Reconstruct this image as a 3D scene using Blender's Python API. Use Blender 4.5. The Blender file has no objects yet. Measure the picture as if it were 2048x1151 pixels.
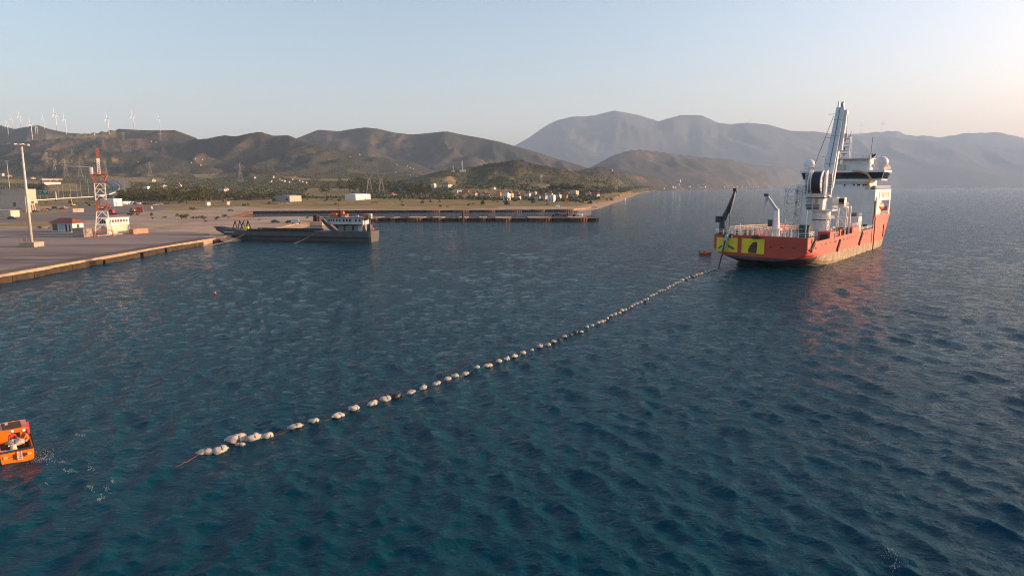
import bpy, bmesh, math, random
import numpy as np
from mathutils import Vector, Matrix
from mathutils.geometry import tessellate_polygon

# ------------------------------------------------------------------ camera, sky, sun, exposure
S = bpy.context.scene
R = math.radians
FPX, CX, CY, HC = 1365.0, 1024.0, 575.5, 20.0          # focal length in photo pixels, centre, flying height
PITCH = math.atan((CY - 372.0) / FPX)
cam_d = bpy.data.cameras.new('camera'); cam = bpy.data.objects.new('camera', cam_d)
S.collection.objects.link(cam)
cam.location = (0, 0, HC); cam.rotation_euler = (math.pi / 2 - PITCH, 0, 0)
cam_d.sensor_width = 36.0; cam_d.lens = 36.0 * FPX / 2048.0
cam_d.clip_start = 0.5; cam_d.clip_end = 60000.0
S.camera = cam

SUN_AZ, SUN_EL = R(84.0), R(10.5)                        # clockwise from +Y, above the horizon
W = bpy.data.worlds.new('World'); S.world = W; W.use_nodes = True
nt = W.node_tree; bg = nt.nodes['Background']
sky = nt.nodes.new('ShaderNodeTexSky'); sky.sky_type = 'NISHITA'; sky.sun_disc = False
sky.sun_elevation = SUN_EL; sky.sun_rotation = SUN_AZ
sky.altitude = 0.0; sky.air_density = 1.05; sky.dust_density = 3.1; sky.ozone_density = 5.6
tint = nt.nodes.new('ShaderNodeMix'); tint.data_type = 'RGBA'; tint.blend_type = 'MULTIPLY'; tint.inputs[0].default_value = 1.0
tint.inputs[7].default_value = (1.72, 0.99, 0.66, 1)                 # even white balance of the whole sky
nt.links.new(sky.outputs['Color'], tint.inputs[6])
nt.links.new(tint.outputs[2], bg.inputs['Color']); bg.inputs['Strength'].default_value = 0.128
sd = bpy.data.lights.new('sun', 'SUN'); sun = bpy.data.objects.new('sun', sd); S.collection.objects.link(sun)
sd.energy = 2.35; sd.angle = R(0.6); sd.color = (1.0, 0.66, 0.40)
dsun = Vector((math.sin(SUN_AZ) * math.cos(SUN_EL), math.cos(SUN_AZ) * math.cos(SUN_EL), math.sin(SUN_EL)))
sun.rotation_euler = dsun.to_track_quat('Z', 'Y').to_euler()
S.view_settings.view_transform = 'Standard'; S.view_settings.look = 'None'
S.view_settings.exposure = 1.95; S.view_settings.gamma = 1.0; S.view_settings.use_curve_mapping = False
S.cycles.use_denoising = True; S.cycles.denoising_prefilter = 'NONE'; S.cycles.filter_width = 1.05
S.cycles.max_bounces = 6; S.cycles.diffuse_bounces = 2; S.cycles.glossy_bounces = 3
S.cycles.transmission_bounces = 3; S.cycles.volume_bounces = 1; S.cycles.transparent_max_bounces = 8
S.cycles.caustics_reflective = False; S.cycles.caustics_refractive = False

rnd = random.Random(7)
# ------------------------------------------------------------------ pixel <-> place
CP, SP = math.cos(PITCH), math.sin(PITCH)
def ray(px, py):
    a = (px - CX) / FPX; b = (CY - py) / FPX
    return Vector((a, CP + b * SP, -SP + b * CP))
def at(px, py, z=0.0):
    d = ray(px, py); t = (z - HC) / d.z
    return Vector((d.x * t, d.y * t, z))
def at_y(px, py, y):
    d = ray(px, py); t = y / d.y
    return Vector((d.x * t, y, HC + d.z * t))

# ------------------------------------------------------------------ helpers
def link(o, parent=None):
    S.collection.objects.link(o)
    if parent is not None: o.parent = parent
    return o
def tag(o, label=None, cat=None, group=None, kind=None):
    if label: o['label'] = label
    if cat: o['category'] = cat
    if group: o['group'] = group
    if kind: o['kind'] = kind
    return o
def empty(name, loc=(0, 0, 0), rz=0.0):
    o = bpy.data.objects.new(name, None); o.location = loc; o.rotation_euler = (0, 0, rz)
    o.empty_display_size = 0.5
    return link(o)
def thing(name, label, cat, loc=(0, 0, 0), rz=0.0, group=None):
    return tag(empty(name, loc, rz), label, cat, group)
def copy_tree(o, parent=None):
    c = o.copy(); S.collection.objects.link(c); c.parent = parent
    for ch in list(o.children): copy_tree(ch, c)
    return c

class MB:
    """collects shapes for one mesh"""
    def __init__(s): s.v = []; s.f = []
    def add(s, vs, fs):
        o = len(s.v); s.v += [tuple(v) for v in vs]; s.f += [tuple(i + o for i in f) for f in fs]; return s
    def box(s, c, size, rz=0.0, taper=1.0, M=None):
        hx, hy, hz = size[0] / 2, size[1] / 2, size[2] / 2
        cs, sn = math.cos(rz), math.sin(rz); vs = []
        for z, k in ((-hz, 1.0), (hz, taper)):
            for x, y in ((-hx, -hy), (hx, -hy), (hx, hy), (-hx, hy)):
                x *= k; y *= k
                vs.append((c[0] + x * cs - y * sn, c[1] + x * sn + y * cs, c[2] + z))
        return s.add(vs, [(3, 2, 1, 0), (4, 5, 6, 7), (0, 1, 5, 4), (1, 2, 6, 5), (2, 3, 7, 6), (3, 0, 4, 7)])
    def beam(s, a, b, w, h=None, w2=None, h2=None, up=(0, 0, 1)):
        a, b = Vector(a), Vector(b); h = h or w; w2 = w2 or w; h2 = h2 or h
        d = (b - a).normalized(); u = Vector(up)
        if abs(d.dot(u)) > 0.98: u = Vector((0, 1, 0))
        r = d.cross(u).normalized(); u = r.cross(d).normalized(); vs = []
        for p, ww, hh in ((a, w, h), (b, w2, h2)):
            for i, j in ((-1, -1), (1, -1), (1, 1), (-1, 1)):
                vs.append(p + r * (i * ww / 2) + u * (j * hh / 2))
        return s.add(vs, [(0, 1, 2, 3), (7, 6, 5, 4), (4, 5, 1, 0), (5, 6, 2, 1), (6, 7, 3, 2), (7, 4, 0, 3)])
    def tube(s, a, b, r0, r1=None, n=10, cap=True):
        a, b = Vector(a), Vector(b); r1 = r0 if r1 is None else r1
        d = (b - a).normalized(); u = Vector((0, 0, 1)) if abs(d.z) < 0.95 else Vector((1, 0, 0))
        r = d.cross(u).normalized(); u = r.cross(d)
        vs = []
        for p, rr in ((a, r0), (b, r1)):
            for k in range(n):
                t = 2 * math.pi * k / n
                vs.append(p + r * (math.cos(t) * rr) + u * (math.sin(t) * rr))
        fs = [(k, (k + 1) % n, n + (k + 1) % n, n + k) for k in range(n)]
        if cap: fs += [tuple(range(n - 1, -1, -1)), tuple(range(n, 2 * n))]
        return s.add(vs, fs)
    def path(s, pts, r, n=6):
        pts = [Vector(p) for p in pts]; rings = []
        for i, p in enumerate(pts):
            d = (pts[min(i + 1, len(pts) - 1)] - pts[max(i - 1, 0)]).normalized()
            u = Vector((0, 0, 1)) if abs(d.z) < 0.95 else Vector((1, 0, 0))
            q = d.cross(u).normalized(); u = q.cross(d)
            rr = r[i] if isinstance(r, (list, tuple)) else r
            rings.append([p + q * (math.cos(2 * math.pi * k / n) * rr) + u * (math.sin(2 * math.pi * k / n) * rr) for k in range(n)])
        return s.loft(rings, closed=True, caps=True)
    def loft(s, rings, closed=True, caps=False):
        n = len(rings[0]); vs = [v for r_ in rings for v in r_]; fs = []
        for i in range(len(rings) - 1):
            for k in range(n if closed else n - 1):
                k2 = (k + 1) % n
                fs.append((i * n + k, i * n + k2, (i + 1) * n + k2, (i + 1) * n + k))
        if caps: fs += [tuple(range(n - 1, -1, -1)), tuple(range((len(rings) - 1) * n, len(rings) * n))]
        return s.add(vs, fs)
    def sphere(s, c, r, n=12, m=8, sq=(1, 1, 1)):
        vs = [(c[0], c[1], c[2] - r * sq[2])]
        for j in range(1, m):
            t = math.pi * j / m - math.pi / 2
            for k in range(n):
                a = 2 * math.pi * k / n
                vs.append((c[0] + r * sq[0] * math.cos(t) * math.cos(a), c[1] + r * sq[1] * math.cos(t) * math.sin(a), c[2] + r * sq[2] * math.sin(t)))
        vs.append((c[0], c[1], c[2] + r * sq[2])); fs = []
        for k in range(n):
            fs.append((0, 1 + (k + 1) % n, 1 + k)); fs.append((len(vs) - 1, 1 + (m - 2) * n + k, 1 + (m - 2) * n + (k + 1) % n))
        for j in range(m - 2):
            for k in range(n):
                a, b = 1 + j * n + k, 1 + j * n + (k + 1) % n
                fs.append((a, b, b + n, a + n))
        return s.add(vs, fs)
    def prism(s, poly, z0, z1):
        n = len(poly); area = sum(poly[i][0] * poly[(i + 1) % n][1] - poly[(i + 1) % n][0] * poly[i][1] for i in range(n))
        if area < 0: poly = list(reversed(poly))
        vs = [(p[0], p[1], z0) for p in poly] + [(p[0], p[1], z1) for p in poly]
        fs = [(k, (k + 1) % n, n + (k + 1) % n, n + k) for k in range(n)]
        tri = tessellate_polygon([[Vector((p[0], p[1], 0)) for p in poly]])
        for t in tri:
            a, b, c = t; A, B, C = poly[a], poly[b], poly[c]
            if (B[0] - A[0]) * (C[1] - A[1]) - (B[1] - A[1]) * (C[0] - A[0]) < 0: a, c = c, a
            fs.append((n + a, n + b, n + c)); fs.append((c, b, a))
        return s.add(vs, fs)
    def build(s, name, m, parent=None, smooth=False, bevel=0.0):
        me = bpy.data.meshes.new(name); me.from_pydata(s.v, [], s.f); me.update()
        if m is not None: me.materials.append(m)
        if smooth: me.polygons.foreach_set('use_smooth', [True] * len(me.polygons))
        o = bpy.data.objects.new(name, me); link(o, parent)
        if bevel:
            b = o.modifiers.new('bevel', 'BEVEL'); b.width = bevel; b.segments = 2; b.limit_method = 'ANGLE'
        return o
def grid_mesh(name, P, m, mask=None, smooth=True, attrs=None):
    """P: (rows, cols, 3) array"""
    nr, nc = P.shape[:2]
    idx = np.arange(nr * nc).reshape(nr, nc)
    q = np.stack([idx[:-1, :-1], idx[:-1, 1:], idx[1:, 1:], idx[1:, :-1]], -1).reshape(-1, 4)
    if mask is not None: q = q[mask.reshape(-1)]
    me = bpy.data.meshes.new(name)
    me.vertices.add(nr * nc); me.vertices.foreach_set('co', P.reshape(-1).astype(np.float32))
    me.loops.add(q.size); me.loops.foreach_set('vertex_index', q.reshape(-1).astype(np.int32))
    me.polygons.add(len(q)); me.polygons.foreach_set('loop_start', np.arange(0, q.size, 4, dtype=np.int32))
    me.polygons.foreach_set('use_smooth', np.full(len(q), smooth))
    me.update(calc_edges=True); me.validate()
    for k, a in (attrs or {}).items():
        at_ = me.attributes.new(k, 'FLOAT', 'POINT'); at_.data.foreach_set('value', a.reshape(-1).astype(np.float32))
    me.materials.append(m)
    return link(bpy.data.objects.new(name, me))

# ------------------------------------------------------------------ materials
def _n(nt, t, **kw):
    n = nt.nodes.new(t)
    for k, v in kw.items():
        if k in n.inputs: n.inputs[k].default_value = v
        else: setattr(n, k, v)
    return n
def new_mat(name):
    m = bpy.data.materials.new(name); m.use_nodes = True
    return m, m.node_tree, m.node_tree.nodes['Principled BSDF']
def mix_rgb(nt, fac, a, b, blend='MIX'):
    n = nt.nodes.new('ShaderNodeMix'); n.data_type = 'RGBA'; n.blend_type = blend
    for sock, v in ((n.inputs['Factor'], fac), (n.inputs['A'], a), (n.inputs['B'], b)):
        pass
    fi, ai, bi = n.inputs[0], n.inputs[6], n.inputs[7]
    for sock, v in ((fi, fac), (ai, a), (bi, b)):
        if hasattr(v, 'is_output') or isinstance(v, bpy.types.NodeSocket): nt.links.new(v, sock)
        elif isinstance(v, (int, float)): sock.default_value = v
        else: sock.default_value = (v[0], v[1], v[2], 1)
    return n.outputs[2]
def ramp(nt, val, lo, hi):
    n = nt.nodes.new('ShaderNodeMapRange'); n.inputs['From Min'].default_value = lo; n.inputs['From Max'].default_value = hi
    nt.links.new(val, n.inputs['Value']); return n.outputs['Result']
def noise(nt, scale, detail=4, rough=0.55, co='obj', stretch=None, dist=0.0):
    if co == 'obj': c = nt.nodes.new('ShaderNodeTexCoord').outputs['Object']
    else: c = nt.nodes.new('ShaderNodeNewGeometry').outputs['Position']
    if stretch:
        mp = nt.nodes.new('ShaderNodeMapping'); mp.inputs['Scale'].default_value = stretch
        nt.links.new(c, mp.inputs['Vector']); c = mp.outputs['Vector']
    n = _n(nt, 'ShaderNodeTexNoise', Scale=scale, Detail=detail, Roughness=rough, Distortion=dist)
    nt.links.new(c, n.inputs['Vector']); return n.outputs['Fac']
MATS = {}
def paint(name, col, rough=0.5, metal=0.0, var=0.25, scale=0.6, dirt=None, dirt_amt=0.5, streak=True, spec=0.5, bump=0.0, plates=None):
    """weathered paint: base colour, broad tone variation, vertical dirt streaks"""
    if name in MATS: return MATS[name]
    m, nt, b = new_mat(name)
    n1 = noise(nt, scale, 5, 0.6)
    c = mix_rgb(nt, ramp(nt, n1, 0.35, 0.7), tuple(x * (1 - var) for x in col), tuple(min(1, x * (1 + var * 0.4)) for x in col))
    if dirt is not None:
        n2 = noise(nt, 1.3, 6, 0.7, stretch=(1, 1, 0.18) if streak else (1, 1, 1))
        f = ramp(nt, n2, 0.5, 0.78)
        mul = nt.nodes.new('ShaderNodeMath'); mul.operation = 'MULTIPLY'; mul.inputs[1].default_value = dirt_amt
        nt.links.new(f, mul.inputs[0]); c = mix_rgb(nt, mul.outputs[0], c, dirt)
    if plates:                                            # welded plate seams
        tc = nt.nodes.new('ShaderNodeTexCoord'); sp = nt.nodes.new('ShaderNodeSeparateXYZ'); nt.links.new(tc.outputs['Object'], sp.inputs[0])
        ad = nt.nodes.new('ShaderNodeMath'); ad.operation = 'ADD'; nt.links.new(sp.outputs[0], ad.inputs[0]); nt.links.new(sp.outputs[1], ad.inputs[1])
        cb = nt.nodes.new('ShaderNodeCombineXYZ'); nt.links.new(ad.outputs[0], cb.inputs[0]); nt.links.new(sp.outputs[2], cb.inputs[1])
        bk = nt.nodes.new('ShaderNodeTexBrick'); bk.inputs['Scale'].default_value = 1.0; bk.inputs['Brick Width'].default_value = plates[0]; bk.inputs['Row Height'].default_value = plates[1]; bk.inputs['Mortar Size'].default_value = 0.035; bk.inputs['Mortar Smooth'].default_value = 0.6
        bk.inputs['Color1'].default_value = (1, 1, 1, 1); bk.inputs['Color2'].default_value = (0.91, 0.91, 0.92, 1); bk.inputs['Mortar'].default_value = (0.72, 0.70, 0.68, 1)
        nt.links.new(cb.outputs[0], bk.inputs['Vector']); c = mix_rgb(nt, 1.0, c, bk.outputs['Color'], 'MULTIPLY')
    nt.links.new(c, b.inputs['Base Color'])
    b.inputs['Roughness'].default_value = rough; b.inputs['Metallic'].default_value = metal
    b.inputs['Specular IOR Level'].default_value = spec
    if bump:
        bp = nt.nodes.new('ShaderNodeBump'); bp.inputs['Distance'].default_value = bump; bp.inputs['Strength'].default_value = 0.6
        nt.links.new(noise(nt, scale * 4, 6, 0.65), bp.inputs['Height']); nt.links.new(bp.outputs['Normal'], b.inputs['Normal'])
    MATS[name] = m
    return m
# ------------------------------------------------------------------ the sea
def sea_material():
    m, nt, b = new_mat('sea_water')
    b.inputs['IOR'].default_value = 1.333; b.inputs['Specular IOR Level'].default_value = 0.09; b.inputs['Roughness'].default_value = 0.09
    n = noise(nt, 0.012, 3, 0.5, co='pos')
    c = mix_rgb(nt, ramp(nt, n, 0.35, 0.65), (0.0, 0.034, 0.052), (0.0, 0.045, 0.070))
    nt.links.new(c, b.inputs['Base Color'])
    a = nt.nodes.new('ShaderNodeAttribute'); a.attribute_name = 'unresolved'
    # small ripples everywhere, middle waves only where the mesh is too coarse to carry them
    r1 = noise(nt, 2.1, 5, 0.62, co='pos', stretch=(1.0, 0.75, 1.0), dist=0.3)
    bp1 = nt.nodes.new('ShaderNodeBump'); bp1.inputs['Distance'].default_value = 0.065; bp1.inputs['Strength'].default_value = 0.8
    nt.links.new(r1, bp1.inputs['Height'])
    r2 = noise(nt, 0.55, 6, 0.66, co='pos', stretch=(0.75, 1.0, 1.0), dist=0.3)
    bp2 = nt.nodes.new('ShaderNodeBump'); bp2.inputs['Distance'].default_value = 0.95
    nt.links.new(r2, bp2.inputs['Height']); nt.links.new(a.outputs['Fac'], bp2.inputs['Strength'])
    nt.links.new(bp1.outputs['Normal'], bp2.inputs['Normal'])
    gust = ramp(nt, noise(nt, 0.05, 4, 0.6, co='pos', stretch=(1.0, 0.45, 1.0)), 0.30, 0.70)
    ml = nt.nodes.new('ShaderNodeMath'); ml.operation = 'MULTIPLY_ADD'; ml.inputs[1].default_value = 0.5; ml.inputs[2].default_value = 0.5
    nt.links.new(gust, ml.inputs[0]); nt.links.new(ml.outputs[0], bp1.inputs['Strength'])
    rg = nt.nodes.new('ShaderNodeMath'); rg.operation = 'MULTIPLY_ADD'; rg.inputs[1].default_value = 0.06; rg.inputs[2].default_value = 0.03
    nt.links.new(gust, rg.inputs[0]); nt.links.new(rg.outputs[0], b.inputs['Roughness'])
    nt.links.new(bp2.outputs['Normal'], b.inputs['Normal'])
    return m
def wave_set(seed=3, n=170):
    g = np.random.default_rng(seed); out = []
    for i in range(n):
        lam = 0.40 * (8.0 / 0.40) ** ((i + g.random()) / n)
        streak = 2.2 < lam < 4.2 and i % 2 == 0                    # a long crested set running across the bay
        spread = 0.16 if streak else 0.75
        th = math.radians(19.0 if streak else 36.0) + g.normal() * spread
        s = 0.235 * math.sqrt(2.0 / n) * (0.85 if lam < 0.7 else (1.15 if lam < 2.6 else (0.8 if lam < 4.5 else 0.45))) * (1.45 if streak else 1.0)
        out.append((lam, th, s * lam / (2 * math.pi), g.random() * 2 * math.pi))
    return out
WAVES = wave_set()
def sea_height(x, y):
    return float(sum(A * math.sin(2 * math.pi / L * (x * math.cos(t) + y * math.sin(t)) + ph) for L, t, A, ph in WAVES))
def build_sea():
    ys = [-60.0, -20.0, 5.0, 14.0]; y = 20.0
    while y < 900: ys.append(y); y *= 1.0052
    while y < 17000: ys.append(y); y *= 1.03
    ys = np.array(ys)
    us = np.concatenate([np.linspace(-2.2, -0.9, 24)[:-1], np.linspace(-0.9, 0.9, 800), np.linspace(0.9, 2.2, 24)[1:]])
    Y, U = np.meshgrid(ys, us, indexing='ij')
    X = U * np.maximum(Y, 30.0)
    dy = np.gradient(ys); cell = np.maximum(dy[:, None] * np.ones_like(X), np.gradient(us)[None, :] * np.maximum(Y, 30.0))
    Z = np.zeros_like(X); DX = np.zeros_like(X); DY = np.zeros_like(X); got = np.zeros_like(X); tot = 0.0
    for L, t, A, ph in WAVES:
        k = 2 * math.pi / L; c, s = math.cos(t), math.sin(t)
        w = np.clip((L / cell - 2.6) / 3.0, 0, 1); got += w * (A * k) ** 2; tot += (A * k) ** 2
        if w.max() <= 0: continue
        rows = np.where(w.max(axis=1) > 0)[0]; r0, r1 = rows[0], rows[-1] + 1
        p = k * (X[r0:r1] * c + Y[r0:r1] * s) + ph; ww = w[r0:r1]
        sn, cs = np.sin(p), np.cos(p)
        Z[r0:r1] += ww * A * sn; DX[r0:r1] += ww * A * c * cs * 1.0; DY[r0:r1] += ww * A * s * cs * 1.0
    P = np.stack([X + DX, Y + DY, Z], -1)
    un = 1.0 - got / tot
    o = grid_mesh('sea', P, sea_material(), attrs={'unresolved': np.sqrt(np.clip(un, 0, 1))})
    tag(o, 'choppy dark teal sea filling the bay', kind='structure')
build_sea()

# ------------------------------------------------------------------ terrain
def vnoise(x, y, seed):
    """smooth value noise on arrays"""
    g = np.random.default_rng(seed); T = g.random((256, 256)) * 2 - 1
    xi, yi = np.floor(x).astype(int), np.floor(y).astype(int); fx, fy = x - xi, y - yi
    fx = fx * fx * (3 - 2 * fx); fy = fy * fy * (3 - 2 * fy)
    a = T[xi % 256, yi % 256]; b = T[(xi + 1) % 256, yi % 256]; c = T[xi % 256, (yi + 1) % 256]; d = T[(xi + 1) % 256, (yi + 1) % 256]
    return (a * (1 - fx) + b * fx) * (1 - fy) + (c * (1 - fx) + d * fx) * fy
def fbm(x, y, seed, octv=5, ridged=False):
    s = np.zeros_like(x); a = 1.0; f = 1.0; n = 0.0
    for i in range(octv):
        v = vnoise(x * f + 17.3 * i, y * f - 9.1 * i, seed + i)
        s += a * ((1 - 2 * np.abs(v)) if ridged else v); n += a; a *= 0.5; f *= 2.03
    return s / n
# skylines read off the photograph: (px, py) and how far away each ridge stands, how wide its front slope is
RIDGES = [
  dict(pts=[(-500, 262), (-200, 256), (0, 250), (36, 247), (62, 254), (104, 247), (130, 254), (168, 263), (215, 266), (270, 275), (330, 285), (400, 300), (500, 330)], d=[(-500, 3600), (500, 3600)], wf=1500, wb=1500, g=0.30, s=11),
  dict(pts=[(-500, 330), (-100, 300), (0, 290), (70, 282), (130, 276), (180, 268), (215, 264), (265, 257), (320, 260), (372, 260), (412, 275), (440, 300), (470, 330), (500, 345)], d=[(-500, 2700), (100, 2750), (265, 3000), (412, 3000), (500, 2900)], wf=1200, wb=900, g=0.32, s=21),
  dict(pts=[(-300, 335), (0, 318), (60, 308), (120, 300), (200, 296), (260, 300), (330, 310), (400, 322), (440, 332), (480, 345)], d=[(-300, 2200), (480, 2300)], wf=800, wb=700, g=0.36, s=31),
  dict(pts=[(330, 330), (372, 288), (430, 272), (480, 270), (540, 263), (590, 270), (640, 288), (700, 300), (760, 316), (810, 330), (860, 345)], d=[(330, 2900), (860, 2700)], wf=1150, wb=1000, g=0.34, s=41),
  dict(pts=[(540, 300), (600, 276), (650, 258), (690, 262), (740, 254), (765, 256), (800, 263), (850, 265), (900, 262), (950, 273), (1000, 283), (1060, 299), (1100, 313), (1150, 328), (1200, 345), (1240, 365)], d=[(540, 4300), (1240, 4200)], wf=1700, wb=1500, g=0.34, s=51),
  dict(pts=[(560, 350), (640, 340), (700, 318), (760, 312), (830, 322), (880, 345), (900, 360)], d=[(560, 3200), (900, 3200)], wf=900, wb=700, g=0.3, s=56),
  dict(pts=[(440, 350), (490, 334), (520, 330), (560, 338), (600, 350)], d=[(440, 1900), (600, 1900)], wf=420, wb=400, g=0.25, s=57),
  dict(pts=[(800, 362), (860, 348), (905, 337), (950, 333), (985, 326), (1035, 319), (1080, 330), (1120, 337), (1180, 352), (1230, 366)], d=[(800, 1500), (1230, 1650)], wf=620, wb=700, g=0.26, s=61),
  dict(pts=[(1100, 350), (1150, 340), (1195, 333), (1230, 342), (1290, 352), (1330, 362), (1360, 372)], d=[(1100, 2300), (1195, 2500), (1230, 2700), (1290, 3700), (1360, 4600)], wf=900, wb=900, g=0.26, s=66),
  dict(pts=[(1140, 350), (1180, 333), (1220, 310), (1255, 299), (1275, 298), (1330, 305), (1390, 314), (1440, 317), (1490, 328), (1560, 334), (1610, 343), (1680, 356), (1740, 366)], d=[(1140, 5200), (1400, 6000), (1740, 9800)], wf=1700, wb=1500, g=0.19, s=71),
  dict(pts=[(960, 330), (1000, 305), (1035, 284), (1070, 262), (1110, 240), (1150, 227), (1185, 224), (1220, 221), (1270, 227), (1310, 236), (1350, 230), (1390, 227), (1422, 241), (1470, 245), (1520, 247), (1560, 257), (1620, 264), (1700, 270), (1800, 276), (1900, 284), (2048, 298), (2200, 310), (2500, 330)], d=[(960, 11500), (2500, 13200)], wf=3600, wb=2000, g=0.11, s=81),
  dict(pts=[(1600, 275), (1690, 261), (1740, 256), (1768, 254), (1785, 264), (1850, 268), (1900, 261), (1960, 258), (2010, 269), (2048, 271), (2150, 262), (2300, 270), (2500, 285)], d=[(1600, 15200), (2500, 15200)], wf=1500, wb=800, g=0.05, s=91),
]
COAST = [(1150, 560), (1180, 690), (1205, 800), (1225, 930), (1240, 1187), (1270, 2050), (1300, 2900), (1360, 3700), (1450, 5200), (1600, 8300), (1780, 9800), (2048, 10300), (2500, 10500)]
BASE_L = [(300, 1.6), (600, 1.62), (640, 1.75), (800, 3.0), (1000, 6.5), (1300, 15), (1700, 34), (2200, 58), (3000, 80), (17000, 80)]
BASE_R = [(300, 1.6), (600, 1.62), (640, 1.75), (900, 2.6), (1300, 6), (1800, 12), (3000, 18), (6000, 14), (17000, 8)]
def lerp_tab(v, tab): return np.interp(v, [t[0] for t in tab], [t[1] for t in tab])
def smooth(a, lo, hi):
    t = np.clip((a - lo) / (hi - lo), 0, 1); return t * t * (3 - 2 * t)
def terrain(u, D):
    """height over the map; u is bearing (photo column at the horizon), D depth"""
    X = (u - CX) / FPX * D * 1.0 / CP
    k = smooth(u, 760, 960)
    base = lerp_tab(D, BASE_L) * (1 - k) + lerp_tab(D, BASE_R) * k
    base = base + fbm(X / 260, D / 260, 5, 4) * np.clip((D - 800) / 500, 0, 1) * 3.0
    z = base
    cz = lerp_tab(u, COAST); sea = np.clip((D - cz) / (cz * 0.02 + 6), -1, 1)
    sea = np.where(u < 1150, 1.0, sea)
    for r_ in RIDGES:
        d0 = lerp_tab(u, r_['d']); py = np.interp(u, [p[0] for p in r_['pts']], [p[1] for p in r_['pts']], left=400, right=400)
        b = (CY - py) / FPX; zs = HC + (-SP + b * CP) / (CP + b * SP) * d0
        sc = r_['wf'] / 3.2
        wob = fbm(X / sc, D / sc, r_['s'], 4) * 0.10
        t = np.where(D <= d0, (d0 - D) / r_['wf'], (D - d0) / r_['wb'])
        tt = np.clip(t + wob * np.clip(t * 4, 0, 1), 0, 1)
        gul = fbm(X / (sc * 0.55) + fbm(X / sc, D / sc, r_['s'] + 7, 3) * 0.6, D / (sc * 1.5), r_['s'] + 3, 5, ridged=True)
        fine = fbm(X / (sc * 0.16), D / (sc * 0.22), r_['s'] + 13, 4)
        amp = np.clip(t * 5, 0, 1) * (1 - tt) * r_['g']
        prof = (1 - tt) ** 1.35
        h = np.maximum(zs, 0) * prof * (1 - amp * (0.8 - gul) * 2.1 + amp * 0.3 * fine)
        z = np.maximum(z, np.where(zs > 0, h, -50))
    return np.where(sea >= 1, z, np.where(sea <= -1, -4.0, -4.0 + (z + 4.0) * (sea * 0.5 + 0.5)))
FLAT = 600.0
GU = np.arange(-620, 2560, 4.0)
GD = [FLAT]
while GD[-1] < 6800: GD.append(GD[-1] * 1.0085)
GD2 = [GD[-1]]
while GD2[-1] < 16800: GD2.append(GD2[-1] * 1.012)
GDA = np.array(GD + GD2[1:])
_D, _U = np.meshgrid(GDA, GU, indexing='ij')
GZ = terrain(_U, _D)
def bearing(x, y): return CX + FPX * x / y * CP
def column(u):
    f = min(max((u - GU[0]) / 4.0, 0), len(GU) - 1.001); i = int(f); f -= i
    return GZ[:, i] * (1 - f) + GZ[:, i + 1] * f
def ground_z(x, y):
    if y < FLAT: return 1.7
    return float(np.interp(y, GDA, column(bearing(x, y))))
def place(px, py):
    """the point of the ground seen at a photo pixel"""
    d = ray(px, py)
    if d.z < 0:
        p = at(px, py, 1.7)
        if p.y < FLAT: return p
    k = d.z / d.y; col = column(bearing(d.x, d.y)); hit = np.where(HC + GDA * k <= col)[0]
    i = hit[0] if len(hit) else int(np.argmax(np.where(col > 40, (col - HC) / GDA, -1)))
    if not len(hit):
        D = GDA[i]; x = d.x / d.y * D; return Vector((x, D, ground_z(x, D)))
    if i > 0:
        e0 = HC + GDA[i - 1] * k - col[i - 1]; e1 = HC + GDA[i] * k - col[i]
        D = GDA[i - 1] + (GDA[i] - GDA[i - 1]) * (e0 / (e0 - e1 + 1e-9))
    else: D = GDA[0]
    x = d.x / d.y * D
    return Vector((x, D, ground_z(x, D)))
def project(p):
    x, y, z = p[0], p[1], p[2] - HC
    w = y * CP - z * SP
    return CX + FPX * x / w, CY - FPX * (y * SP + z * CP) / w
def in_poly(px, py, poly):
    """vectorised point in polygon"""
    px = np.asarray(px, float); py = np.asarray(py, float); ins = np.zeros(px.shape, bool); n = len(poly)
    for i in range(n):
        (x0, y0), (x1, y1) = poly[i], poly[(i + 1) % n]
        if y0 == y1: continue
        c = ((y0 > py) != (y1 > py)) & (px < (x1 - x0) * (py - y0) / (y1 - y0) + x0)
        ins ^= c
    return ins
# dry fields as they lie on the slopes (outline on the photograph, laid on the terrain)
DRY = [[(905, 378), (960, 377), (1020, 379), (1062, 384), (1080, 390), (1040, 396), (900, 396)],
       [(855, 356), (905, 352), (915, 372), (870, 374)], [(985, 343), (1010, 346), (1035, 362), (1010, 358)],
       [(380, 350), (470, 345), (480, 354), (400, 358)], [(560, 354), (585, 353), (640, 360), (600, 361)], [(640, 357), (700, 357), (700, 363), (640, 362)],
       [(200, 352), (330, 356), (330, 366), (200, 362)], [(200, 366), (260, 362), (262, 378), (240, 384), (225, 380)],
       [(0, 358), (80, 361), (80, 368), (0, 366)], [(75, 368), (150, 366), (160, 382), (80, 382)],
       [(280, 374), (380, 378), (380, 386), (260, 384)], [(620, 376), (720, 378), (720, 396), (600, 392)],
       [(0, 396), (300, 402), (500, 400), (640, 396), (900, 399), (1100, 402), (1150, 404), (1210, 398), (1210, 440), (0, 440)],
       [(60, 306), (180, 311), (175, 314), (60, 310)], [(80, 316), (230, 317), (240, 322), (90, 321)], [(75, 271), (240, 268), (240, 275), (110, 277)], [(150, 262), (230, 262), (230, 268), (160, 268)],
       [(1075, 368), (1120, 371), (1120, 377), (1080, 376)], [(1200, 388), (1255, 384), (1270, 386), (1230, 398), (1195, 404)]]
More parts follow.
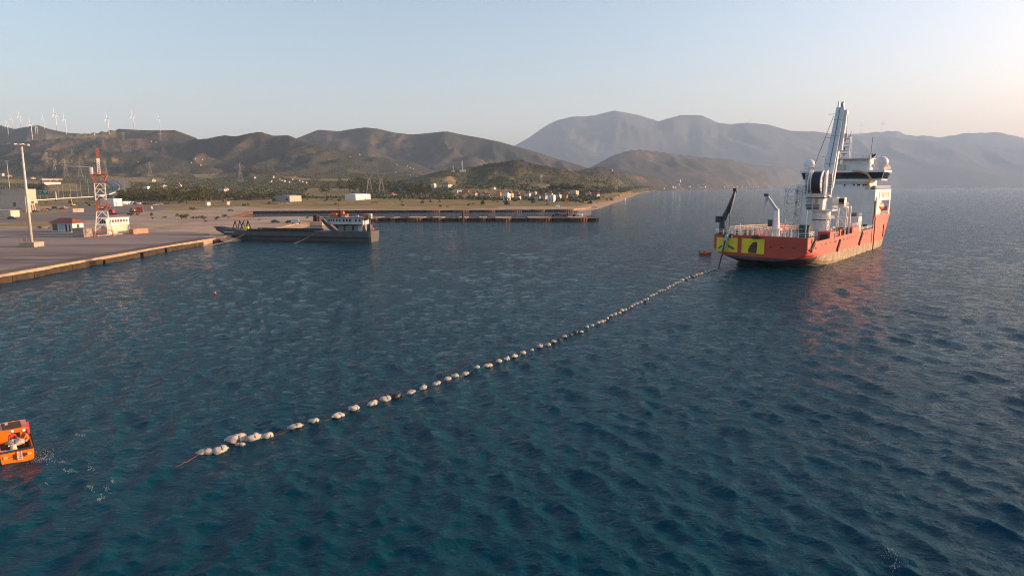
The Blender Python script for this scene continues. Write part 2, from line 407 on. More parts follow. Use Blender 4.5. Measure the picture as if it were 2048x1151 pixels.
def hill_material(name, scrub, scrub2, dry, far=1.0):
    m, nt, b = new_mat(name)
    b.inputs['Roughness'].default_value = 0.95; b.inputs['Specular IOR Level'].default_value = 0.1
    big = noise(nt, 0.0035 / far, 5, 0.62, co='pos', dist=0.5); mid = noise(nt, 0.02 / far, 5, 0.65, co='pos')
    fine = noise(nt, 0.12 / far, 5, 0.75, co='pos')
    c = mix_rgb(nt, ramp(nt, fine, 0.40, 0.60), scrub, scrub2)
    s = nt.nodes.new('ShaderNodeMath'); s.operation = 'MULTIPLY'
    nt.links.new(ramp(nt, big, 0.50, 0.66), s.inputs[0]); nt.links.new(ramp(nt, mid, 0.38, 0.58), s.inputs[1])
    c = mix_rgb(nt, s.outputs[0], c, dry)
    fa = nt.nodes.new('ShaderNodeAttribute'); fa.attribute_name = 'dry_field'
    gcol = mix_rgb(nt, ramp(nt, mid, 0.35, 0.65), (0.36, 0.24, 0.095), (0.20, 0.155, 0.06))
    gcol = mix_rgb(nt, ramp(nt, fine, 0.45, 0.75), gcol, (0.07, 0.07, 0.028))
    pa = nt.nodes.new('ShaderNodeAttribute'); pa.attribute_name = 'farmland'
    pcol = mix_rgb(nt, ramp(nt, mid, 0.40, 0.60), (0.060, 0.062, 0.028), (0.17, 0.135, 0.060))
    c = mix_rgb(nt, pa.outputs['Fac'], c, mix_rgb(nt, ramp(nt, fine, 0.45, 0.7), pcol, (0.055, 0.060, 0.026)))
    c = mix_rgb(nt, fa.outputs['Fac'], c, gcol)
    nt.links.new(c, b.inputs['Base Color'])
    bp = nt.nodes.new('ShaderNodeBump'); bp.inputs['Distance'].default_value = 5.0 * far; bp.inputs['Strength'].default_value = 0.7
    nt.links.new(fine, bp.inputs['Height']); nt.links.new(bp.outputs['Normal'], b.inputs['Normal'])
    return m
def build_terrain():
    def sheet(name, us, ds, Z, m, lab):
        D, U = np.meshgrid(ds, us, indexing='ij')
        X = (U - CX) / FPX * D / CP
        keep = (np.maximum.reduce([Z[:-1, :-1], Z[:-1, 1:], Z[1:, 1:], Z[1:, :-1]]) > -2.0)
        px, py = project((X, D, Z)); f = np.zeros_like(X)
        jx = fbm(X / 25, D / 40, 77, 3) * 5; jy = fbm(X / 25, D / 40, 78, 3) * 1.2
        for poly in DRY: f = np.maximum(f, in_poly(px + jx, py + jy, poly))
        tag(grid_mesh(name, np.stack([X, D, Z], -1), m, mask=keep, attrs={'dry_field': f, 'farmland': np.clip((62 - Z + 12 * fbm(X / 200, D / 200, 91, 3)) / 20, 0, 1) * (D < 2600)}), lab, kind='structure')
    n = len(GD)
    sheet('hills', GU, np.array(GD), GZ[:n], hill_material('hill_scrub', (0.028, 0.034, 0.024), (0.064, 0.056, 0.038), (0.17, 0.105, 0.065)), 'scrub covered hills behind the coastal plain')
    k = np.where(GU >= 900)[0][0]
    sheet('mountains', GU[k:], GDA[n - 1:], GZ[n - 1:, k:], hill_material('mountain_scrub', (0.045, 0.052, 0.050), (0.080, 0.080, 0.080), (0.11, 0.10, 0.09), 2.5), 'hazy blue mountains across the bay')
build_terrain()

# ------------------------------------------------------------------ the air
def build_haze():
    m = bpy.data.materials.new('haze_air'); m.use_nodes = True; nt = m.node_tree
    nt.nodes.remove(nt.nodes['Principled BSDF'])
    v = nt.nodes.new('ShaderNodeVolumePrincipled'); v.inputs['Density'].default_value = 5.4e-5
    v.inputs['Color'].default_value = (0.56, 0.76, 1.0, 1); v.inputs['Anisotropy'].default_value = 0.0
    nt.links.new(v.outputs['Volume'], nt.nodes['Material Output'].inputs['Volume'])
    b = MB().box((0, 8000, 795), (36000, 19000, 1610)).build('haze', m)
    tag(b, 'thin pale haze over the bay', kind='stuff')
build_haze()
# ------------------------------------------------------------------ flat ground, quay, docks
GZ0 = 1.7
def ground_material(name, a, b_, c_, sc=1.0, stretch=(1, 1, 1), rough=0.95, spot=0.5, bump=0.05):
    m, nt, b = new_mat(name)
    b.inputs['Roughness'].default_value = rough; b.inputs['Specular IOR Level'].default_value = 0.15
    n1 = noise(nt, 0.035 * sc, 5, 0.6, co='pos', stretch=stretch, dist=0.6); n2 = noise(nt, 0.22 * sc, 6, 0.7, co='pos', stretch=stretch)
    c = mix_rgb(nt, ramp(nt, n1, 0.38, 0.62), a, b_)
    f = nt.nodes.new('ShaderNodeMath'); f.operation = 'MULTIPLY'; f.inputs[1].default_value = spot
    nt.links.new(ramp(nt, n2, 0.48, 0.66), f.inputs[0])
    c = mix_rgb(nt, f.outputs[0], c, c_); nt.links.new(c, b.inputs['Base Color'])
    bp = nt.nodes.new('ShaderNodeBump'); bp.inputs['Distance'].default_value = bump; bp.inputs['Strength'].default_value = 0.5
    nt.links.new(noise(nt, 1.5, 5, 0.7, co='pos'), bp.inputs['Height']); nt.links.new(bp.outputs['Normal'], b.inputs['Normal'])
    return m
M_SAND = ground_material('pale_dirt', (0.46, 0.33, 0.225), (0.32, 0.225, 0.15), (0.17, 0.125, 0.065), 1.0, spot=0.55)
M_ASPH = ground_material('worn_apron', (0.13, 0.10, 0.088), (0.27, 0.21, 0.175), (0.36, 0.27, 0.21), 0.8, stretch=(0.25, 1.5, 1), spot=0.6)
M_ROAD = ground_material('old_asphalt', (0.16, 0.13, 0.115), (0.22, 0.18, 0.15), (0.12, 0.10, 0.08), 1.0, stretch=(0.6, 1.2, 1), spot=0.35)
M_GRASS = ground_material('dry_grass', (0.38, 0.25, 0.10), (0.22, 0.165, 0.06), (0.075, 0.072, 0.028), 1.3, stretch=(0.6, 1.2, 1), spot=0.75, bump=0.25)
M_COPE = ground_material('quay_coping', (0.17, 0.13, 0.10), (0.12, 0.092, 0.072), (0.085, 0.075, 0.07), 1.5, stretch=(1, 0.3, 1), spot=0.7)
M_WEED = paint('weedy_concrete', (0.058, 0.038, 0.016), 0.9, var=0.6, scale=0.6, dirt=(0.035, 0.028, 0.014), dirt_amt=0.8, bump=0.08)
M_CONC = paint('concrete', (0.42, 0.34, 0.26), 0.9, var=0.25, scale=0.7, dirt=(0.20, 0.15, 0.10), dirt_amt=0.6)
M_RUST = paint('rusted_steel', (0.17, 0.060, 0.025), 0.85, var=0.5, scale=0.5, dirt=(0.045, 0.022, 0.016), dirt_amt=0.85)
M_RUSTD = paint('dark_rusted_steel', (0.085, 0.032, 0.018), 0.85, var=0.5, scale=0.4, dirt=(0.03, 0.02, 0.015), dirt_amt=0.8)  # dark rust, and the painted shade of recessed cells
LAND = [(-107, 30), (-107, 140), (-107.5, 200), (-106, 250), (-105, 314), (-108, 350), (-104, 352), (-98, 353), (-98, 388), (-97, 411), (-123, 418), (-131, 421), (-146, 413), (-167, 403),
        (-191, 505), (-120, 517), (-60, 527), (-10, 535), (49, 546), (54, 572), (66, 590), (74, 640), (-1100, 640), (-1100, 30)]
tag(MB().prism(LAND, -3.0, GZ0).build('ground', M_SAND), 'bare sandy ground of the port area', kind='structure')
def sheet_px(name, poly, m, z, label, kind='structure', jag=0.0):
    pts = [at(x, y, GZ0) for x, y in poly]; out = []
    g = random.Random(len(poly) * 31 + int(z * 1000))
    for i, p in enumerate(pts):                       # irregular edges
        q = pts[(i + 1) % len(pts)]; n = max(1, int((q - p).length / 14)) if jag else 1
        for k in range(n):
            s = p.lerp(q, k / n)
            if jag and k: s = s + Vector((g.uniform(-jag, jag), g.uniform(-jag, jag), 0))
            out.append((s.x, s.y))
    return tag(MB().prism(out, z - 0.02, z).build(name, m), label, kind=kind)
apron_pts = [(-200, 452), (-60, 454), (100, 457), (200, 463), (290, 464), (360, 463), (418, 467), (421, 470)]
ap = [at(x, y, GZ0) for x, y in apron_pts]
poly = [(p.x, p.y) for p in ap] + [(-112, 246), (-112.5, 200), (-112, 140), (-112, 31), (-420, 31)]
tag(MB().prism(poly, GZ0 - 0.01, GZ0 + 0.012).build('apron', M_ASPH), 'worn asphalt quay apron', kind='structure')
tag(MB().prism([(-112, 31), (-107.15, 31), (-107.15, 140), (-107.65, 200), (-106.2, 246), (-112, 246), (-112.5, 200), (-112, 140)], GZ0 - 0.01, GZ0 + 0.03).build('quay_coping', M_COPE), 'pale concrete coping along the quay edge', kind='structure')
# quay wall face with weed, block by block
qw = thing('quay_wall', 'low brown weedy quay wall along the apron edge', 'quay wall', (-106.8, 31, 0))
g_ = random.Random(4); y = 0.0
while y < 218:
    L = g_.uniform(5.5, 7.5); b = MB(); dz = g_.uniform(-0.5, -0.25); dx = g_.uniform(-0.2, 0.7)
    b.box((0.1 + dx / 2, y + L / 2, 0.25 + dz / 2), (0.9 + dx, L - 0.05, 2.5 + dz)); b.build('concrete_block', M_WEED, qw, bevel=0.12)
    y += L
# second yard, roads, grass on the flat
sheet_px('yard', [(-120, 446), (-60, 432), (90, 424), (160, 412), (280, 408), (330, 414), (250, 424), (190, 440), (60, 447)], M_ROAD, GZ0 + 0.010, 'old asphalt yard behind the guard house', jag=1.5)
sheet_px('lorry_park', [(190, 424), (210, 408), (330, 403), (400, 408), (330, 420), (240, 428)], M_ROAD, GZ0 + 0.014, 'asphalt lorry park in front of the white warehouse', jag=1.5)
sheet_px('dry_grass', [(0, 446), (70, 441), (130, 446), (95, 452), (0, 452)], M_GRASS, GZ0 + 0.016, 'strip of dry grass behind the apron', 'stuff', 1.0)
sheet_px('dry_grass', [(-40, 432), (60, 424), (120, 418), (165, 418), (130, 424), (70, 430), (0, 436)], M_GRASS, GZ0 + 0.018, 'dry grass verge beside the beige building', 'stuff', 1.0)
sheet_px('dry_grass', [(330, 416), (420, 410), (480, 408), (470, 413), (380, 420), (330, 421)], M_GRASS, GZ0 + 0.016, 'dry grass between the lorry park and the dock', 'stuff', 1.5)
sheet_px('dry_grass', [(492, 413), (540, 409), (640, 409), (760, 410), (900, 411), (990, 413), (1000, 417), (880, 418), (760, 418), (640, 417), (540, 417)], M_GRASS, GZ0 + 0.016, 'wide field of dry grass behind the dock wall', 'stuff', 2.0)
# the beach side of the spit
bm = MB(); A = [(-106.3, 246), (-104.5, 262), (-103, 285), (-103.2, 312), (-105, 335), (-107, 351)]
rings = []
for x, y in A: rings.append([(x - 6.5, y, GZ0 + 0.004), (x - 2.5, y, GZ0 - 0.25), (x + 2.0, y, 0.35), (x + 6.0, y, -0.6)])
bm.loft(rings, closed=False); tag(bm.build('beach', M_SAND, smooth=True), 'narrow sandy beach of the spit', kind='structure')
bm = MB(); rings = []
for x, y in [(-98, 411.5), (-123, 418.5), (-131, 421.5), (-146, 413.5), (-164, 405)]:
    rings.append([(x, y - 5, GZ0 + 0.004), (x, y, 1.0), (x, y + 3.5, -0.5)])
bm.loft(rings, closed=False); tag(bm.build('beach', M_SAND, smooth=True), 'sandy bank inside the dock', kind='structure')
# right hand shore from the dock wall on to the village beach
bm = MB(); rings = []
for x, y in [(50, 548), (56, 570), (68, 592), (78, 640), (92, 700), (112, 800), (140, 930), (190, 1180), (370, 2050), (590, 2900)]:
    s = y / 640.0; rings.append([(x - 16 * s, y, GZ0 + 0.01), (x - 4 * s, y, 1.0), (x + 3 * s, y, 0.25), (x + 10 * s, y, -0.7)])
bm.loft(rings, closed=False); tag(bm.build('beach', M_SAND, smooth=True), 'brown shingle beach below the village', kind='structure')

def pile_strip(mb, a, b, z0, z1, bulge=0.0, pitch=0.85, depth=0.28, side=1):
    """corrugated sheet piling from a to b, optionally bulging"""
    a, b = Vector(a), Vector(b); L = (b - a).length; n = max(2, int(L / (pitch / 2))); d = (b - a) / L; nrm = Vector((d.y, -d.x)) * side
    pts = []
    for i in range(n + 1):
        t = i / n; off = bulge * (1 - (2 * t - 1) ** 2) ** 0.6 if bulge else 0.0
        off += depth * (0.5 if (i // 2) % 2 else -0.5)
        pts.append(a + d * (L * t) + nrm * off)
    mb.loft([[(p.x, p.y, z0) for p in pts], [(p.x, p.y, z1) for p in pts]], closed=False)
    return pts
# straight dock wall: each pair of piles a piece of its own
dw = thing('sheet_pile_wall', 'straight rusty sheet pile wall at the far side of the dock', 'dock wall', (-191, 505, 0))
proto = None; a, b = Vector((-191, 504.5)), Vector((-66, 525.6)); L = (b - a).length; ang = math.atan2(b.y - a.y, b.x - a.x); n = int(L / 1.6)
pm = MB(); pm.loft([[(0, 0.15, -2), (0.45, 0.15, -2), (0.6, -0.3, -2), (1.35, -0.3, -2), (1.5, 0.15, -2), (1.61, 0.15, -2)], [(0, 0.15, GZ0 + 0.12), (0.45, 0.15, GZ0 + 0.12), (0.6, -0.3, GZ0 + 0.12), (1.35, -0.3, GZ0 + 0.12), (1.5, 0.15, GZ0 + 0.12), (1.61, 0.15, GZ0 + 0.12)]], closed=False)
for i in range(n):
    p = a + (b - a) * (i / n) - Vector((-191, 505))
    if proto is None: o = proto = pm.build('sheet_pile', M_RUSTD, dw)
    else: o = proto.copy(); S.collection.objects.link(o)
    o.location = (p.x, p.y, g_.uniform(-0.08, 0.05)); o.rotation_euler = (0, 0, ang)
cb = MB(); cb.beam((0, 0.5, GZ0 + 0.18), (b.x - a.x, b.y - a.y + 0.5, GZ0 + 0.18), 1.0, 0.3); cb.build('capping_beam', M_CONC, dw)
sw = thing('sheet_pile_wall', 'bright rust sheet pile wall slanting down the dock corner', 'dock wall', (-167, 403, 0))
sb = MB(); pile_strip(sb, (0.5, 0), (-23.5, 101.5), -2, GZ0 + 0.1, side=1, pitch=2.4, depth=0.4); sb.build('piling', M_RUST, sw)
cb = MB(); cb.beam((0, 0, GZ0 + 0.12), (-24, 101.5, GZ0 + 0.12), 0.9, 0.25); cb.build('capping_beam', M_RUST, sw)
def cell_wall(name, label, xs, y0f, y1, ztop, bulge, loc, seed, fill=True, slab=()):
    """cofferdam cells in a row: xs are cell edges, front bulges towards -Y"""
    t = thing(name, label, 'jetty' if 'jetty' in name else 'dock wall', loc); g = random.Random(seed)
    for i in range(len(xs) - 1):
        xa, xb = xs[i], xs[i + 1]; w = xb - xa; big = (i % 2 == 0)
        bl = min(bulge, w * 0.28) * (1.0 if big else 0.35); zt = ztop + (g.uniform(-0.12, 0.1) if big else g.uniform(-0.35, -0.1))
        mb = MB(); front = pile_strip(mb, (xa, y0f(xa)), (xb, y0f(xb)), -2.0, zt, bulge=bl)
        c = mb.build('sheet_pile_cell', M_RUST if big else M_RUSTD, t); mb = MB()  # recessed cells darker: their shade is put into the rust colour
        back = pile_strip(mb, (xb, y1), (xa, y1), -2.0, zt, bulge=bl); mb.build('sheet_pile_back', M_RUSTD, c)
        ring = [(p.x, p.y) for p in front] + [(p.x, p.y) for p in back]
        MB().prism(ring, zt - 0.5, zt - 0.12).build('sand_fill', M_SAND if big or i in slab else M_RUSTD, c)
    return t
JY = 391.0
def jx(px): return (px - CX) / FPX * 391.0 / 0.996
jxs = [jx(p) for p in (640, 668, 690, 715, 738, 760, 781, 793, 814, 847, 863, 886, 916, 935, 957, 972, 990, 1023, 1056, 1103, 1138, 1175, 1196)]
x0 = jxs[0]
cell_wall('jetty', 'long rusty sheet pile jetty standing in front of the dock', [x - x0 for x in jxs], lambda x: 0.0, 17.0, 2.2, 2.6, (x0, JY, 0), 5)
fxs = [(-66 + i) for i in range(0)] + [-66, -55, -47, -33, -22, -13, -6, 8, 15, 26, 36, 48]
cell_wall('dock_cell_wall', 'row of rusty round cells ending the far dock wall', [x + 66 for x in fxs], lambda x: x * 0.168, 24.0, 1.85, 2.2, (-66, 525.6, 0), 6)
cell_wall('dock_cell_wall', 'short rusty cell wall beside the village beach', [0, 6, 11], lambda x: x * 0.5, 9.0, 1.4, 1.6, (56, 588, 0), 9)
cell_wall('dock_cell_wall', 'outermost small rusty cells at the start of the beach', [0, 5, 10], lambda x: x * 0.6, 9.0, 1.3, 1.4, (68, 622, 0), 10)
# dolphin posts
p = at(634, 449.5); t = thing('mooring_dolphin', 'rusty cluster of tall steel piles at the spit end', 'dolphin', (p.x, p.y, 0))
for dx, dy, h in ((-1.3, 0, 5.0), (0, -0.4, 5.2), (1.2, 0.2, 4.7), (0.2, 1.1, 4.4)):
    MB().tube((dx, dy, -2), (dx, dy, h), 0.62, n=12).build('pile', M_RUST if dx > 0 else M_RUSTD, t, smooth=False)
p = at(926, 444); t = thing('mooring_post', 'lone tall brown steel post in front of the jetty', 'post', (p.x, p.y, 0))
MB().tube((0, 0, -2), (0, 0, 6.2), 0.55, n=12).build('pile', M_RUSTD, t); MB().tube((0, 0, 6.2), (0, 0, 6.35), 0.65, n=12).build('cap', M_RUST, t)
b = MB()
for i in range(7): b.tube((-9 + i * 1.45, 0.2 * (i % 2), -2), (-9 + i * 1.45, 0.2 * (i % 2), 1.9 - 0.1 * (i % 3)), 0.75, n=10)
p = at(634, 449.5); t = thing('sheet_pile_wall', 'low rusty pile wall left of the tall dolphin', 'dock wall', (p.x, p.y + 1.2, 0)); b.build('piling', M_RUSTD, t)
# ------------------------------------------------------------------ buildings and works on shore
M_WHITE = paint('white_paint', (0.72, 0.70, 0.66), 0.6, var=0.12, dirt=(0.42, 0.36, 0.28), dirt_amt=0.5)
M_CREAM = paint('cream_render', (0.66, 0.55, 0.40), 0.85, var=0.15, dirt=(0.36, 0.27, 0.18), dirt_amt=0.55)
M_BEIGE = paint('beige_render', (0.56, 0.46, 0.35), 0.85, var=0.18, dirt=(0.34, 0.26, 0.19), dirt_amt=0.5)
M_PINK = paint('pink_render', (0.62, 0.36, 0.29), 0.85, var=0.15)
M_CORAL = paint('coral_render', (0.68, 0.27, 0.16), 0.85, var=0.15)
M_OCHRE = paint('ochre_render', (0.52, 0.33, 0.13), 0.85, var=0.15)
M_GREYCL = paint('grey_cladding', (0.30, 0.29, 0.28), 0.6, var=0.12, dirt=(0.2, 0.17, 0.14), dirt_amt=0.3)
M_TAN = paint('tan_cladding', (0.42, 0.36, 0.30), 0.6, var=0.12, dirt=(0.25, 0.2, 0.15), dirt_amt=0.3)  # hangar cladding with warm sunlight put into its colour
M_TILE = paint('red_roof_tile', (0.30, 0.085, 0.045), 0.85, var=0.4, scale=1.2, dirt=(0.13, 0.05, 0.035), dirt_amt=0.6)
M_DARK = paint('dark_opening', (0.020, 0.020, 0.022), 0.4, var=0.3)
M_GLASS = paint('window_glass', (0.035, 0.045, 0.055), 0.08, var=0.3, spec=0.8)
M_GALV = paint('galvanised_steel', (0.45, 0.42, 0.38), 0.55, metal=0.3, var=0.2)
M_REDST = paint('red_steel', (0.40, 0.10, 0.055), 0.6, var=0.3, dirt=(0.2, 0.06, 0.03), dirt_amt=0.5)
M_YEL = paint('yellow_plant', (0.62, 0.33, 0.03), 0.5, var=0.3, dirt=(0.2, 0.12, 0.05), dirt_amt=0.6)
M_BLUE = paint('blue_sheet', (0.03, 0.11, 0.36), 0.55, var=0.25)
M_BLACK = paint('black_rubber', (0.018, 0.017, 0.017), 0.8, var=0.3)
M_SIGNG = paint('green_sign', (0.0, 0.19, 0.10), 0.5, var=0.12)
M_ORANGE = paint('orange_paint', (0.78, 0.16, 0.015), 0.45, var=0.2, dirt=(0.3, 0.09, 0.03), dirt_amt=0.4)
M_RED = paint('red_paint', (0.50, 0.05, 0.03), 0.5, var=0.25)
M_CARBLUE = paint('dark_car', (0.03, 0.035, 0.05), 0.25, var=0.2, spec=0.7)
M_SILVER = paint('silver_car', (0.45, 0.46, 0.48), 0.3, metal=0.5, var=0.15)

def solve(fn, target, lo, hi, rising=True):
    for _ in range(40):
        mid = (lo + hi) / 2; v = fn(mid)
        if (v < target) == rising: lo = mid
        else: hi = mid
    return (lo + hi) / 2
def frame_of(px, py, rz=-0.29):
    """near corner of a building on the ground and its two wall directions"""
    c = place(px, py); return c, Vector((math.cos(rz), math.sin(rz), 0)), Vector((-math.sin(rz), math.cos(rz), 0))
def footprint(pxl, pxc, pyc, pxr, pyt, rz=-0.29):
    c, ex, ey = frame_of(pxc, pyc, rz)
    w = solve(lambda k: project(c - ex * k)[0], pxl, 0, 120, rising=False)
    d = solve(lambda k: project(c + ey * k)[0], pxr, 0, 160) if pxr > pxc else 8.0
    h = solve(lambda k: project(c + Vector((0, 0, k)))[1], pyt, 0, 80, rising=False)
    return c, w, d, h                     # local frame: x in [-w,0], y in [0,d]
def windows(t, face, spans, z0, z1, m=None, depth=0.12, name='window', w=0, d=0):
    """window boxes let into the front (y=0) or the right hand (x=0) wall, with a frame piece"""
    for a, b in spans:
        mb = MB(); fr = MB()
        if face == 'front':
            mb.box(((a + b) / 2, 0.0, (z0 + z1) / 2), (b - a, depth, z1 - z0)); fr.box(((a + b) / 2, -depth * 0.6, z0 - 0.06), (b - a + 0.2, 0.18, 0.12))
        else:
            mb.box((0.0, (a + b) / 2, (z0 + z1) / 2), (depth, b - a, z1 - z0)); fr.box((depth * 0.6, (a + b) / 2, z0 - 0.06), (0.18, b - a + 0.2, 0.12))
        wdw = mb.build(name, m or M_GLASS, t)
        if name == 'window': fr.build('sill', M_CONC, wdw)
def even(n, a, b, w): return [(a + (b - a) * (i + 0.5) / n - w / 2, a + (b - a) * (i + 0.5) / n + w / 2) for i in range(n)]
def hip_roof(mb, x0, x1, y0, y1, z, h, over=0.5, ridge=None):
    x0 -= over; x1 += over; y0 -= over; y1 += over; W, L = x1 - x0, y1 - y0
    k = min(W, L) / 2 if ridge is None else ridge
    if W >= L: r = [(x0 + k, (y0 + y1) / 2), (x1 - k, (y0 + y1) / 2)]
    else: r = [((x0 + x1) / 2, y0 + k), ((x0 + x1) / 2, y1 - k)]
    vs = [(x0, y0, z), (x1, y0, z), (x1, y1, z), (x0, y1, z), (*r[0], z + h), (*r[1], z + h)]
    fs = [(0, 1, 5, 4), (1, 2, 5), (2, 3, 4, 5), (3, 0, 4), (3, 2, 1, 0)] if W >= L else [(0, 1, 4), (1, 2, 5, 4), (2, 3, 5), (3, 0, 4, 5), (3, 2, 1, 0)]
    return mb.add(vs, fs)
def flat_building(name, label, cat, fp, mw, mr, rz=-0.29, parapet=0.4, group=None):
    c, w, d, h = fp; t = thing(name, label, cat, c, rz, group)
    MB().box((-w / 2, d / 2, h / 2 - 0.5), (w, d, h + 1.0)).build('wall', mw, t)
    r = MB().box((-w / 2, d / 2, h + 0.06), (w + 0.3, d + 0.3, 0.14))
    r.build('roof', mr, t)
    return t, w, d, h

# guard house with a hipped tile roof
fp = footprint(103, 146, 464, 168, 446); c, w, d, h = fp
t = thing('guard_house', 'small white guard house with red tiled hip roof on the apron', 'guard house', c, -0.29)
MB().box((-w / 2, d / 2, h / 2 - 0.3), (w, d, h + 0.6)).build('wall', M_WHITE, t)
r = hip_roof(MB(), -w, 0, 0, d, h, 1.9, 0.9).build('roof', M_TILE, t)
for k in range(9):
    x = -w - 0.6 + (w + 1.2) * k / 8.0
    MB().beam((x, -0.8, h + 0.03), (x + (-w / 2 - x) * 0.05, -0.1, h + 0.36), 0.18, 0.08).build('tile_course', M_TILE, r)
windows(t, 'front', [(-w * 0.93, -w * 0.70)], 0.5, h - 0.4, paint('brown_shutter', (0.20, 0.13, 0.10), 0.8), name='shutter')
windows(t, 'front', [(-w * 0.62, -w * 0.36)], 0.8, h - 0.5, paint('pale_blue_panel', (0.40, 0.50, 0.55), 0.7, dirt=(0.1, 0.12, 0.2), dirt_amt=0.8), name='painted_panel')
windows(t, 'front', [(-w * 0.33, -w * 0.25), (-w * 0.16, -w * 0.10)], 0.1, h - 0.6, M_DARK, name='doorway')
windows(t, 'side', [(d * 0.40, d * 0.62)], 1.2, h - 0.5, M_DARK)
MB().box((-w / 2, -0.9, 0.1), (w + 2.0, 1.8, 0.22)).build('step', M_CONC, t)
# walled enclosure with lattice tower and control house
def wall_line(name, label, pts, h, th, m, top=None):
    p0 = pts[0]; t = thing(name, label, 'wall', p0)
    for a, b in zip(pts[:-1], pts[1:]):
        MB().beam(a - p0 + Vector((0, 0, h / 2)), b - p0 + Vector((0, 0, h / 2)), th, h).build('wall_panel', m, t)
        MB().beam(a - p0 + Vector((0, 0, h + 0.05)), b - p0 + Vector((0, 0, h + 0.05)), th + 0.12, 0.10).build('coping', M_CONC, t)
    return t
fp = footprint(146, 168, 474, 187, 457.5, -0.29); c, w, d, h = fp
t = thing('storage_bunker', 'low grey concrete bunker in front of the guard house', 'bunker', c, -0.29)
MB().box((-w / 2, d / 2, h / 2), (w, d, h)).build('wall', M_CONC, t); MB().box((-w / 2, d / 2, h + 0.1), (w + 0.5, d + 0.5, 0.22)).build('roof_slab', M_CONC, t)
windows(t, 'side', [(d * 0.16, d * 0.30)], h * 0.55, h * 0.8, paint('blue_plate', (0.06, 0.12, 0.35), 0.5), name='sign_plate')
fp = footprint(203, 215, 470, 257, 451, -0.29); c, w, d, h = fp; cw, cd, chh, cc = w, d, h, c
t = thing('control_house', 'white control room with a row of square windows on a cream base', 'control house', c, -0.29)
MB().box((-w / 2, d / 2, h / 2), (w, d, h)).build('base_storey', M_CREAM, t)
h2 = solve(lambda k: project(c + Vector((0, 0, k)))[1], 437, 0, 80, rising=False)
MB().box((-w / 2, d / 2, (h + h2) / 2), (w + 0.8, d + 0.8, h2 - h)).build('upper_storey', M_WHITE, t)
MB().box((-w / 2, d / 2, h2 + 0.1), (w + 1.3, d + 1.3, 0.2)).build('roof', M_WHITE, t)
zz0, zz1 = h + (h2 - h) * 0.42, h + (h2 - h) * 0.80
for a, b in even(7, 0.6, d - 0.2, d / 7 * 0.60):
    o = MB().box((0.42, (a + b) / 2, (zz0 + zz1) / 2), (0.14, b - a, zz1 - zz0)).build('window', paint('amber_glass', (0.16, 0.11, 0.05), 0.2), t)
    MB().box((0.5, (a + b) / 2, zz0 - 0.07), (0.16, b - a + 0.2, 0.1)).build('sill', M_WHITE, o)
for a, b in even(3, -w, 0, w / 3 * 0.7):
    MB().box(((a + b) / 2, -0.42, (h + h2) / 2 + 0.2), (b - a, 0.14, (h2 - h) * 0.7)).build('window', M_GLASS, t)
for yy in (0.1, d - 0.1):
    MB().tube((0.55, yy, 0), (0.55, yy, h), 0.11, n=8).build('post', M_WHITE, t)
MB().box((-w * 0.2, d / 2 + 1.0, 0.14), (w * 0.6 + 3, d + 14, 0.3)).build('plinth', M_CONC, t)
p = place(262, 468); t = thing('planter_wall', 'low terracotta planter wall beside the control house', 'planter', p, -0.29)
MB().box((0.3, 3.5, 0.95), (2.2, 7.2, 1.9)).build('wall', paint('terracotta', (0.45, 0.24, 0.15), 0.85), t)
# steel lattice tower, red and white bands
base = place(190, 474.5); base.z = GZ0
t = thing('lattice_tower', 'red and white lattice radio tower with a platform beside the control house', 'lattice tower', (base.x + 1.0, base.y + 4.0, GZ0), 0.5)
sc = (base.y + 4) / FPX                                     # metres per photo pixel there
H1 = (474 - 352) * sc; H2 = (474 - 301) * sc
def half(z): return 3.0 - 1.75 * min(1.0, (z / (H1 * 0.42)) ** 0.8) * 0.78 - 0.0 * z
levels = [0, 0.10, 0.20, 0.30, 0.41, 0.50, 0.59, 0.68, 0.77, 0.86, 0.94, 1.0]
band = [M_REDST, M_WHITE, M_WHITE, M_WHITE, M_REDST, M_REDST, M_WHITE, M_WHITE, M_WHITE, M_REDST, M_REDST]
for i in range(len(levels) - 1):
    z0, z1 = levels[i] * H1, levels[i + 1] * H1; a, b = half(z0), half(z1); mb = MB()
    q0 = [(-a, -a, z0), (a, -a, z0), (a, a, z0), (-a, a, z0)]; q1 = [(-b, -b, z1), (b, -b, z1), (b, b, z1), (-b, b, z1)]
    for k in range(4):
        k2 = (k + 1) % 4; mb.beam(q0[k], q1[k], 0.24)
        m0 = (Vector(q0[k]) + Vector(q0[k2])) / 2; m1 = (Vector(q1[k]) + Vector(q1[k2])) / 2
        mb.beam(q0[k], m1, 0.13); mb.beam(q0[k2], m1, 0.13); mb.beam(q1[k], q1[k2], 0.13)
    mb.build('tower_section', band[i], t)
mb = MB(); hb = 2.6
mb.box((0, 0, H1 + 0.1), (2 * hb, 2 * hb, 0.2))
for s in (-1, 1): mb.beam((s * hb, -hb, H1), (s * 1.2, -1.2, H1 - 2.4), 0.16); mb.beam((s * hb, hb, H1), (s * 1.2, 1.2, H1 - 2.4), 0.16)
pl = mb.build('platform', M_REDST, t); mb = MB()
for k in range(4):
    pts = [(-hb, -hb), (hb, -hb), (hb, hb), (-hb, hb)]; a, b = pts[k], pts[(k + 1) % 4]
    for zz in (0.6, 1.2): mb.beam((*a, H1 + zz), (*b, H1 + zz), 0.09)
    for j in range(5):
        f = j / 4; mb.beam((a[0] + (b[0] - a[0]) * f, a[1] + (b[1] - a[1]) * f, H1), (a[0] + (b[0] - a[0]) * f, a[1] + (b[1] - a[1]) * f, H1 + 1.2), 0.08)
mb.build('railing', M_REDST, pl)
zs = [H1, H1 + (H2 - H1) * 0.45, H1 + (H2 - H1) * 0.62, H2]
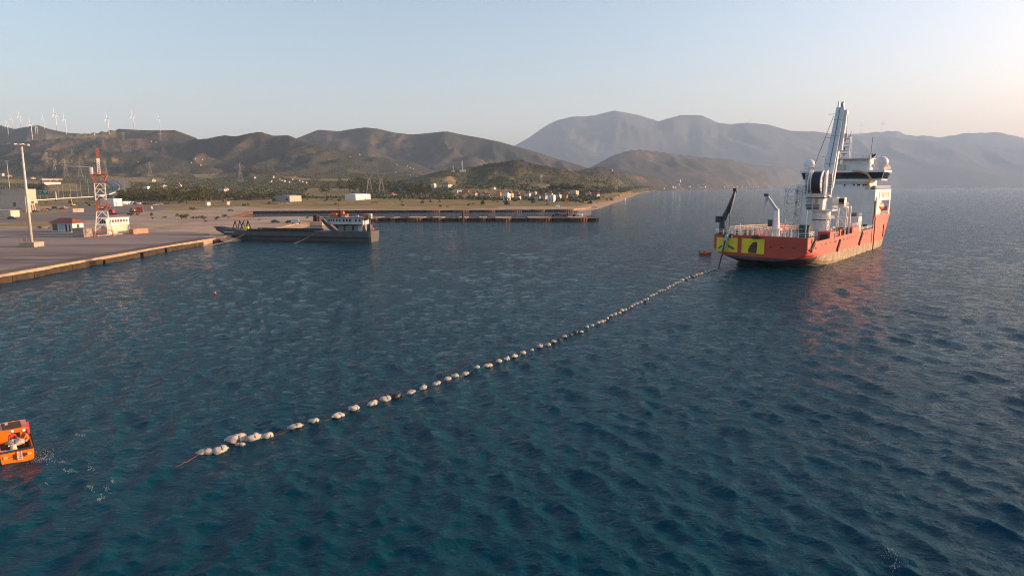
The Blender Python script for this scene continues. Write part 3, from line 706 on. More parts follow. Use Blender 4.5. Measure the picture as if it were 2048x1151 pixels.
for i, m in enumerate((M_WHITE, M_WHITE, M_REDST)):
    mb = MB()
    for k in range(3):
        an = k * 2.094; x, y = math.cos(an) * 0.55, math.sin(an) * 0.55; mb.beam((x, y, zs[i]), (x, y, zs[i + 1]), 0.16)
        n = 6
        for j in range(n):
            an2 = an + 2.094; f0, f1 = j / n, (j + 1) / n; dz = zs[i + 1] - zs[i]
            mb.beam((x, y, zs[i] + dz * f0), (math.cos(an2) * 0.55, math.sin(an2) * 0.55, zs[i] + dz * f1), 0.12)
    mb.build('mast_section', m, t)
MB().tube((-2.3, 0.4, H1 + 0.2), (-2.3, 0.4, H1 + 2.6), 0.65, n=12).build('radar_housing', M_WHITE, t)
for a, b, w_ in (((-2.3, 0.4, H1 + 2.7), (-8.5, 0.4, H1 + 2.9), 0.16), ((2.2, -2.0, H1), (2.2, -2.0, H1 + 5), 0.08), ((2.4, 2.0, H1), (2.4, 2.0, H1 + 4), 0.08)): MB().beam(a, b, w_).build('antenna', M_GALV, t)
# floodlight masts
def light_mast(px, py, pyt, label, plinth):
    p = at(px, py, GZ0) if plinth else place(px, py)
    t = thing('light_mast', label, 'light mast', p, 0.0, 'floodlight masts of the port')
    H = solve(lambda k: project(p + Vector((0, 0, k)))[1], pyt, 0, 80, rising=False)
    z0 = 0.0
    if plinth:
        MB().box((0, 0, 0.75), (4.6, 4.6, 1.5)).build('plinth', M_CONC, t, bevel=0.12); z0 = 1.4
        MB().box((-1.6, -0.2, 2.0), (0.9, 0.9, 1.1)).build('control_box', M_CONC, t)
    MB().tube((0, 0, z0), (0, 0, H), 0.48, 0.26, n=12).build('pole', paint('pale_pole', (0.60, 0.54, 0.47), 0.6, var=0.15), t, smooth=True)
    hd = MB().tube((0, 0, H - 0.2), (0, 0, H + 0.3), 0.75, n=12); hd.build('head_frame', M_GALV, t)
    for k in range(6):
        a = k * math.pi / 3; MB().beam((0.5 * math.cos(a), 0.5 * math.sin(a), H), (1.5 * math.cos(a), 1.5 * math.sin(a), H), 0.1).box((1.7 * math.cos(a), 1.7 * math.sin(a), H - 0.05), (0.7, 0.7, 0.45), a).build('floodlight', M_GALV, t)
light_mast(64, 493, 289, 'tall floodlight mast on a square concrete plinth nearest the water', True)
light_mast(21, 392, 322, 'floodlight mast rising behind the beige building', False)
light_mast(53, 392, 328, 'far floodlight mast hidden behind the tall nearest mast', False)
# beige port building
fp = footprint(-60, 53, 425, 63, 392); t, w, d, h = flat_building('port_building', 'beige two storey port building cut by the left edge', 'building', fp, M_BEIGE, M_CONC)
windows(t, 'front', [(-w * 0.215, -w * 0.165)], h * 0.38, h * 0.62, paint('blue_shutter', (0.12, 0.14, 0.22), 0.6))
MB().box((-w * 0.2, -1.2, h * 0.19), (6, 2.4, h * 0.14)).build('porch_roof', M_BEIGE, t)
windows(t, 'front', [(-w * 0.235, -w * 0.175)], 0.2, h * 0.11, M_DARK, name='doorway')
for i in range(9): MB().box((-2.6 + i * 0.5 - 4, -1.0, 3.3 - i * 0.36), (0.5, 1.4, 0.2)).build('stair_step', M_CONC, t)
mb = MB().beam((-6.8, -1.7, 4.4), (-2.2, -1.7, 1.1), 0.08); mb.build('handrail', M_GALV, t)
c = place(8, 425); c = Vector((c.x, c.y + 8, c.z)); c, w, d, h = footprint(-70, 52, 410, 54, 378.5)
t = thing('port_building', 'taller pale storey standing behind the beige port building', 'building', c, -0.29)
MB().box((-w / 2 + 1, 6, h / 2), (w, 9, h)).build('wall', M_BEIGE, t); MB().box((-w / 2 + 1, 6, h + 0.15), (w + 0.4, 9.4, 0.3)).build('roof', M_CONC, t)
windows(t, 'front', even(3, -w, -w * 0.3, 2.0), h * 0.75, h * 0.9)
fp = footprint(-60, 22, 434, 40, 421, -0.29); t, w, d, h = flat_building('garden_wall', 'low cream boundary wall below the beige building', 'wall', fp, M_CREAM, M_CREAM)
fp = footprint(64, 70, 421, 77, 402); c, w, d, h = fp
t = thing('gate_kiosk', 'small flat roofed cream kiosk beside the beige building', 'kiosk', c, -0.29)
MB().box((-w / 2, d / 2, h - 0.7), (w, d, 1.4)).build('roof', M_CREAM, t); MB().box((-w / 2, d / 2 + 1, h / 2 - 0.7), (w * 0.7, d * 0.7, h - 1.4)).build('wall', M_DARK, t)
for x in (-w + 0.4, -0.4): MB().box((x, 0.4, h / 2 - 0.7), (0.6, 0.6, h - 1.4)).build('pillar', M_CREAM, t)
# warehouses and hangars
fp = footprint(201, 228, 412, 245, 397.5); t, w, d, h = flat_building('warehouse', 'white flat warehouse in front of the row of big trees', 'warehouse', fp, M_WHITE, M_WHITE)
windows(t, 'side', [(d * 0.2, d * 0.35)], 0.1, h * 0.6, M_GREYCL, name='door')
fp = footprint(240, 246, 409.5, 262, 403); t, w, d, h = flat_building('shed', 'low white shed joined to the white warehouse', 'shed', fp, M_WHITE, M_WHITE)
fp = footprint(260, 263, 408.5, 276, 404); t, w, d, h = flat_building('shed', 'lowest white shed at the end of the lorry park', 'shed', fp, M_WHITE, M_WHITE)
def hangar(label, fp, mf, ms, rz):
    c, w, d, h = fp; t = thing('hangar', label, 'hangar', c, rz)
    ex = MB().box((-w / 2, d / 2, h / 2 - 0.5), (w, d, h + 1)); ex.build('wall', ms, t)
    n = 9
    for k in range(n):                                                # cladding sheets of the front, proud of the wall
        x0 = -w + w * k / n; MB().box((x0 + w / n / 2, -0.06, h / 2), (w / n - 0.12, 0.12, h - 0.1)).build('cladding_sheet', mf, t)
    m = int(d / 3.2)
    for k in range(m):
        y0 = d * k / m; MB().box((0.06, y0 + d / m / 2, h / 2), (0.12, d / m - 0.12, h - 0.1)).build('cladding_sheet', ms, t)
    r = MB(); r.add([(-w - 0.3, -0.3, h), (0.3, -0.3, h), (0.3, d + 0.3, h), (-w - 0.3, d + 0.3, h), (-w / 2, -0.3, h + 0.7), (-w / 2, d + 0.3, h + 0.7)], [(0, 1, 4), (1, 2, 5, 4), (2, 3, 5), (3, 0, 4, 5), (3, 2, 1, 0)])
    r.build('roof', ms, t)
    return t, w, d, h
t, w, d, h = hangar('grey metal hangar in the dry field, sunlight coloured into its tan side', footprint(551, 579.5, 403.5, 603, 391.5, -0.42), M_GREYCL, M_TAN, -0.42)  # front takes the shaded grey, side the sunlit tan: light as colour
windows(t, 'front', [(-w * 0.25, -w * 0.12)], 1.6, 3.8, M_DARK, depth=0.3)
t, w, d, h = hangar('white metal hangar standing in the dry field', footprint(690, 711.5, 400, 741, 388.5, -0.42), M_WHITE, M_WHITE, -0.42)
windows(t, 'side', [(d * 0.62, d * 0.72)], 0.1, 2.6, M_GREYCL, depth=0.3, name='door')
fp = footprint(411, 415, 411, 422, 404.5, -0.42); t, w, d, h = flat_building('site_cabin', 'white square site cabin on the bare ground', 'cabin', fp, M_WHITE, M_WHITE)
fp = footprint(452, 454, 409.5, 461, 403.5, -0.42); t, w, d, h = flat_building('site_cabin', 'pinkish site cabin on the bare ground', 'cabin', fp, M_PINK, M_PINK)
fp = footprint(144, 146, 424.5, 168, 417.5, -0.29); t, w, d, h = flat_building('container', 'faded pink shipping container behind the guard house', 'container', fp, M_PINK, M_PINK)
for k in range(10): MB().box((0.06, d * (k + 0.5) / 10, h / 2), (0.14, d / 24, h * 0.9)).build('rib', M_PINK, t)
# long banner-like low building and red roofed shed on the plain
fp = footprint(81, 84, 370, 122, 364, -0.5); flat_building('sales_building', 'long low red and white building on the plain', 'building', fp, M_WHITE, M_RED, -0.5)
fp = footprint(78, 84, 361.5, 125, 357.5, -0.5); flat_building('greenhouse', 'long white roofed greenhouse below the hills', 'greenhouse', fp, M_PINK, M_WHITE, -0.5)

# houses: wall, hipped or flat roof, windows, a chimney; built once per kind and copied with their parts
def house_proto(kind, mw):
    t = empty('village_house'); w, d, h = 1.0, 1.0, 0.62
    hh = {'hip': 0.60, 'gable': 0.58, 'flat': 0.92, 'two': 0.70}[kind]
    MB().box((0, 0, hh / 2 - 0.15), (w, d, hh + 0.3)).build('wall', mw, t)
    if kind in ('hip', 'two'): rf = hip_roof(MB(), -0.5, 0.5, -0.5, 0.5, hh, 1 - hh, 0.06, ridge=0.42).build('roof', M_TILE, t)
    elif kind == 'gable':
        rf = MB().add([(-0.56, -0.54, hh), (0.56, -0.54, hh), (0.56, 0.54, hh), (-0.56, 0.54, hh), (-0.56, 0, 1.0), (0.56, 0, 1.0)], [(0, 1, 5, 4), (2, 3, 4, 5), (1, 2, 5), (3, 0, 4), (3, 2, 1, 0)]).build('roof', M_TILE, t)
    else:
        rf = MB().box((0, 0, hh + 0.04), (1.04, 1.04, 0.08)).build('roof', mw, t)
        MB().box((0.18, 0.1, hh + 0.12), (0.32, 0.36, 0.18)).build('stair_head', mw, rf)
    if kind != 'flat': MB().box((0.22, 0.12, 0.95), (0.07, 0.09, 0.22)).build('chimney', mw, rf)
    rows = [(0.12, 0.36), (0.46, 0.62)] if kind in ('two', 'flat') else [(0.15, 0.42)]
    for z0, z1 in rows:
        for k in range(3):
            MB().box((-0.3 + 0.3 * k, -0.5, (z0 + z1) / 2), (0.13, 0.03, z1 - z0)).build('window', M_DARK, t)
        for k in range(2):
            MB().box((0.5, -0.22 + 0.42 * k, (z0 + z1) / 2), (0.03, 0.15, z1 - z0)).build('window', M_DARK, t)
    if kind == 'two': MB().box((0, -0.56, 0.40), (0.85, 0.16, 0.03)).build('balcony', mw, t)
    return t
PROTO = {}
def house(kind, mw, pxl, pxr, pyb, pyt, label, rz, group='houses of the shore village', depth=None):
    key = (kind, mw.name); c = place((pxl + pxr) / 2, pyb)
    if key in PROTO: t = copy_tree(PROTO[key])
    else: t = PROTO[key] = house_proto(kind, mw)
    s = c.y / FPX; wpx = (pxr - pxl) * s; a = abs(math.cos(rz)); b = abs(math.sin(rz)); w = wpx / (a + 0.8 * b); h = (pyb - pyt) * s
    t.location = (c.x, c.y + w * 0.35, c.z); t.rotation_euler = (0, 0, rz); t.scale = (w, w * 0.8 if depth is None else depth, h)
    tag(t, label, 'house', group)
HS = [('two', M_CREAM, 943, 955, 395, 383, 'cream house with red hipped roof at the start of the shore village'),
 ('hip', M_WHITE, 962, 974, 390.5, 383.5, 'white single storey house behind the pink one'), ('gable', M_PINK, 968, 981, 394, 386, 'pink house with red gable roof in the shore village'),
 ('flat', M_CORAL, 992, 1002.5, 392.5, 385, 'coral coloured flat house in the shore village'), ('flat', M_WHITE, 1003, 1021, 400, 387, 'big plain white house closest to the bare shore ground'),
 ('two', M_CREAM, 1012, 1027, 395, 383, 'cream two storey house behind the big plain white one'), ('hip', M_OCHRE, 1027.5, 1041, 391, 382.5, 'ochre house with red roof in the shore village'),
 ('gable', M_WHITE, 1033, 1042, 398.5, 388.5, 'narrow white gabled house below the ochre one'), ('two', M_WHITE, 1050, 1062, 395, 383, 'white two storey house right of the ochre one'),
 ('flat', M_CREAM, 1062, 1074, 393, 384, 'long cream flat roofed house in the middle of the village'), ('hip', M_WHITE, 1068, 1082, 400.5, 388.5, 'white house with wide red roof near the shore'),
 ('two', M_CREAM, 1081, 1095, 401, 387.5, 'tall cream house with balcony near the shore'), ('hip', M_WHITE, 1091, 1102, 390, 383, 'small white house at the back of the village'),
 ('two', M_WHITE, 1095, 1106, 396, 383, 'white two storey house beside the tall cream one'), ('flat', M_WHITE, 1097, 1112, 403.5, 391, 'white flat roofed house standing furthest forward on the shore'),
 ('two', M_WHITE, 1108, 1123, 397, 386.5, 'bright white house behind the forward flat roofed one'), ('gable', M_OCHRE, 1123, 1136, 396.5, 388, 'low house with long red roof near the beach'),
 ('hip', M_PINK, 1126, 1139, 389.5, 382, 'pinkish house at the back under the dark trees'), ('flat', M_CREAM, 1139, 1158, 391, 382, 'long cream house under the dark trees'),
 ('hip', M_CREAM, 1145, 1157, 395, 388, 'small red roofed house below the long cream one'), ('hip', M_WHITE, 1168, 1184, 390.5, 383, 'white house with red roof above the beach'),
 ('gable', M_CREAM, 1182, 1200, 395, 385, 'last cream house with red roof at the end of the village'),
 ('two', M_WHITE, 882, 904, 375, 366, 'large white villa with two storeys on the slope'), ('flat', M_WHITE, 860, 872, 375.5, 368, 'white flat house beside the large villa'),
 ('gable', M_OCHRE, 927, 938, 386, 379, 'brown house beside the blue roofed shed'), ('hip', M_WHITE, 979, 992, 378.5, 373, 'white house with red roof at the edge of the tan field'),
 ('gable', M_WHITE, 436, 455, 382.5, 374.5, 'white farmhouse with red roof in the olive groves'), ('hip', M_CREAM, 512, 522, 390, 384, 'small cream hut with red roof in the olive groves'),
 ('hip', M_CREAM, 770, 792, 393.5, 385.2, 'cream bungalow with red roof beside the twin pylons'), ('gable', M_WHITE, 836, 846, 389, 384, 'small white gabled hut before the wood'),
 ('hip', M_CREAM, 296, 309, 363, 357, 'house with bright red roof above the highway bend'), ('two', M_WHITE, 350, 361, 377.5, 366, 'white two storey house in the trees above the row of big trees'),
 ('hip', M_WHITE, 318, 332, 374, 369, 'low white house in the groves'), ('flat', M_WHITE, 288, 298, 378, 373, 'small white block beside the blue sign'),
 ('flat', M_WHITE, 1, 7, 352, 347.5, 'tiny white house at the left edge under the hills'), ('gable', M_CORAL, 9, 21, 354, 348.5, 'coral house at the left edge under the hills'),
 ('gable', M_CREAM, 54, 68, 358.5, 353.5, 'cream house with red roof right of the nearest light mast')]
for i, (k, m, a, b, y1, y0, lab) in enumerate(HS): house(k, m, a, b, y1, y0, lab, -0.5 + 0.35 * ((i * 37) % 7) / 7.0 - 0.1, 'houses of the shore village' if a > 940 else 'houses scattered over the plain')
fp = footprint(911, 914, 386.5, 930, 380.5, -0.3); flat_building('shed', 'shed with bright blue roof at the village edge', 'shed', fp, M_GREYCL, M_BLUE, -0.3)
g_ = random.Random(12)
for i, (x, y) in enumerate([(508, 355), (545, 353.5), (557, 359), (562, 361), (568, 362), (577, 364), (584, 359), (597, 361), (603, 364), (611, 365), (541, 363)]):
    house(('hip', 'two', 'gable')[i % 3], (M_WHITE, M_CREAM)[i % 2], x - 3.0, x + 3.0, y + 1.5, y - 2.5, 'small pale house of the hamlet in the groves below the hills', -0.4 + g_.uniform(-.3, .3), 'hamlet houses in the groves')
for i, (x, y) in enumerate([(793, 328.5), (814, 332), (820, 335), (826, 337), (791, 344.5), (820, 349.5), (700, 313), (719, 309), (686, 350.5), (275, 323.5), (302, 283), (311, 284), (382, 325), (401, 330), (404, 318), (390, 317), (188, 269)]):
    house(('hip', 'flat', 'gable')[i % 3], (M_WHITE, M_CREAM)[i % 2], x - 1.5, x + 1.5, y + 1.0, y - 1.1, 'tiny pale house high on the scrub hillside', -0.4 + g_.uniform(-.3, .3), 'hillside houses')
for i in range(64):                                                # town on the far shore
    x = g_.choice([g_.uniform(1300, 1372), g_.uniform(1372, 1500), g_.uniform(1500, 1600)]) if i < 52 else g_.uniform(1790, 2040)
    yb = np.interp(x, [1300, 1360, 1450, 1600, 1800, 2048], [379.0, 377.0, 375.6, 374.2, 373.4, 373.2]) - g_.uniform(0.3, 4.5) * (1 if x < 1400 else 0.5)
    s = g_.uniform(1.6, 3.4) if x < 1400 else g_.uniform(1.2, 2.4)
    if x > 1700: s *= 0.7
    house(('hip', 'flat', 'two')[i % 3], (M_WHITE, M_CREAM, M_WHITE, M_PINK)[i % 4], x - s, x + s, yb, yb - s * 1.3, 'tiny pale house in the strip of town along the far shore', -0.4 + g_.uniform(-.3, .3), 'far shore town')
house('hip', M_CORAL, 1216, 1227, 341, 337.5, 'red roofed house alone on the wooded headland', -0.4, 'hillside houses')
house('two', M_WHITE, 1352, 1363, 363, 356, 'pair of tall white blocks on the slope above the far shore', -0.4, 'hillside houses')

# power pylons
def pylon_proto(H=1.0):
    t = empty('power_pylon'); M = paint('pylon_steel', (0.26, 0.24, 0.22), 0.6, metal=0.2, var=0.2)
    def hw(z): return 0.13 - 0.105 * min(1, z / 0.72)
    mb = MB(); zs = [0, 0.2, 0.38, 0.52, 0.63, 0.72, 0.82, 0.92]
    for a, b in zip(zs[:-1], zs[1:]):
        A, B = hw(a), hw(b); q0 = [(-A, -A, a), (A, -A, a), (A, A, a), (-A, A, a)]; q1 = [(-B, -B, b), (B, -B, b), (B, B, b), (-B, B, b)]
        for k in range(4):
            k2 = (k + 1) % 4; mb.beam(q0[k], q1[k], 0.009); mb.beam(q0[k], q1[k2], 0.005); mb.beam(q0[k2], q1[k], 0.005)
    mb.beam((0, 0, 0.92), (0, 0, 1.0), 0.02); mb.build('lattice_body', M, t)
    for z, w in ((0.66, 0.20), (0.77, 0.26), (0.88, 0.18)):
        a = MB(); a.beam((-w, 0, z), (w, 0, z), 0.008); a.beam((-w, 0, z), (0, 0, z + 0.05), 0.006); a.beam((w, 0, z), (0, 0, z + 0.05), 0.006)
        for s in (-w, w): a.beam((s, 0, z), (s, 0, z - 0.05), 0.010)
        a.build('cross_arm', M, t)
    return t
def portal_pylon_proto():
    t = empty('power_pylon'); M = paint('pylon_steel', (0.26, 0.24, 0.22), 0.6, metal=0.2, var=0.2)
    for s in (-1, 1):
        mb = MB()
        for dx, dy in ((-0.06, -0.06), (0.06, -0.06), (0.06, 0.06), (-0.06, 0.06)):
            mb.beam((s * 0.0 + dx * 2.2, dy * 2.2, 0), (s * 0.02 + dx * 0.5, dy * 0.5, 0.66), 0.014)
        if s == 1:
            for k in range(5):
                z0, z1 = 0.66 * k / 5, 0.66 * (k + 1) / 5; a0, a1 = 0.13 - 0.1 * k / 5, 0.13 - 0.1 * (k + 1) / 5
                mb.beam((-a0, -a0, z0), (a1, -a1, z1), 0.009); mb.beam((a0, -a0, z0), (-a1, -a1, z1), 0.009); mb.beam((a0, a0, z0), (a1, -a1, z1), 0.009); mb.beam((-a0, a0, z0), (-a1, -a1, z1), 0.009)
        mb.beam((0, 0, 0.64), (s * 0.16, 0, 0.88), 0.016); mb.beam((s * 0.05, 0, 0.66), (s * 0.17, 0, 0.88), 0.012); mb.beam((s * 0.15, 0, 0.88), (s * 0.13, 0, 1.0), 0.012)
        mb.build('leg', M, t)
    mb = MB().beam((-0.34, 0, 0.88), (0.34, 0, 0.88), 0.018); mb.beam((-0.34, 0, 0.88), (-0.1, 0, 0.92), 0.01); mb.beam((0.34, 0, 0.88), (0.1, 0, 0.92), 0.01); mb.build('cross_arm', M, t)
    return t
PY = [(161, 354, 321, 'latticed power pylon straight behind the radio tower'), (132, 354, 318, 'power pylon second to the left of the radio tower'), (110, 352, 320, 'power pylon third to the left of the radio tower'),
      (145, 313, 295, 'small power pylon on the brown slope above the radio tower'), (94, 322, 304, 'small power pylon on the slope right of the nearest light mast'), (301, 354, 323, 'power pylon at the hill foot right of the highway bend'),
      (247, 281, 264, 'small power pylon on the ridge below the wind turbines'), (322, 283, 264, 'small power pylon below the rightmost ridge turbine'), (207, 291, 278, 'smallest power pylon on the brown hillside'),
      (481, 364, 327, 'power pylon in the groves left of the hamlet'), (1082, 374, 349, 'power pylon on the slope above the village'), (1233, 377, 361, 'power pylon above the beach beyond the village')]
pp = None
for px, yb, yt, lab in PY:
    c = place(px, yb); H = (yb - yt) * c.y / FPX
    if pp is None: o = pp = pylon_proto()
    else: o = copy_tree(pp)
    o.location = c; o.scale = (H, H, H); o.rotation_euler = (0, 0, 0.5 + 0.2 * (px % 5)); tag(o, lab, 'pylon', 'power pylons')
pp = None
for px, yb, yt, lab in [(739, 388, 341, 'tall portal pylon behind the white hangar'), (763, 390, 342, 'tall portal pylon right of the one behind the white hangar')]:
    c = place(px, yb); H = (yb - yt) * c.y / FPX
    if pp is None: o = pp = portal_pylon_proto()
    else: o = copy_tree(pp)
    o.location = c; o.scale = (H, H, H); o.rotation_euler = (0, 0, 0.25); tag(o, lab, 'pylon', 'portal pylons')
for px, yb, yt, lab in [(925, 344, 322, 'antenna mast on the low wooded hill'), (906.5, 344, 331, 'shorter antenna mast on the low wooded hill')]:
    c = place(px, yb); H = (yb - yt) * c.y / FPX; t = thing('antenna_mast', lab, 'antenna mast', c)
    MB().beam((0, 0, 0), (0, 0, H), H * 0.07, None, H * 0.03).build('mast', M_WHITE, t)
    MB().box((0, 0, H * 0.1), (H * 0.5, H * 0.3, H * 0.2)).build('equipment_hut', M_WHITE, t)
    for z in (0.6, 0.75, 0.88): MB().tube((-H * .06, -H * .05, H * z), (-H * .06, -H * .09, H * z), H * 0.045, n=8).build('dish', M_WHITE, t)
# wind turbines
def turbine_proto():
    t = empty('wind_turbine'); M = paint('turbine_white', (0.70, 0.68, 0.66), 0.5, var=0.06)
    MB().tube((0, 0, 0), (0, 0, 1.0), 0.026, 0.016, n=10).build('tower', M, t, smooth=True)
    MB().beam((-0.05, 0, 1.02), (0.08, 0, 1.02), 0.045).build('nacelle', M, t)
    hb = MB().sphere((-0.065, 0, 1.02), 0.028, 8, 6).build('hub', M, t)
    for k in range(3):
        a = R(90 + 120 * k + 8); d = Vector((0, math.cos(a), math.sin(a))); q = Vector((0, -d.z, d.y)); b = MB(); r_ = []
        for f, w in ((0.03, 0.010), (0.09, 0.022), (0.25, 0.014), (0.42, 0.005)):
            p = Vector((-0.068, 0, 1.02)) + d * f; r_.append([p + q * w, p + Vector((-0.006, 0, 0)), p - q * w, p + Vector((0.006, 0, 0))])
        b.loft(r_, caps=True); b.build('blade', M, t)
    return t
TB = [(17.4, 273, 249), (25.6, 249, 237), (41.6, 249, 231), (65.2, 279, 248), (71.8, 267, 250), (75.5, 267, 254), (89, 257, 235), (112.8, 249, 228), (133, 268, 237), (218, 267, 237), (268.7, 258.5, 231), (320.3, 261, 237)]
FT = [(1336, 234, 229), (1352, 230.5, 225), (1368, 229, 223), (1386.6, 228, 221), (1498, 247, 239), (1513.7, 248, 240), (1721.6, 259.5, 250), (1764, 256, 246)]
ORD = ['first', 'second', 'third', 'fourth', 'fifth', 'sixth', 'seventh', 'eighth', 'ninth', 'tenth', 'eleventh', 'twelfth']
tp = None
for i, (px, yb, yh) in enumerate(TB + FT):
    far = i >= len(TB); c = place(px, yb + 1.2)
    H = solve(lambda k: project(c + Vector((0, 0, k)))[1], yh, 0, 400, rising=False)
    if tp is None: o = tp = turbine_proto()
    else: o = copy_tree(tp)
    o.location = c; s = H / 1.02; o.scale = (s, s, s); o.rotation_euler = (0, 0, 1.15 if far else 0.12 + 0.1 * math.sin(px))
    for ch in o.children:
        pass
    tag(o, ('tiny wind turbine on the hazy mountain skyline, %s from the left' % ORD[i - len(TB)]) if far else ('white wind turbine on the hill ridge, %s from the left edge' % ORD[i]), 'wind turbine', 'turbines on the far mountain' if far else 'turbines on the hill ridge')
# ------------------------------------------------------------------ trees and shrubs
def leaf_mat(name, dark, light):
    m, nt, b = new_mat(name); b.inputs['Roughness'].default_value = 0.9; b.inputs['Specular IOR Level'].default_value = 0.1
    oi = nt.nodes.new('ShaderNodeObjectInfo'); n = noise(nt, 3.0, 3, 0.6, co='obj')
    c = mix_rgb(nt, ramp(nt, n, 0.35, 0.65), dark, light)
    c = mix_rgb(nt, oi.outputs['Random'], c, mix_rgb(nt, 0.55, c, (0.10, 0.085, 0.03)))
    nt.links.new(c, b.inputs['Base Color']); return m
L_BROAD = leaf_mat('broad_leaves', (0.045, 0.060, 0.018), (0.15, 0.15, 0.045))
L_DARK = leaf_mat('dark_leaves', (0.018, 0.030, 0.014), (0.055, 0.070, 0.028))
L_OLIVE = leaf_mat('olive_leaves', (0.030, 0.038, 0.020), (0.085, 0.088, 0.050))
L_DRY = leaf_mat('dry_shrub_leaves', (0.045, 0.050, 0.018), (0.13, 0.115, 0.045))
M_BARK = paint('bark', (0.11, 0.085, 0.06), 0.95, var=0.4)
def leaf_cloud(mb, g, lobes, n, size):
    for (cx, cy, cz, rx, rz_) in lobes:
        for _ in range(n):
            while True:
                v = Vector((g.uniform(-1, 1), g.uniform(-1, 1), g.uniform(-1, 1)))
                if 0.25 < v.length < 1: break
            p = Vector((cx + v.x * rx, cy + v.y * rx, cz + v.z * rz_)); s = size * g.uniform(0.6, 1.3)
            a = Vector((g.gauss(0, 1), g.gauss(0, 1), g.gauss(0, 0.7))).normalized(); b = a.cross(Vector((g.gauss(0, 1), g.gauss(0, 1), g.gauss(0, 1)))).normalized()
            mb.add([p - a * s, p + b * s * 0.7, p + a * s, p - b * s * 0.7], [(0, 1, 2, 3)])
    return mb
def tree_proto(kind, seed, mat):
    g = random.Random(seed); t = empty({'broad': 'broadleaf_tree', 'cypress': 'cypress_tree', 'pine': 'pine_tree', 'shrub': 'shrub'}[kind]); lobes = []
    tr = MB()
    if kind == 'broad':
        tr.path([(0, 0, -0.05), (g.uniform(-.02, .02), 0.01, 0.25), (g.uniform(-.04, .04), 0, 0.55)], [0.028, 0.020, 0.010], 6)
        for k in range(13):
            z = g.uniform(0.28, 0.90); r_ = 0.27 * (1 - ((z - 0.52) / 0.5) ** 2) * g.uniform(0.6, 1.15); a = g.uniform(0, 6.28)
            lobes.append((math.cos(a) * r_, math.sin(a) * r_, z, g.uniform(0.09, 0.16), g.uniform(0.08, 0.13)))
            if k < 6: tr.path([(0, 0, 0.2 + 0.04 * k), (math.cos(a) * r_ * 0.9, math.sin(a) * r_ * 0.9, z)], [0.010, 0.004], 5)
        leaf_cloud(cr := MB(), g, lobes, 46, 0.036)
    elif kind == 'pine':
        tr.path([(0, 0, -0.05), (0.02, 0, 0.35), (0.01, 0.02, 0.7)], [0.026, 0.020, 0.010], 6)
        for k in range(11):
            a = g.uniform(0, 6.28); r_ = g.uniform(0.05, 0.34); lobes.append((math.cos(a) * r_, math.sin(a) * r_, g.uniform(0.55, 0.9), g.uniform(0.12, 0.18), g.uniform(0.06, 0.10)))
            tr.path([(0.01, 0, 0.5), (math.cos(a) * r_, math.sin(a) * r_, 0.72)], [0.010, 0.004], 5)
        leaf_cloud(cr := MB(), g, lobes, 46, 0.036)
    elif kind == 'cypress':
        tr.path([(0, 0, -0.05), (0, 0, 0.5)], [0.02, 0.01], 6)
        for k in range(9):
            z = 0.14 + 0.80 * k / 8; lobes.append((g.uniform(-.01, .01), g.uniform(-.01, .01), z, 0.085 * (1 - (abs(z - 0.4) / 0.68) ** 1.8) + 0.012, 0.08))
        leaf_cloud(cr := MB(), g, lobes, 36, 0.024)
    else:
        for k in range(5): a = g.uniform(0, 6.28); tr.path([(0, 0, -0.05), (math.cos(a) * 0.3, math.sin(a) * 0.3, 0.5)], [0.02, 0.008], 5)
        for k in range(9):
            a = g.uniform(0, 6.28); r_ = g.uniform(0.0, 0.62); lobes.append((math.cos(a) * r_, math.sin(a) * r_, g.uniform(0.25, 0.68), g.uniform(0.2, 0.34), g.uniform(0.16, 0.3)))
        leaf_cloud(cr := MB(), g, lobes, 34, 0.075)
    tr.build('trunk' if kind != 'shrub' else 'stem', M_BARK, t); cr.build('crown' if kind != 'shrub' else 'foliage', mat, t)
    return t
TP = {}
def tree(kind, px, pyb, hpx, label, group, mat, var=3, wide=1.0):
    k = (kind, mat.name, rnd.randrange(var)); c = place(px, pyb); h = hpx * c.y / FPX
    if k in TP: t = copy_tree(TP[k])
    else: t = TP[k] = tree_proto(kind, hash((kind, k[2])) % 1000 if False else (k[2] * 13 + len(kind) * 7 + len(mat.name)), mat)
    t.location = c; t.rotation_euler = (0, 0, rnd.uniform(0, 6.28)); w = h * wide * rnd.uniform(0.9, 1.15); t.scale = (w, w, h)
    tag(t, label, 'shrub' if kind == 'shrub' else 'tree', group)
rnd.seed(21)
TENS = ['', '', 'twenty', 'thirty', 'forty', 'fifty', 'sixty', 'seventy']; UN = ORD + ['thirteenth', 'fourteenth', 'fifteenth', 'sixteenth', 'seventeenth', 'eighteenth', 'nineteenth']
def ordinal(i):
    if i <= 19: return UN[i - 1]
    return TENS[i // 10][:-1] + 'ieth' if i % 10 == 0 else TENS[i // 10] + '-' + ORD[i % 10 - 1]
for i in range(30):
    x = 246 + i * 6.1 + rnd.uniform(-2, 2); tree('broad', x, 403.5 + 2.5 * math.sin(i) + (6 if i % 3 == 0 else 0) * 0.5 - i * 0.08, rnd.uniform(23, 33), 'big broadleaf tree, %s from the warehouse in the row behind the lorry park' % ordinal(i + 1), 'row of big trees behind the lorry park', L_BROAD, 4, 1.25)
for i in range(44): tree('broad', 424 + i * 3.3 + rnd.uniform(-2, 2), 396 + rnd.uniform(-3, 3), rnd.uniform(8, 14), 'bushy tree in the belt between the big trees and the grey hangar', 'tree belt before the groves', L_BROAD if i % 3 else L_DARK, 4, 1.3)
for x, y, h in ((214, 398, 17), (218, 399, 13), (200, 399, 11)): tree('cypress', x, y, h, 'dark conifer by the highway behind the white warehouse', 'conifers behind the white warehouse', L_DARK, 1, 1.8)
for i in range(6): tree('broad', 60 + i * 6, 383 + i % 2 * 2, rnd.uniform(12, 19), 'dark tree clumped behind the beige port building', 'trees behind the port building', L_DARK, 3, 1.3)
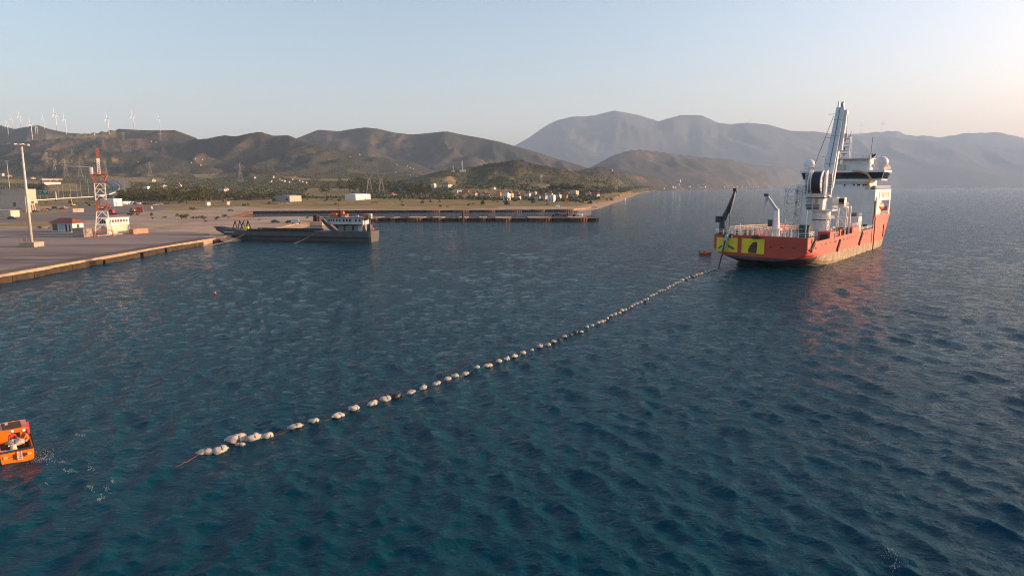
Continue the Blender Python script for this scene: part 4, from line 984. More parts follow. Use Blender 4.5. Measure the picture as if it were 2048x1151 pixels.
for i in range(64):
    x = rnd.uniform(678, 862); base = 380 + (x - 678) / 184 * 8 + rnd.uniform(-3, 5); tree('broad', x, base, rnd.uniform(20, 31) * (1 - 0.25 * (x - 678) / 184), 'tall slender tree of the wood behind the twin pylons', 'wood behind the twin pylons', L_BROAD if i % 3 else L_DARK, 4, 0.75)
tree('broad', 653, 389, 22, 'lone tall round tree in the fields left of the wood', None, L_BROAD, 3, 1.1); tree('broad', 644, 388, 15, 'smaller tree touching the lone round tree', None, L_BROAD, 3, 1.2)
for i in range(46):
    x = rnd.uniform(862, 1210); y = 392 + rnd.uniform(-4, 9) - max(0, x - 1140) * 0.06; tree('broad', x, y, rnd.uniform(5, 9), 'small green tree among the village gardens', 'garden trees of the village', L_BROAD if i % 2 else L_DRY, 4, 1.3)
for i in range(22):
    x = rnd.uniform(862, 950); tree('broad', x, rnd.uniform(391, 400), rnd.uniform(6, 10), 'bushy tree at the left end of the village', 'bushy trees left of the village', L_BROAD, 4, 1.4)
for i in range(26):
    x = rnd.uniform(1096, 1166); tree('pine', x, 384 + rnd.uniform(-2, 3), rnd.uniform(12, 18), 'dark pine in the grove above the village', 'dark pines above the village', L_DARK, 3, 1.1)
for i in range(12):
    x = rnd.uniform(1166, 1222); tree('broad', x, 388 + rnd.uniform(-4, 3) - (x - 1166) * .05, rnd.uniform(7, 12), 'green tree beyond the last village houses', 'trees beyond the village', L_BROAD, 4, 1.3)
for x, y, h in ((996, 381, 8), (1003, 381, 9), (1008, 381, 12), (1016, 380, 7), (1027, 382, 15), (1044, 382, 11), (1036, 383, 6)): tree('cypress', x, y, h, 'slender dark cypress in front of the tan field', 'cypresses before the tan field', L_DARK, 2, 1.0)
tree('broad', 962, 381, 12, 'round dark tree at the edge of the tan field', None, L_DARK, 3, 1.5)
tree('broad', 1082, 388, 13, 'large brownish round tree behind the middle of the village', None, L_DRY, 3, 1.7)
for i, (x, y, h, w) in enumerate(sorted(((386, 421, 9, 1.5), (363, 438, 13, 1.2), (372, 437, 11, 1.1), (392, 438, 7, 1.8), (404, 437, 7, 1.2), (303, 433, 9, 0.8), (276, 431, 8, 0.7), (409, 438.5, 6, 1.4), (434, 440, 9, 1.0), (450, 434, 7, 1.3), (410, 443.5, 4, 1.5), (330, 436, 4, 1.8), (305, 438, 4, 1.5), (262, 432, 4, 1.4), (80, 457, 6, 2.0), (100, 457, 5, 1.6), (937, 413, 8, 0.9), (946, 409, 4, 1.2), (880, 414, 6, 1.2), (895, 414, 4, 1.2), (805, 412, 5, 1.4), (520, 440, 3, 1.5), (615, 437, 5, 1.0), (752, 406, 4, 1.2), (843, 407, 5, 1.1), (270, 466, 6, 1.2)))):
    tree('shrub', x, y, h, 'dry green shrub on the bare ground, %s counted from the left edge' % ordinal(i + 1), 'shrubs on the bare ground', L_DRY, 4, w * 0.9)
# nobody could count these: the groves and scrub of the plain, one mass
def grove():
    g = np.random.default_rng(5); N = 78000
    u = g.uniform(-40, 1420, N); D = np.sqrt(g.uniform(640 ** 2, 2900 ** 2, N)); X = (u - CX) / FPX * D / CP
    iu = np.clip(((u - GU[0]) / 4).astype(int), 0, len(GU) - 2); fu = (u - GU[0]) / 4 - iu
    idx = np.clip(np.searchsorted(GDA, D) - 1, 0, len(GDA) - 2); fd = (D - GDA[idx]) / (GDA[idx + 1] - GDA[idx])
    Z = (GZ[idx, iu] * (1 - fu) + GZ[idx, iu + 1] * fu) * (1 - fd) + (GZ[idx + 1, iu] * (1 - fu) + GZ[idx + 1, iu + 1] * fu) * fd
    px, py = project((X, D, Z))
    keep = Z > 1.2
    for poly in DRY:
        inside = in_poly(px, py, poly); keep &= ~inside | (g.random(N) < 0.035)
    keep &= ~in_poly(px, py, [(185, 355), (255, 358), (262, 382), (200, 402), (60, 402), (60, 372), (180, 368)])
    dens = 0.5 + 0.5 * fbm(X / 120, D / 160, 44, 3); keep &= g.random(N) < np.clip(0.15 + 1.1 * dens, 0, 1) * np.where(D > 1250, 0.85, 0.8)
    X, D, Z = X[keep], D[keep], Z[keep]; n = len(X)
    h = g.uniform(2.4, 5.0, n) * np.where(D > 1250, 0.72, 1.0); r_ = h * g.uniform(0.5, 0.8, n)
    K = 8; vs = np.zeros((n, K, 4, 3)); 
    c = g.normal(size=(n, K, 3)); c /= np.linalg.norm(c, axis=2, keepdims=True); c *= g.uniform(0.35, 0.9, (n, K, 1)); c[:, :, 2] = np.abs(c[:, :, 2]) * 0.9
    ctr = np.stack([X, D, Z], -1)[:, None, :] + c * np.stack([r_, r_, h * 0.85], -1)[:, None, :]
    a = g.normal(size=(n, K, 3)); a /= np.linalg.norm(a, axis=2, keepdims=True); b = np.cross(a, g.normal(size=(n, K, 3))); b /= np.linalg.norm(b, axis=2, keepdims=True)
    s = (r_ * 0.62)[:, None, None]
    vs[:, :, 0] = ctr - a * s; vs[:, :, 1] = ctr + b * s * 0.8; vs[:, :, 2] = ctr + a * s; vs[:, :, 3] = ctr - b * s * 0.8
    V = vs.reshape(-1, 3); nf = n * K; me = bpy.data.meshes.new('olive_groves')
    me.vertices.add(len(V)); me.vertices.foreach_set('co', V.reshape(-1).astype(np.float32)); me.loops.add(nf * 4); me.loops.foreach_set('vertex_index', np.arange(nf * 4, dtype=np.int32))
    me.polygons.add(nf); me.polygons.foreach_set('loop_start', np.arange(0, nf * 4, 4, dtype=np.int32)); me.update(calc_edges=True)
    m, nt, bs = new_mat('grove_leaves'); bs.inputs['Roughness'].default_value = 0.95; bs.inputs['Specular IOR Level'].default_value = 0.05
    cc = mix_rgb(nt, ramp(nt, noise(nt, 0.05, 3, 0.6, co='pos'), 0.35, 0.65), (0.058, 0.066, 0.030), (0.145, 0.135, 0.066)); nt.links.new(cc, bs.inputs['Base Color']); me.materials.append(m)
    tag(link(bpy.data.objects.new('olive_groves', me)), 'olive groves and scrub covering the plain and lower slopes', kind='stuff')
    print('grove', n)
grove()
# ------------------------------------------------------------------ highway, signs, vehicles, plant
def ribbon(name, pxs, width, m, lift, label, kind='structure'):
    P = [place(x, y) for x, y in pxs]; pts = []
    for i in range(len(P) - 1):
        p0, p1, p2, p3 = P[max(i - 1, 0)], P[i], P[i + 1], P[min(i + 2, len(P) - 1)]
        for k in range(10):
            t = k / 10; pts.append(0.5 * ((2 * p1) + (p2 - p0) * t + (2 * p0 - 5 * p1 + 4 * p2 - p3) * t * t + (3 * p1 - p0 - 3 * p2 + p3) * t ** 3))
    pts.append(P[-1]); L, Rr = [], []
    for i, p in enumerate(pts):
        d = (pts[min(i + 1, len(pts) - 1)] - pts[max(i - 1, 0)]); d.z = 0; d.normalize(); n = Vector((d.y, -d.x, 0)) * width / 2
        z = max(ground_z(*(p + n).xy), ground_z(*(p - n).xy), ground_z(p.x, p.y)) + lift
        L.append(Vector(((p + n).x, (p + n).y, z))); Rr.append(Vector(((p - n).x, (p - n).y, z)))
    mb = MB(); mb.loft([[a, b, b - Vector((0, 0, 1.5)), a - Vector((0, 0, 1.5))] for a, b in zip(L, Rr)], closed=True)
    tag(mb.build(name, m), label, kind=kind); return pts, L, Rr
HW = paint('highway_asphalt', (0.12, 0.11, 0.11), 0.9, var=0.15, scale=0.05)
c1, l1, r1 = ribbon('road', [(180, 357.5), (200, 359.5), (217, 363.5), (228, 369), (232, 376), (228, 383), (212, 390), (190, 394.5)], 11, HW, 0.9, 'inner carriageway of the curving highway')
c2, l2, r2 = ribbon('road', [(200, 358), (225, 361), (242, 366), (250, 372), (249, 379), (240, 386), (226, 392)], 11, HW, 0.9, 'outer carriageway of the curving highway')
c3, l3, r3 = ribbon('road', [(-20, 405), (60, 402), (120, 398), (180, 394.5), (215, 390)], 9, HW, 0.7, 'straight access road behind the port')
def barrier(line, label, h=1.0):
    p0 = line[0]; t = thing('road_barrier', label, 'barrier', p0)
    for a, b in zip(line[::2][:-1], line[::2][1:]): MB().beam(a - p0 + Vector((0, 0, h / 2)), b - p0 + Vector((0, 0, h / 2)), 0.5, h).build('barrier_block', M_WHITE, t)
barrier(r1, 'pale concrete barrier curving between the highway carriageways', 1.4); barrier(l3, 'white barrier wall along the straight access road', 0.7)
def sign(px0, px1, py0, py1, pyb, label, m, legs=True, depth=None):
    c = place((px0 + px1) / 2, pyb); s = c.y / FPX; t = thing('road_sign', label, 'road sign', c, -0.1)
    w, h0, h1 = (px1 - px0) * s, (pyb - py1) * s, (pyb - py0) * s
    b = MB().box((0, 0, (h0 + h1) / 2), (w, 0.18, h1 - h0)).build('panel', m, t)
    for k, (f, g2, yy) in enumerate([(-0.4, -0.08, 0.72), (-0.4, -0.2, 0.4), (0.08, 0.42, 0.76), (0.05, 0.38, 0.5), (0.08, 0.3, 0.26)]):
        MB().box((w * (f + g2) / 2, -0.12, h0 + (h1 - h0) * yy), (w * (g2 - f), 0.06, (h1 - h0) * 0.10)).build('lettering', M_WHITE, b)
    for x in (-w * 0.35, w * 0.35): MB().beam((x, 0.2, 0), (x, 0.2, h1), 0.22).build('post', M_GALV, t)
    return t, s
t, s = sign(77, 98, 379.5, 389, 400, 'large green overhead road sign left of the radio tower', M_SIGNG)
MB().beam((-30 * s, 0.5, 14 * s), (27 * s, 0.5, 15 * s), 0.5).build('gantry_beam', M_GALV, t); MB().beam((26 * s, 0.5, 0), (26 * s, 0.5, 16 * s), 1.0).build('gantry_column', M_CREAM, t)
sign(208, 217.5, 372.5, 380.5, 385, 'green road sign over the inner carriageway', M_SIGNG); sign(222, 231, 372.5, 380.5, 385, 'green road sign over the outer carriageway', M_SIGNG)
sign(281, 287, 373.5, 378.5, 380, 'small blue green road sign in the fields', paint('teal_sign', (0.0, 0.20, 0.22), 0.5))
g_ = random.Random(31); k = 0
for x, y0, y1 in ((118, 366, 396), (127, 372, 395), (142, 368, 394), (155, 370, 394), (163, 362, 394), (178, 360, 392), (240, 360, 372), (250, 360, 380), (331, 366, 384), (172, 352, 366), (186, 350, 362)):
    c = place(x, y1); s = c.y / FPX; t = thing('street_lamp', 'thin grey street lamp along the highway, %s from the left' % ['first', 'second', 'third', 'fourth', 'fifth', 'seventh', 'tenth', 'eleventh', 'last', 'sixth', 'eighth'][k], 'street lamp', c, 0.3, 'highway street lamps'); k += 1
    H = (y1 - y0) * s; MB().tube((0, 0, 0), (0, 0, H), 0.18, 0.12, n=6).build('pole', M_GALV, t); MB().beam((0, 0, H), (1.8, 0, H + 0.3), 0.14).build('arm', M_GALV, t); MB().box((2.1, 0, H + 0.3), (0.8, 0.3, 0.16)).build('lamp_head', M_GALV, t)
def car_proto(m, van=False):
    t = empty('parked_car' if not van else 'parked_van'); L, W_, H = (4.3, 1.75, 1.45) if not van else (5.2, 1.95, 2.2); b = MB()
    sec = [(-L / 2, 0.35, 0.75), (-L / 2 + 0.1, 0.3, 0.95), (-L * 0.28, 0.3, 1.0), (L * 0.30, 0.3, 0.95), (L / 2 - 0.1, 0.3, 0.80), (L / 2, 0.38, 0.6)]
    b.loft([[(x, -W_ / 2, z0), (x, W_ / 2, z0), (x, W_ / 2 - 0.06, z1), (x, -W_ / 2 + 0.06, z1)] for x, z0, z1 in sec], caps=True); bd = b.build('body', m, t)
    b = MB(); x0, x1 = (-L / 2 + 0.15, L * 0.28) if van else (-L * 0.36, L * 0.22); k = 0.12 if van else 0.45
    b.loft([[(x0, -W_ / 2 + 0.05, 0.95), (x0, W_ / 2 - 0.05, 0.95), (x0 + k, W_ / 2 - 0.2, H), (x0 + k, -W_ / 2 + 0.2, H)], [(x1, -W_ / 2 + 0.05, 0.95), (x1, W_ / 2 - 0.05, 0.95), (x1 - 0.55, W_ / 2 - 0.2, H), (x1 - 0.55, -W_ / 2 + 0.2, H)]], caps=True)
    b.build('cabin', m if van else M_GLASS, t)
    if not van: MB().box(((x0 + x1) / 2 - 0.05, 0, H + 0.02), (x1 - x0 - 1.0, W_ - 0.42, 0.05)).build('roof', m, t)
    for sx in (-0.3, 0.31):
        for sy in (-1, 1):
            MB().tube((L * sx, sy * (W_ / 2 - 0.2), 0.32), (L * sx, sy * (W_ / 2 + 0.01), 0.32), 0.33, n=10).build('wheel', M_BLACK, t)
    return t
CPR = {}
M_CARW = paint('white_car', (0.72, 0.72, 0.70), 0.3, var=0.06)
for i, (x, y, m, van, rz, lab) in enumerate([(236, 410.5, M_CARBLUE, 0, 0.3, 'dark car parked right at the white warehouse wall'), (243, 410, M_SILVER, 0, 0.2, 'silver car parked in front of the low white shed'), (250, 410, M_CARW, 1, 0.3, 'white van parked at the low white shed'),
    (260, 409.5, M_CARW, 0, 0.3, 'white car left of the blue van'), (266, 409.3, M_BLUE, 1, 0.3, 'bright blue van in the lorry park row'), (272, 409, M_RED, 0, 0.2, 'red car right of the blue van'), (279, 408.8, M_CARW, 1, 0.2, 'white van near the end of the lorry park row'),
    (296, 409, M_CARBLUE, 0, 0.2, 'dark car behind the pale tank'), (305, 410, M_CARBLUE, 0, 0.3, 'dark car left of the two white ones'), (312, 410.5, M_CARW, 0, 0.3, 'first of two white cars under the big trees'), (320, 409.5, M_CARW, 0, 0.1, 'second of two white cars under the big trees'), (333, 408.5, M_CARBLUE, 0, 0.2, 'dark car alone at the end of the tree row'),
    (71, 424, M_CARBLUE, 0, 0.3, 'dark car beside the cream kiosk'), (88, 421.5, M_YEL, 0, 0.2, 'yellow car beside the cream kiosk'), (97, 420, M_CARBLUE, 0, 0.2, 'dark car behind the yellow car'), (111, 418, M_CARBLUE, 1, 0.1, 'long dark van on the access yard'), (127, 417.5, M_SILVER, 1, 0.1, 'silver van with a red car in front on the access yard'), (125, 418.8, M_RED, 0, 0.1, 'red car before the silver van'),
    (461, 422, M_CARBLUE, 0, 0.6, 'dark car alone on the sand near the dock corner'), (551, 445, M_CARBLUE, 0, 0.1, 'dark car on the spit behind the grey ship'), (580, 446, M_CARBLUE, 0, 0.1, 'second dark car on the spit behind the grey ship'), (593, 447, M_SILVER, 1, 0.1, 'silver van on the spit beside the dolphin'),
    (1117, 415, M_CARW, 1, 0.1, 'white van on the shore behind the dock cells'), (1136, 405, M_ORANGE, 1, 0.1, 'orange van on the village beach'), (1145, 404.5, M_SILVER, 0, 0.1, 'silver car on the village beach'), (946, 395, M_CARW, 0, 0.1, 'white car beside the bushes at the village edge'),
    (24, 438, M_CARBLUE, 0, 0.0, 'dark car below the cream boundary wall')]):
    key = (m.name, van)
    if key in CPR: o = copy_tree(CPR[key])
    else: o = CPR[key] = car_proto(m, bool(van))
    o.location = place(x, y); o.rotation_euler = (0, 0, rz); tag(o, lab, 'van' if van else 'car', 'parked vehicles')
def digger(px, py, rz, label, mbody, boom):
    c = place(px, py); t = thing('excavator', label, 'excavator', c, rz)
    for s in (-1, 1):
        MB().loft([[(-1.9, s * 1.2 - .3, 0.3), (-1.9, s * 1.2 + .3, 0.3), (-1.9, s * 1.2 + .3, 0.7), (-1.9, s * 1.2 - .3, 0.7)], [(-1.5, s * 1.2 - .3, 0), (-1.5, s * 1.2 + .3, 0), (-1.5, s * 1.2 + .3, 0.95), (-1.5, s * 1.2 - .3, 0.95)], [(1.5, s * 1.2 - .3, 0), (1.5, s * 1.2 + .3, 0), (1.5, s * 1.2 + .3, 0.95), (1.5, s * 1.2 - .3, 0.95)], [(1.9, s * 1.2 - .3, 0.3), (1.9, s * 1.2 + .3, 0.3), (1.9, s * 1.2 + .3, 0.7), (1.9, s * 1.2 - .3, 0.7)]], caps=True).build('track', M_BLACK, t)
    MB().box((-0.5, 0, 1.6), (3.2, 2.6, 1.2), taper=0.92).build('upper_body', mbody, t, bevel=0.08); MB().box((0.7, 0.7, 2.4), (1.3, 1.1, 1.5), taper=0.85).build('cab', M_GLASS, t)
    a = Vector((1.0, -0.3, 1.8)); e = a + Vector((boom[0], 0, boom[1])); f = e + Vector((boom[2], 0, boom[3]))
    MB().beam(a, e, 0.5, 0.6, 0.35, 0.4).build('boom', mbody, t); MB().beam(e, f, 0.35, 0.4, 0.25, 0.25).build('stick', mbody, t); MB().box(f + Vector((0, 0, -0.4)), (0.9, 0.9, 0.8), taper=0.6).build('bucket', M_RUSTD, t)
digger(146, 413, 2.6, 'orange excavator with its arm raised left of the radio tower', M_YEL, (2.5, 6.5, 1.5, 3.0)); digger(203, 419, 0.3, 'yellow excavator right of the radio tower', M_YEL, (3.5, 1.8, 2.5, -2.0)); digger(267, 424.5, 2.8, 'small yellow excavator on the dark low loader', M_YEL, (1.5, 0.6, 1.0, -0.8))
c = place(247, 429); t = thing('low_loader', 'dark low loader trailer with red cab on the lorry park', 'lorry', c, 0.05)
MB().box((0, 0, 0.8), (13, 2.5, 0.4)).build('trailer_bed', M_BLACK, t); MB().box((-7.2, 0, 1.9), (2.4, 2.5, 2.8), taper=0.9).build('cab', M_RED, t); MB().box((-7.6, 0, 2.4), (1.7, 2.55, 0.8)).build('windscreen', M_GLASS, t)
for x in (-7.6, -5.6, 3.2, 4.4, 5.6):
    for sy in (-1.1, 1.1): MB().tube((x, sy - .15, 0.5), (x, sy + .15, 0.5), 0.5, n=10).build('wheel', M_BLACK, t)
c = place(216, 417); t = thing('lorry', 'red lorry beside the yellow excavator', 'lorry', c, 0.3); MB().box((0.5, 0, 2.0), (2.3, 2.5, 2.9), taper=0.92).build('cab', M_RED, t); MB().box((1.4, 0, 2.5), (0.6, 2.4, 0.9)).build('windscreen', M_GLASS, t); MB().box((-3.5, 0, 1.4), (5.5, 2.4, 1.1)).build('load_bed', M_RUSTD, t)
for x in (0.8, -2.6, -4.8):
    for sy in (-1.1, 1.1): MB().tube((x, sy - .15, 0.5), (x, sy + .15, 0.5), 0.5, n=10).build('wheel', M_BLACK, t)
for i, x in enumerate((275.5, 283)):
    c = place(x, 424.5); t = thing('steel_frame', 'dark red upright steel frame, %s of the pair on the lorry park' % ['first', 'second'][i], 'steel frame', c, 0.1)
    for sx in (-0.9, 0.9): MB().box((sx, 0, 1.8), (0.5, 0.9, 3.6)).build('post', M_RED, t)
    MB().box((0, 0, 3.45), (2.2, 0.85, 0.5)).build('cross_beam', M_RED, t); MB().box((0, 0, 0.3), (2.2, 0.8, 0.5)).build('cross_beam', M_RED, t); MB().box((0, 0.1, 1.9), (0.35, 0.3, 2.6)).build('brace', M_RED, t)
c = place(303, 418); t = thing('tank', 'pale upright tank on a plinth at the lorry park edge', 'tank', c); MB().tube((0, 0, 0.3), (0, 0, 2.6), 0.75, n=12).build('shell', M_CREAM, t); MB().box((0, 0, 0.15), (2.2, 2.2, 0.3)).build('plinth', M_CONC, t)
# earth mounds behind the dock
def mound(px0, px1, py, h, label, seed):
    a, b = place(px0, py), place(px1, py); c = (a + b) / 2; w = (b - a).length; g = np.random.default_rng(seed); n, m = 28, 14
    U, V = np.meshgrid(np.linspace(-1, 1, n), np.linspace(-1, 1, m)); Zm = np.clip(1 - U ** 2 * 1.05 - V ** 2 * 1.05, 0, 1) ** 0.8 * h * (0.65 + 0.6 * fbm(U * 3 + 5, V * 2 + 3, seed, 4)) - 0.15
    P = np.stack([U * w / 2, V * w / 5, Zm], -1); o = grid_mesh('earth_mound', P, MD, smooth=False); o.location = c; tag(o, label, 'earth mound')
MD = paint('spoil_earth', (0.30, 0.17, 0.09), 0.95, var=0.35, dirt=(0.10, 0.08, 0.04), dirt_amt=0.6, streak=False, bump=0.2)
mound(533, 582, 408, 3.0, 'long mound of orange spoil earth before the grey hangar', 3); mound(490, 512, 410, 1.4, 'low mound of brown earth left of the orange spoil', 4)
for i, (x, y, n) in enumerate(((1111, 433, 5), (1119, 433, 4), (1131, 432.5, 7), (1144, 433.5, 3))):
    c = at(x, y, 2.1); t = thing('fender_pile', 'heap of black rubber fenders on the jetty, %s from the mooring post' % ORD[i], 'fenders', c)
    for k in range(n): a = rnd.uniform(0, 3.14); q = Vector((rnd.uniform(-1.6, 1.6), rnd.uniform(-0.8, 0.8), 0.5 + rnd.uniform(0, 0.9))); MB().tube(q - Vector((math.cos(a), math.sin(a), 0)) * 0.5, q + Vector((math.cos(a), math.sin(a), 0)) * 0.5, 0.55, n=10).build('fender', M_BLACK, t)
for i, (x, y) in enumerate(((970, 434), (1005, 434), (1094, 434), (1175, 436))):
    c = at(x, y, 2.1); t = thing('jetty_railing', 'short rusty rail frame on the jetty, %s from the mooring post' % ORD[i], 'railing', c); mb = MB()
    for k in range(3): mb.beam((k * 1.6 - 1.6, 0, 0), (k * 1.6 - 1.6, 0, 1.4), 0.14)
    mb.beam((-1.6, 0, 1.35), (1.6, 0, 1.35), 0.14); mb.build('rail', M_RUSTD, t)
# ------------------------------------------------------------------ the cable laying ship
M_HULL = paint('ship_red', (0.57, 0.058, 0.028), 0.5, var=0.16, scale=0.25, dirt=(0.34, 0.07, 0.04), dirt_amt=0.6, plates=(7.0, 2.3))
M_BOOT = paint('antifouling_scum', (0.36, 0.27, 0.17), 0.8, var=0.45, scale=0.5, dirt=(0.16, 0.12, 0.07), dirt_amt=0.8)
M_SHW = paint('ship_white', (0.76, 0.75, 0.73), 0.45, var=0.07, scale=0.3, dirt=(0.52, 0.44, 0.34), dirt_amt=0.4, plates=(5.6, 2.9))
M_CRW = paint('crane_white', (0.74, 0.73, 0.72), 0.4, var=0.08, scale=0.4, dirt=(0.50, 0.36, 0.24), dirt_amt=0.5)
M_DECK = paint('deck_green', (0.10, 0.13, 0.11), 0.8, var=0.35, scale=0.5, dirt=(0.20, 0.12, 0.06), dirt_amt=0.6, streak=False)
M_PYEL = paint('panel_yellow', (0.86, 0.64, 0.015), 0.5, var=0.10, dirt=(0.45, 0.33, 0.03), dirt_amt=0.5)
M_NAVY = paint('crane_navy', (0.015, 0.025, 0.05), 0.4, var=0.3, dirt=(0.12, 0.07, 0.04), dirt_amt=0.4)
M_CGREY = paint('crane_grey', (0.42, 0.45, 0.48), 0.4, var=0.15, dirt=(0.25, 0.2, 0.16), dirt_amt=0.4)
M_BGLASS = paint('bridge_glass', (0.012, 0.018, 0.022), 0.06, var=0.2, spec=0.9)
M_ROPE = paint('wire_drum', (0.012, 0.013, 0.016), 0.6, var=0.3, scale=6)
M_STAIN = paint('grey_scuff', (0.16, 0.16, 0.15), 0.8, var=0.5, scale=3)
M_STAINB = paint('brown_scuff', (0.12, 0.07, 0.04), 0.85, var=0.5, scale=3)
M_GREEN = paint('reel_green', (0.012, 0.06, 0.045), 0.5, var=0.3)
HDG = R(38.0); sc_ = at(1618, 476, 8.0); sex = Vector((math.cos(HDG), -math.sin(HDG), 0))
ship = thing('cable_ship', 'red and white cable laying ship with a tall white deck crane', 'ship', Vector((sc_.x, sc_.y, 0)) - sex * 11.5, -HDG)
def tz(s):
    return float(np.interp(s, [0, 4.5, 4.55, 73.9, 74.0, 98, 132], [8.0, 8.0, 6.75, 6.75, 10.65, 10.7, 13.5]))
def hb(s, z):
    zb = float(np.interp(s, [0, 6, 14, 26, 200], [2.0, 0.6, -1.6, -4.0, -5.0])); zk = float(np.interp(s, [0, 6, 14, 30, 60, 200], [5.0, 4.2, 2.6, 0.4, -1.5, -1.5]))
    k = np.clip((z + 2) / 16.0, 0, 1); s0 = 80 + 20 * k; s1 = 121 + 12 * k; f = np.clip((s - s0) / (s1 - s0), 0, 1)
    B = 11.5 * (1 - f ** 2.3) * float(np.interp(s, [0, 0.25, 0.8, 1.8], [0.972, 0.986, 0.997, 1.0]))
    q = np.clip((zk - z) / (zk - zb), 0, 1); return float(B * (1 - q ** 2.3) ** (1 / 2.3)), zb
def boot_z(s): return float(np.interp(s, [0, 10, 40, 86, 130], [2.85, 3.0, 2.85, 2.2, 1.6]))
ST = [0, 0.25, 0.8, 1.8, 3, 4.5, 4.55, 6, 9, 14, 20, 28, 40, 52, 64, 73.9, 74.0, 80, 85, 90, 94, 98, 102, 106, 110, 114, 118, 122, 126, 130]
def section(s, lo, hi, n):
    _, zb = hb(s, 0); pts = []
    for k in range(n + 1):
        z = lo + (hi - lo) * k / n; pts.append((hb(s, z)[0], s, z))
    return pts
def hull_part(name, m, lo, hi, n, close_stern, ST=ST):
    mb = MB()
    for sg in (1, -1):
        rings = [[(sg * x, y, z) for x, y, z in section(s, lo(s), hi(s), n)] for s in ST]
        if sg < 0: rings = [list(reversed(r_)) for r_ in rings]
        mb.loft(rings, closed=False)
    a = section(0, lo(0), hi(0), n)
    if close_stern: mb.add([(x, y, z) for x, y, z in a] + [(-x, y, z) for x, y, z in a], [(i, i + n + 1, i + n + 2, i + 1) for i in range(n)])
    o = mb.build(name, m, ship, smooth=False)
    return o
hull = hull_part('hull', M_HULL, boot_z, tz, 6, True)
boot = hull_part('boot_top', M_BOOT, lambda s: hb(s, 0)[1] + 0.01, boot_z, 6, False, [s for s in ST if s >= 9])
hull_part('stern_counter', paint('dark_antifouling', (0.085, 0.060, 0.058), 0.8, var=0.3, dirt=(0.05, 0.035, 0.03), dirt_amt=.6), lambda s: hb(s, 0)[1] + 0.01, boot_z, 6, True, [s for s in ST if s <= 9])
MB().loft([[(3.2, 9, -1.5), (4.6, 9, -1.5), (4.3, 9.4, 1.6), (3.5, 9.4, 1.6)], [(3.4, 12.5, -1.5), (4.4, 12.5, -1.5), (4.2, 12.0, 1.9), (3.6, 12.0, 1.9)]], caps=True).build('skeg', M_BOOT, ship)
def deck(name, z, s0, s1, m, inset=0.25):
    L = [s for s in np.linspace(s0, s1, 14)]; mb = MB(); mb.loft([[(hb(s, z)[0] - inset, s, z), (-hb(s, z)[0] + inset, s, z)] for s in L], closed=False); return mb.build(name, m, ship)
deck('stern_deck', 7.75, 0.15, 5.2, M_DECK); deck('main_deck', 5.7, 4.6, 74, M_DECK); deck('fore_deck', 10.4, 74, 129, M_DECK)
MB().beam((-11.2, 5.0, 6.7), (11.2, 5.0, 6.7), 0.25, 2.1).build('deck_step', M_HULL, ship)
# inner face of the bulwark and its cap rail
for sg in (1, -1):
    mb = MB(); mb.beam((sg * 11.36, 5, 6.2), (sg * 11.36, 73.8, 6.2), 0.16, 1.06); mb.build('bulwark', M_HULL, ship)
# raised red boxes along the side
def side_house(s0, s1, z1, sg=1, port=True):
    x1 = sg * 11.52; x0 = sg * 8.6; b = MB().box(((x0 + x1) / 2, (s0 + s1) / 2, (5.8 + z1) / 2), (abs(x1 - x0), s1 - s0, z1 - 5.8)).build('side_locker', M_HULL, ship)
    MB().box(((x0 + x1) / 2, s0 - 0.02, 7.0), (1.9, 0.1, 1.5)).build('opening', M_DARK, b)
for sg in (1, -1): side_house(19.4, 25.5, 8.4, sg); side_house(44.7, 53.5, 8.35, sg)
MB().box((11.53, 24.3, 7.1), (0.08, 1.1, 1.5)).build('doorway', M_DARK, ship); MB().box((11.53, 2.6, 6.9), (0.10, 0.9, 1.3)).build('fairlead', M_DARK, ship)
MB().sphere((11.45, 1.0, 5.1), 0.35, 10, 6).build('hawse_pipe', M_DARK, ship)
def hx(s, z): return hb(s, z)[0]
for s0, z0, s1, z1 in ((4.6, 6.7, 1.8, 4.9), (30.4, 5.6, 27.6, 3.1), (58.0, 6.2, 54.2, 3.0)):
    MB().beam((hx(s0, z0) + 0.18, s0, z0), (hx(s1, z1) + 0.18, s1, z1), 0.36, 1.0).build('fender_bar', M_RUSTD, ship)
holes = [6.0, 7.0, 11.7, 15.2, 15.9, 16.6, 20.5, 25.2, 26.4, 30.5, 31.8, 34.4, 35.6, 39.5, 41.5, 44, 47.5, 50.0, 60.5, 63.5, 66.0]
for k, s in enumerate(holes): MB().box((hx(s, 5.6) + 0.01, s, 5.62 - 0.45 * (s < 9)), (0.10, 0.55 + 0.25 * (k % 3), 0.40)).build('scupper', M_DARK, ship)
for s, za, zb_ in ((58.6, 6.9, 4.6), (72.3, 6.7, 2.0)): MB().beam((hx(s, 5) + 0.03, s, za), (hx(s, zb_) + 0.05, s, zb_), 0.16).build('pipe_run', M_RUSTD, ship)
# deep dark slot in the side by the accommodation
MB().box((11.5, 75.4, 13.2), (0.24, 1.9, 6.2)).build('slot', M_DARK, ship); MB().beam((11.6, 75.6, 10.2), (hx(75.6, 0.2) + 0.06, 75.6, -0.5), 0.3, 0.45).build('slot_rail', M_RUSTD, ship); MB().box((11.55, 75.4, 16.35), (0.2, 1.8, 0.5)).build('slot_light', M_RED, ship)
MB().beam((hx(91, 6) + 0.1, 91, 7.2), (hx(91, 3.2) + 0.1, 91, 3.2), 0.3, 0.5).build('pilot_ladder', M_RUSTD, ship)
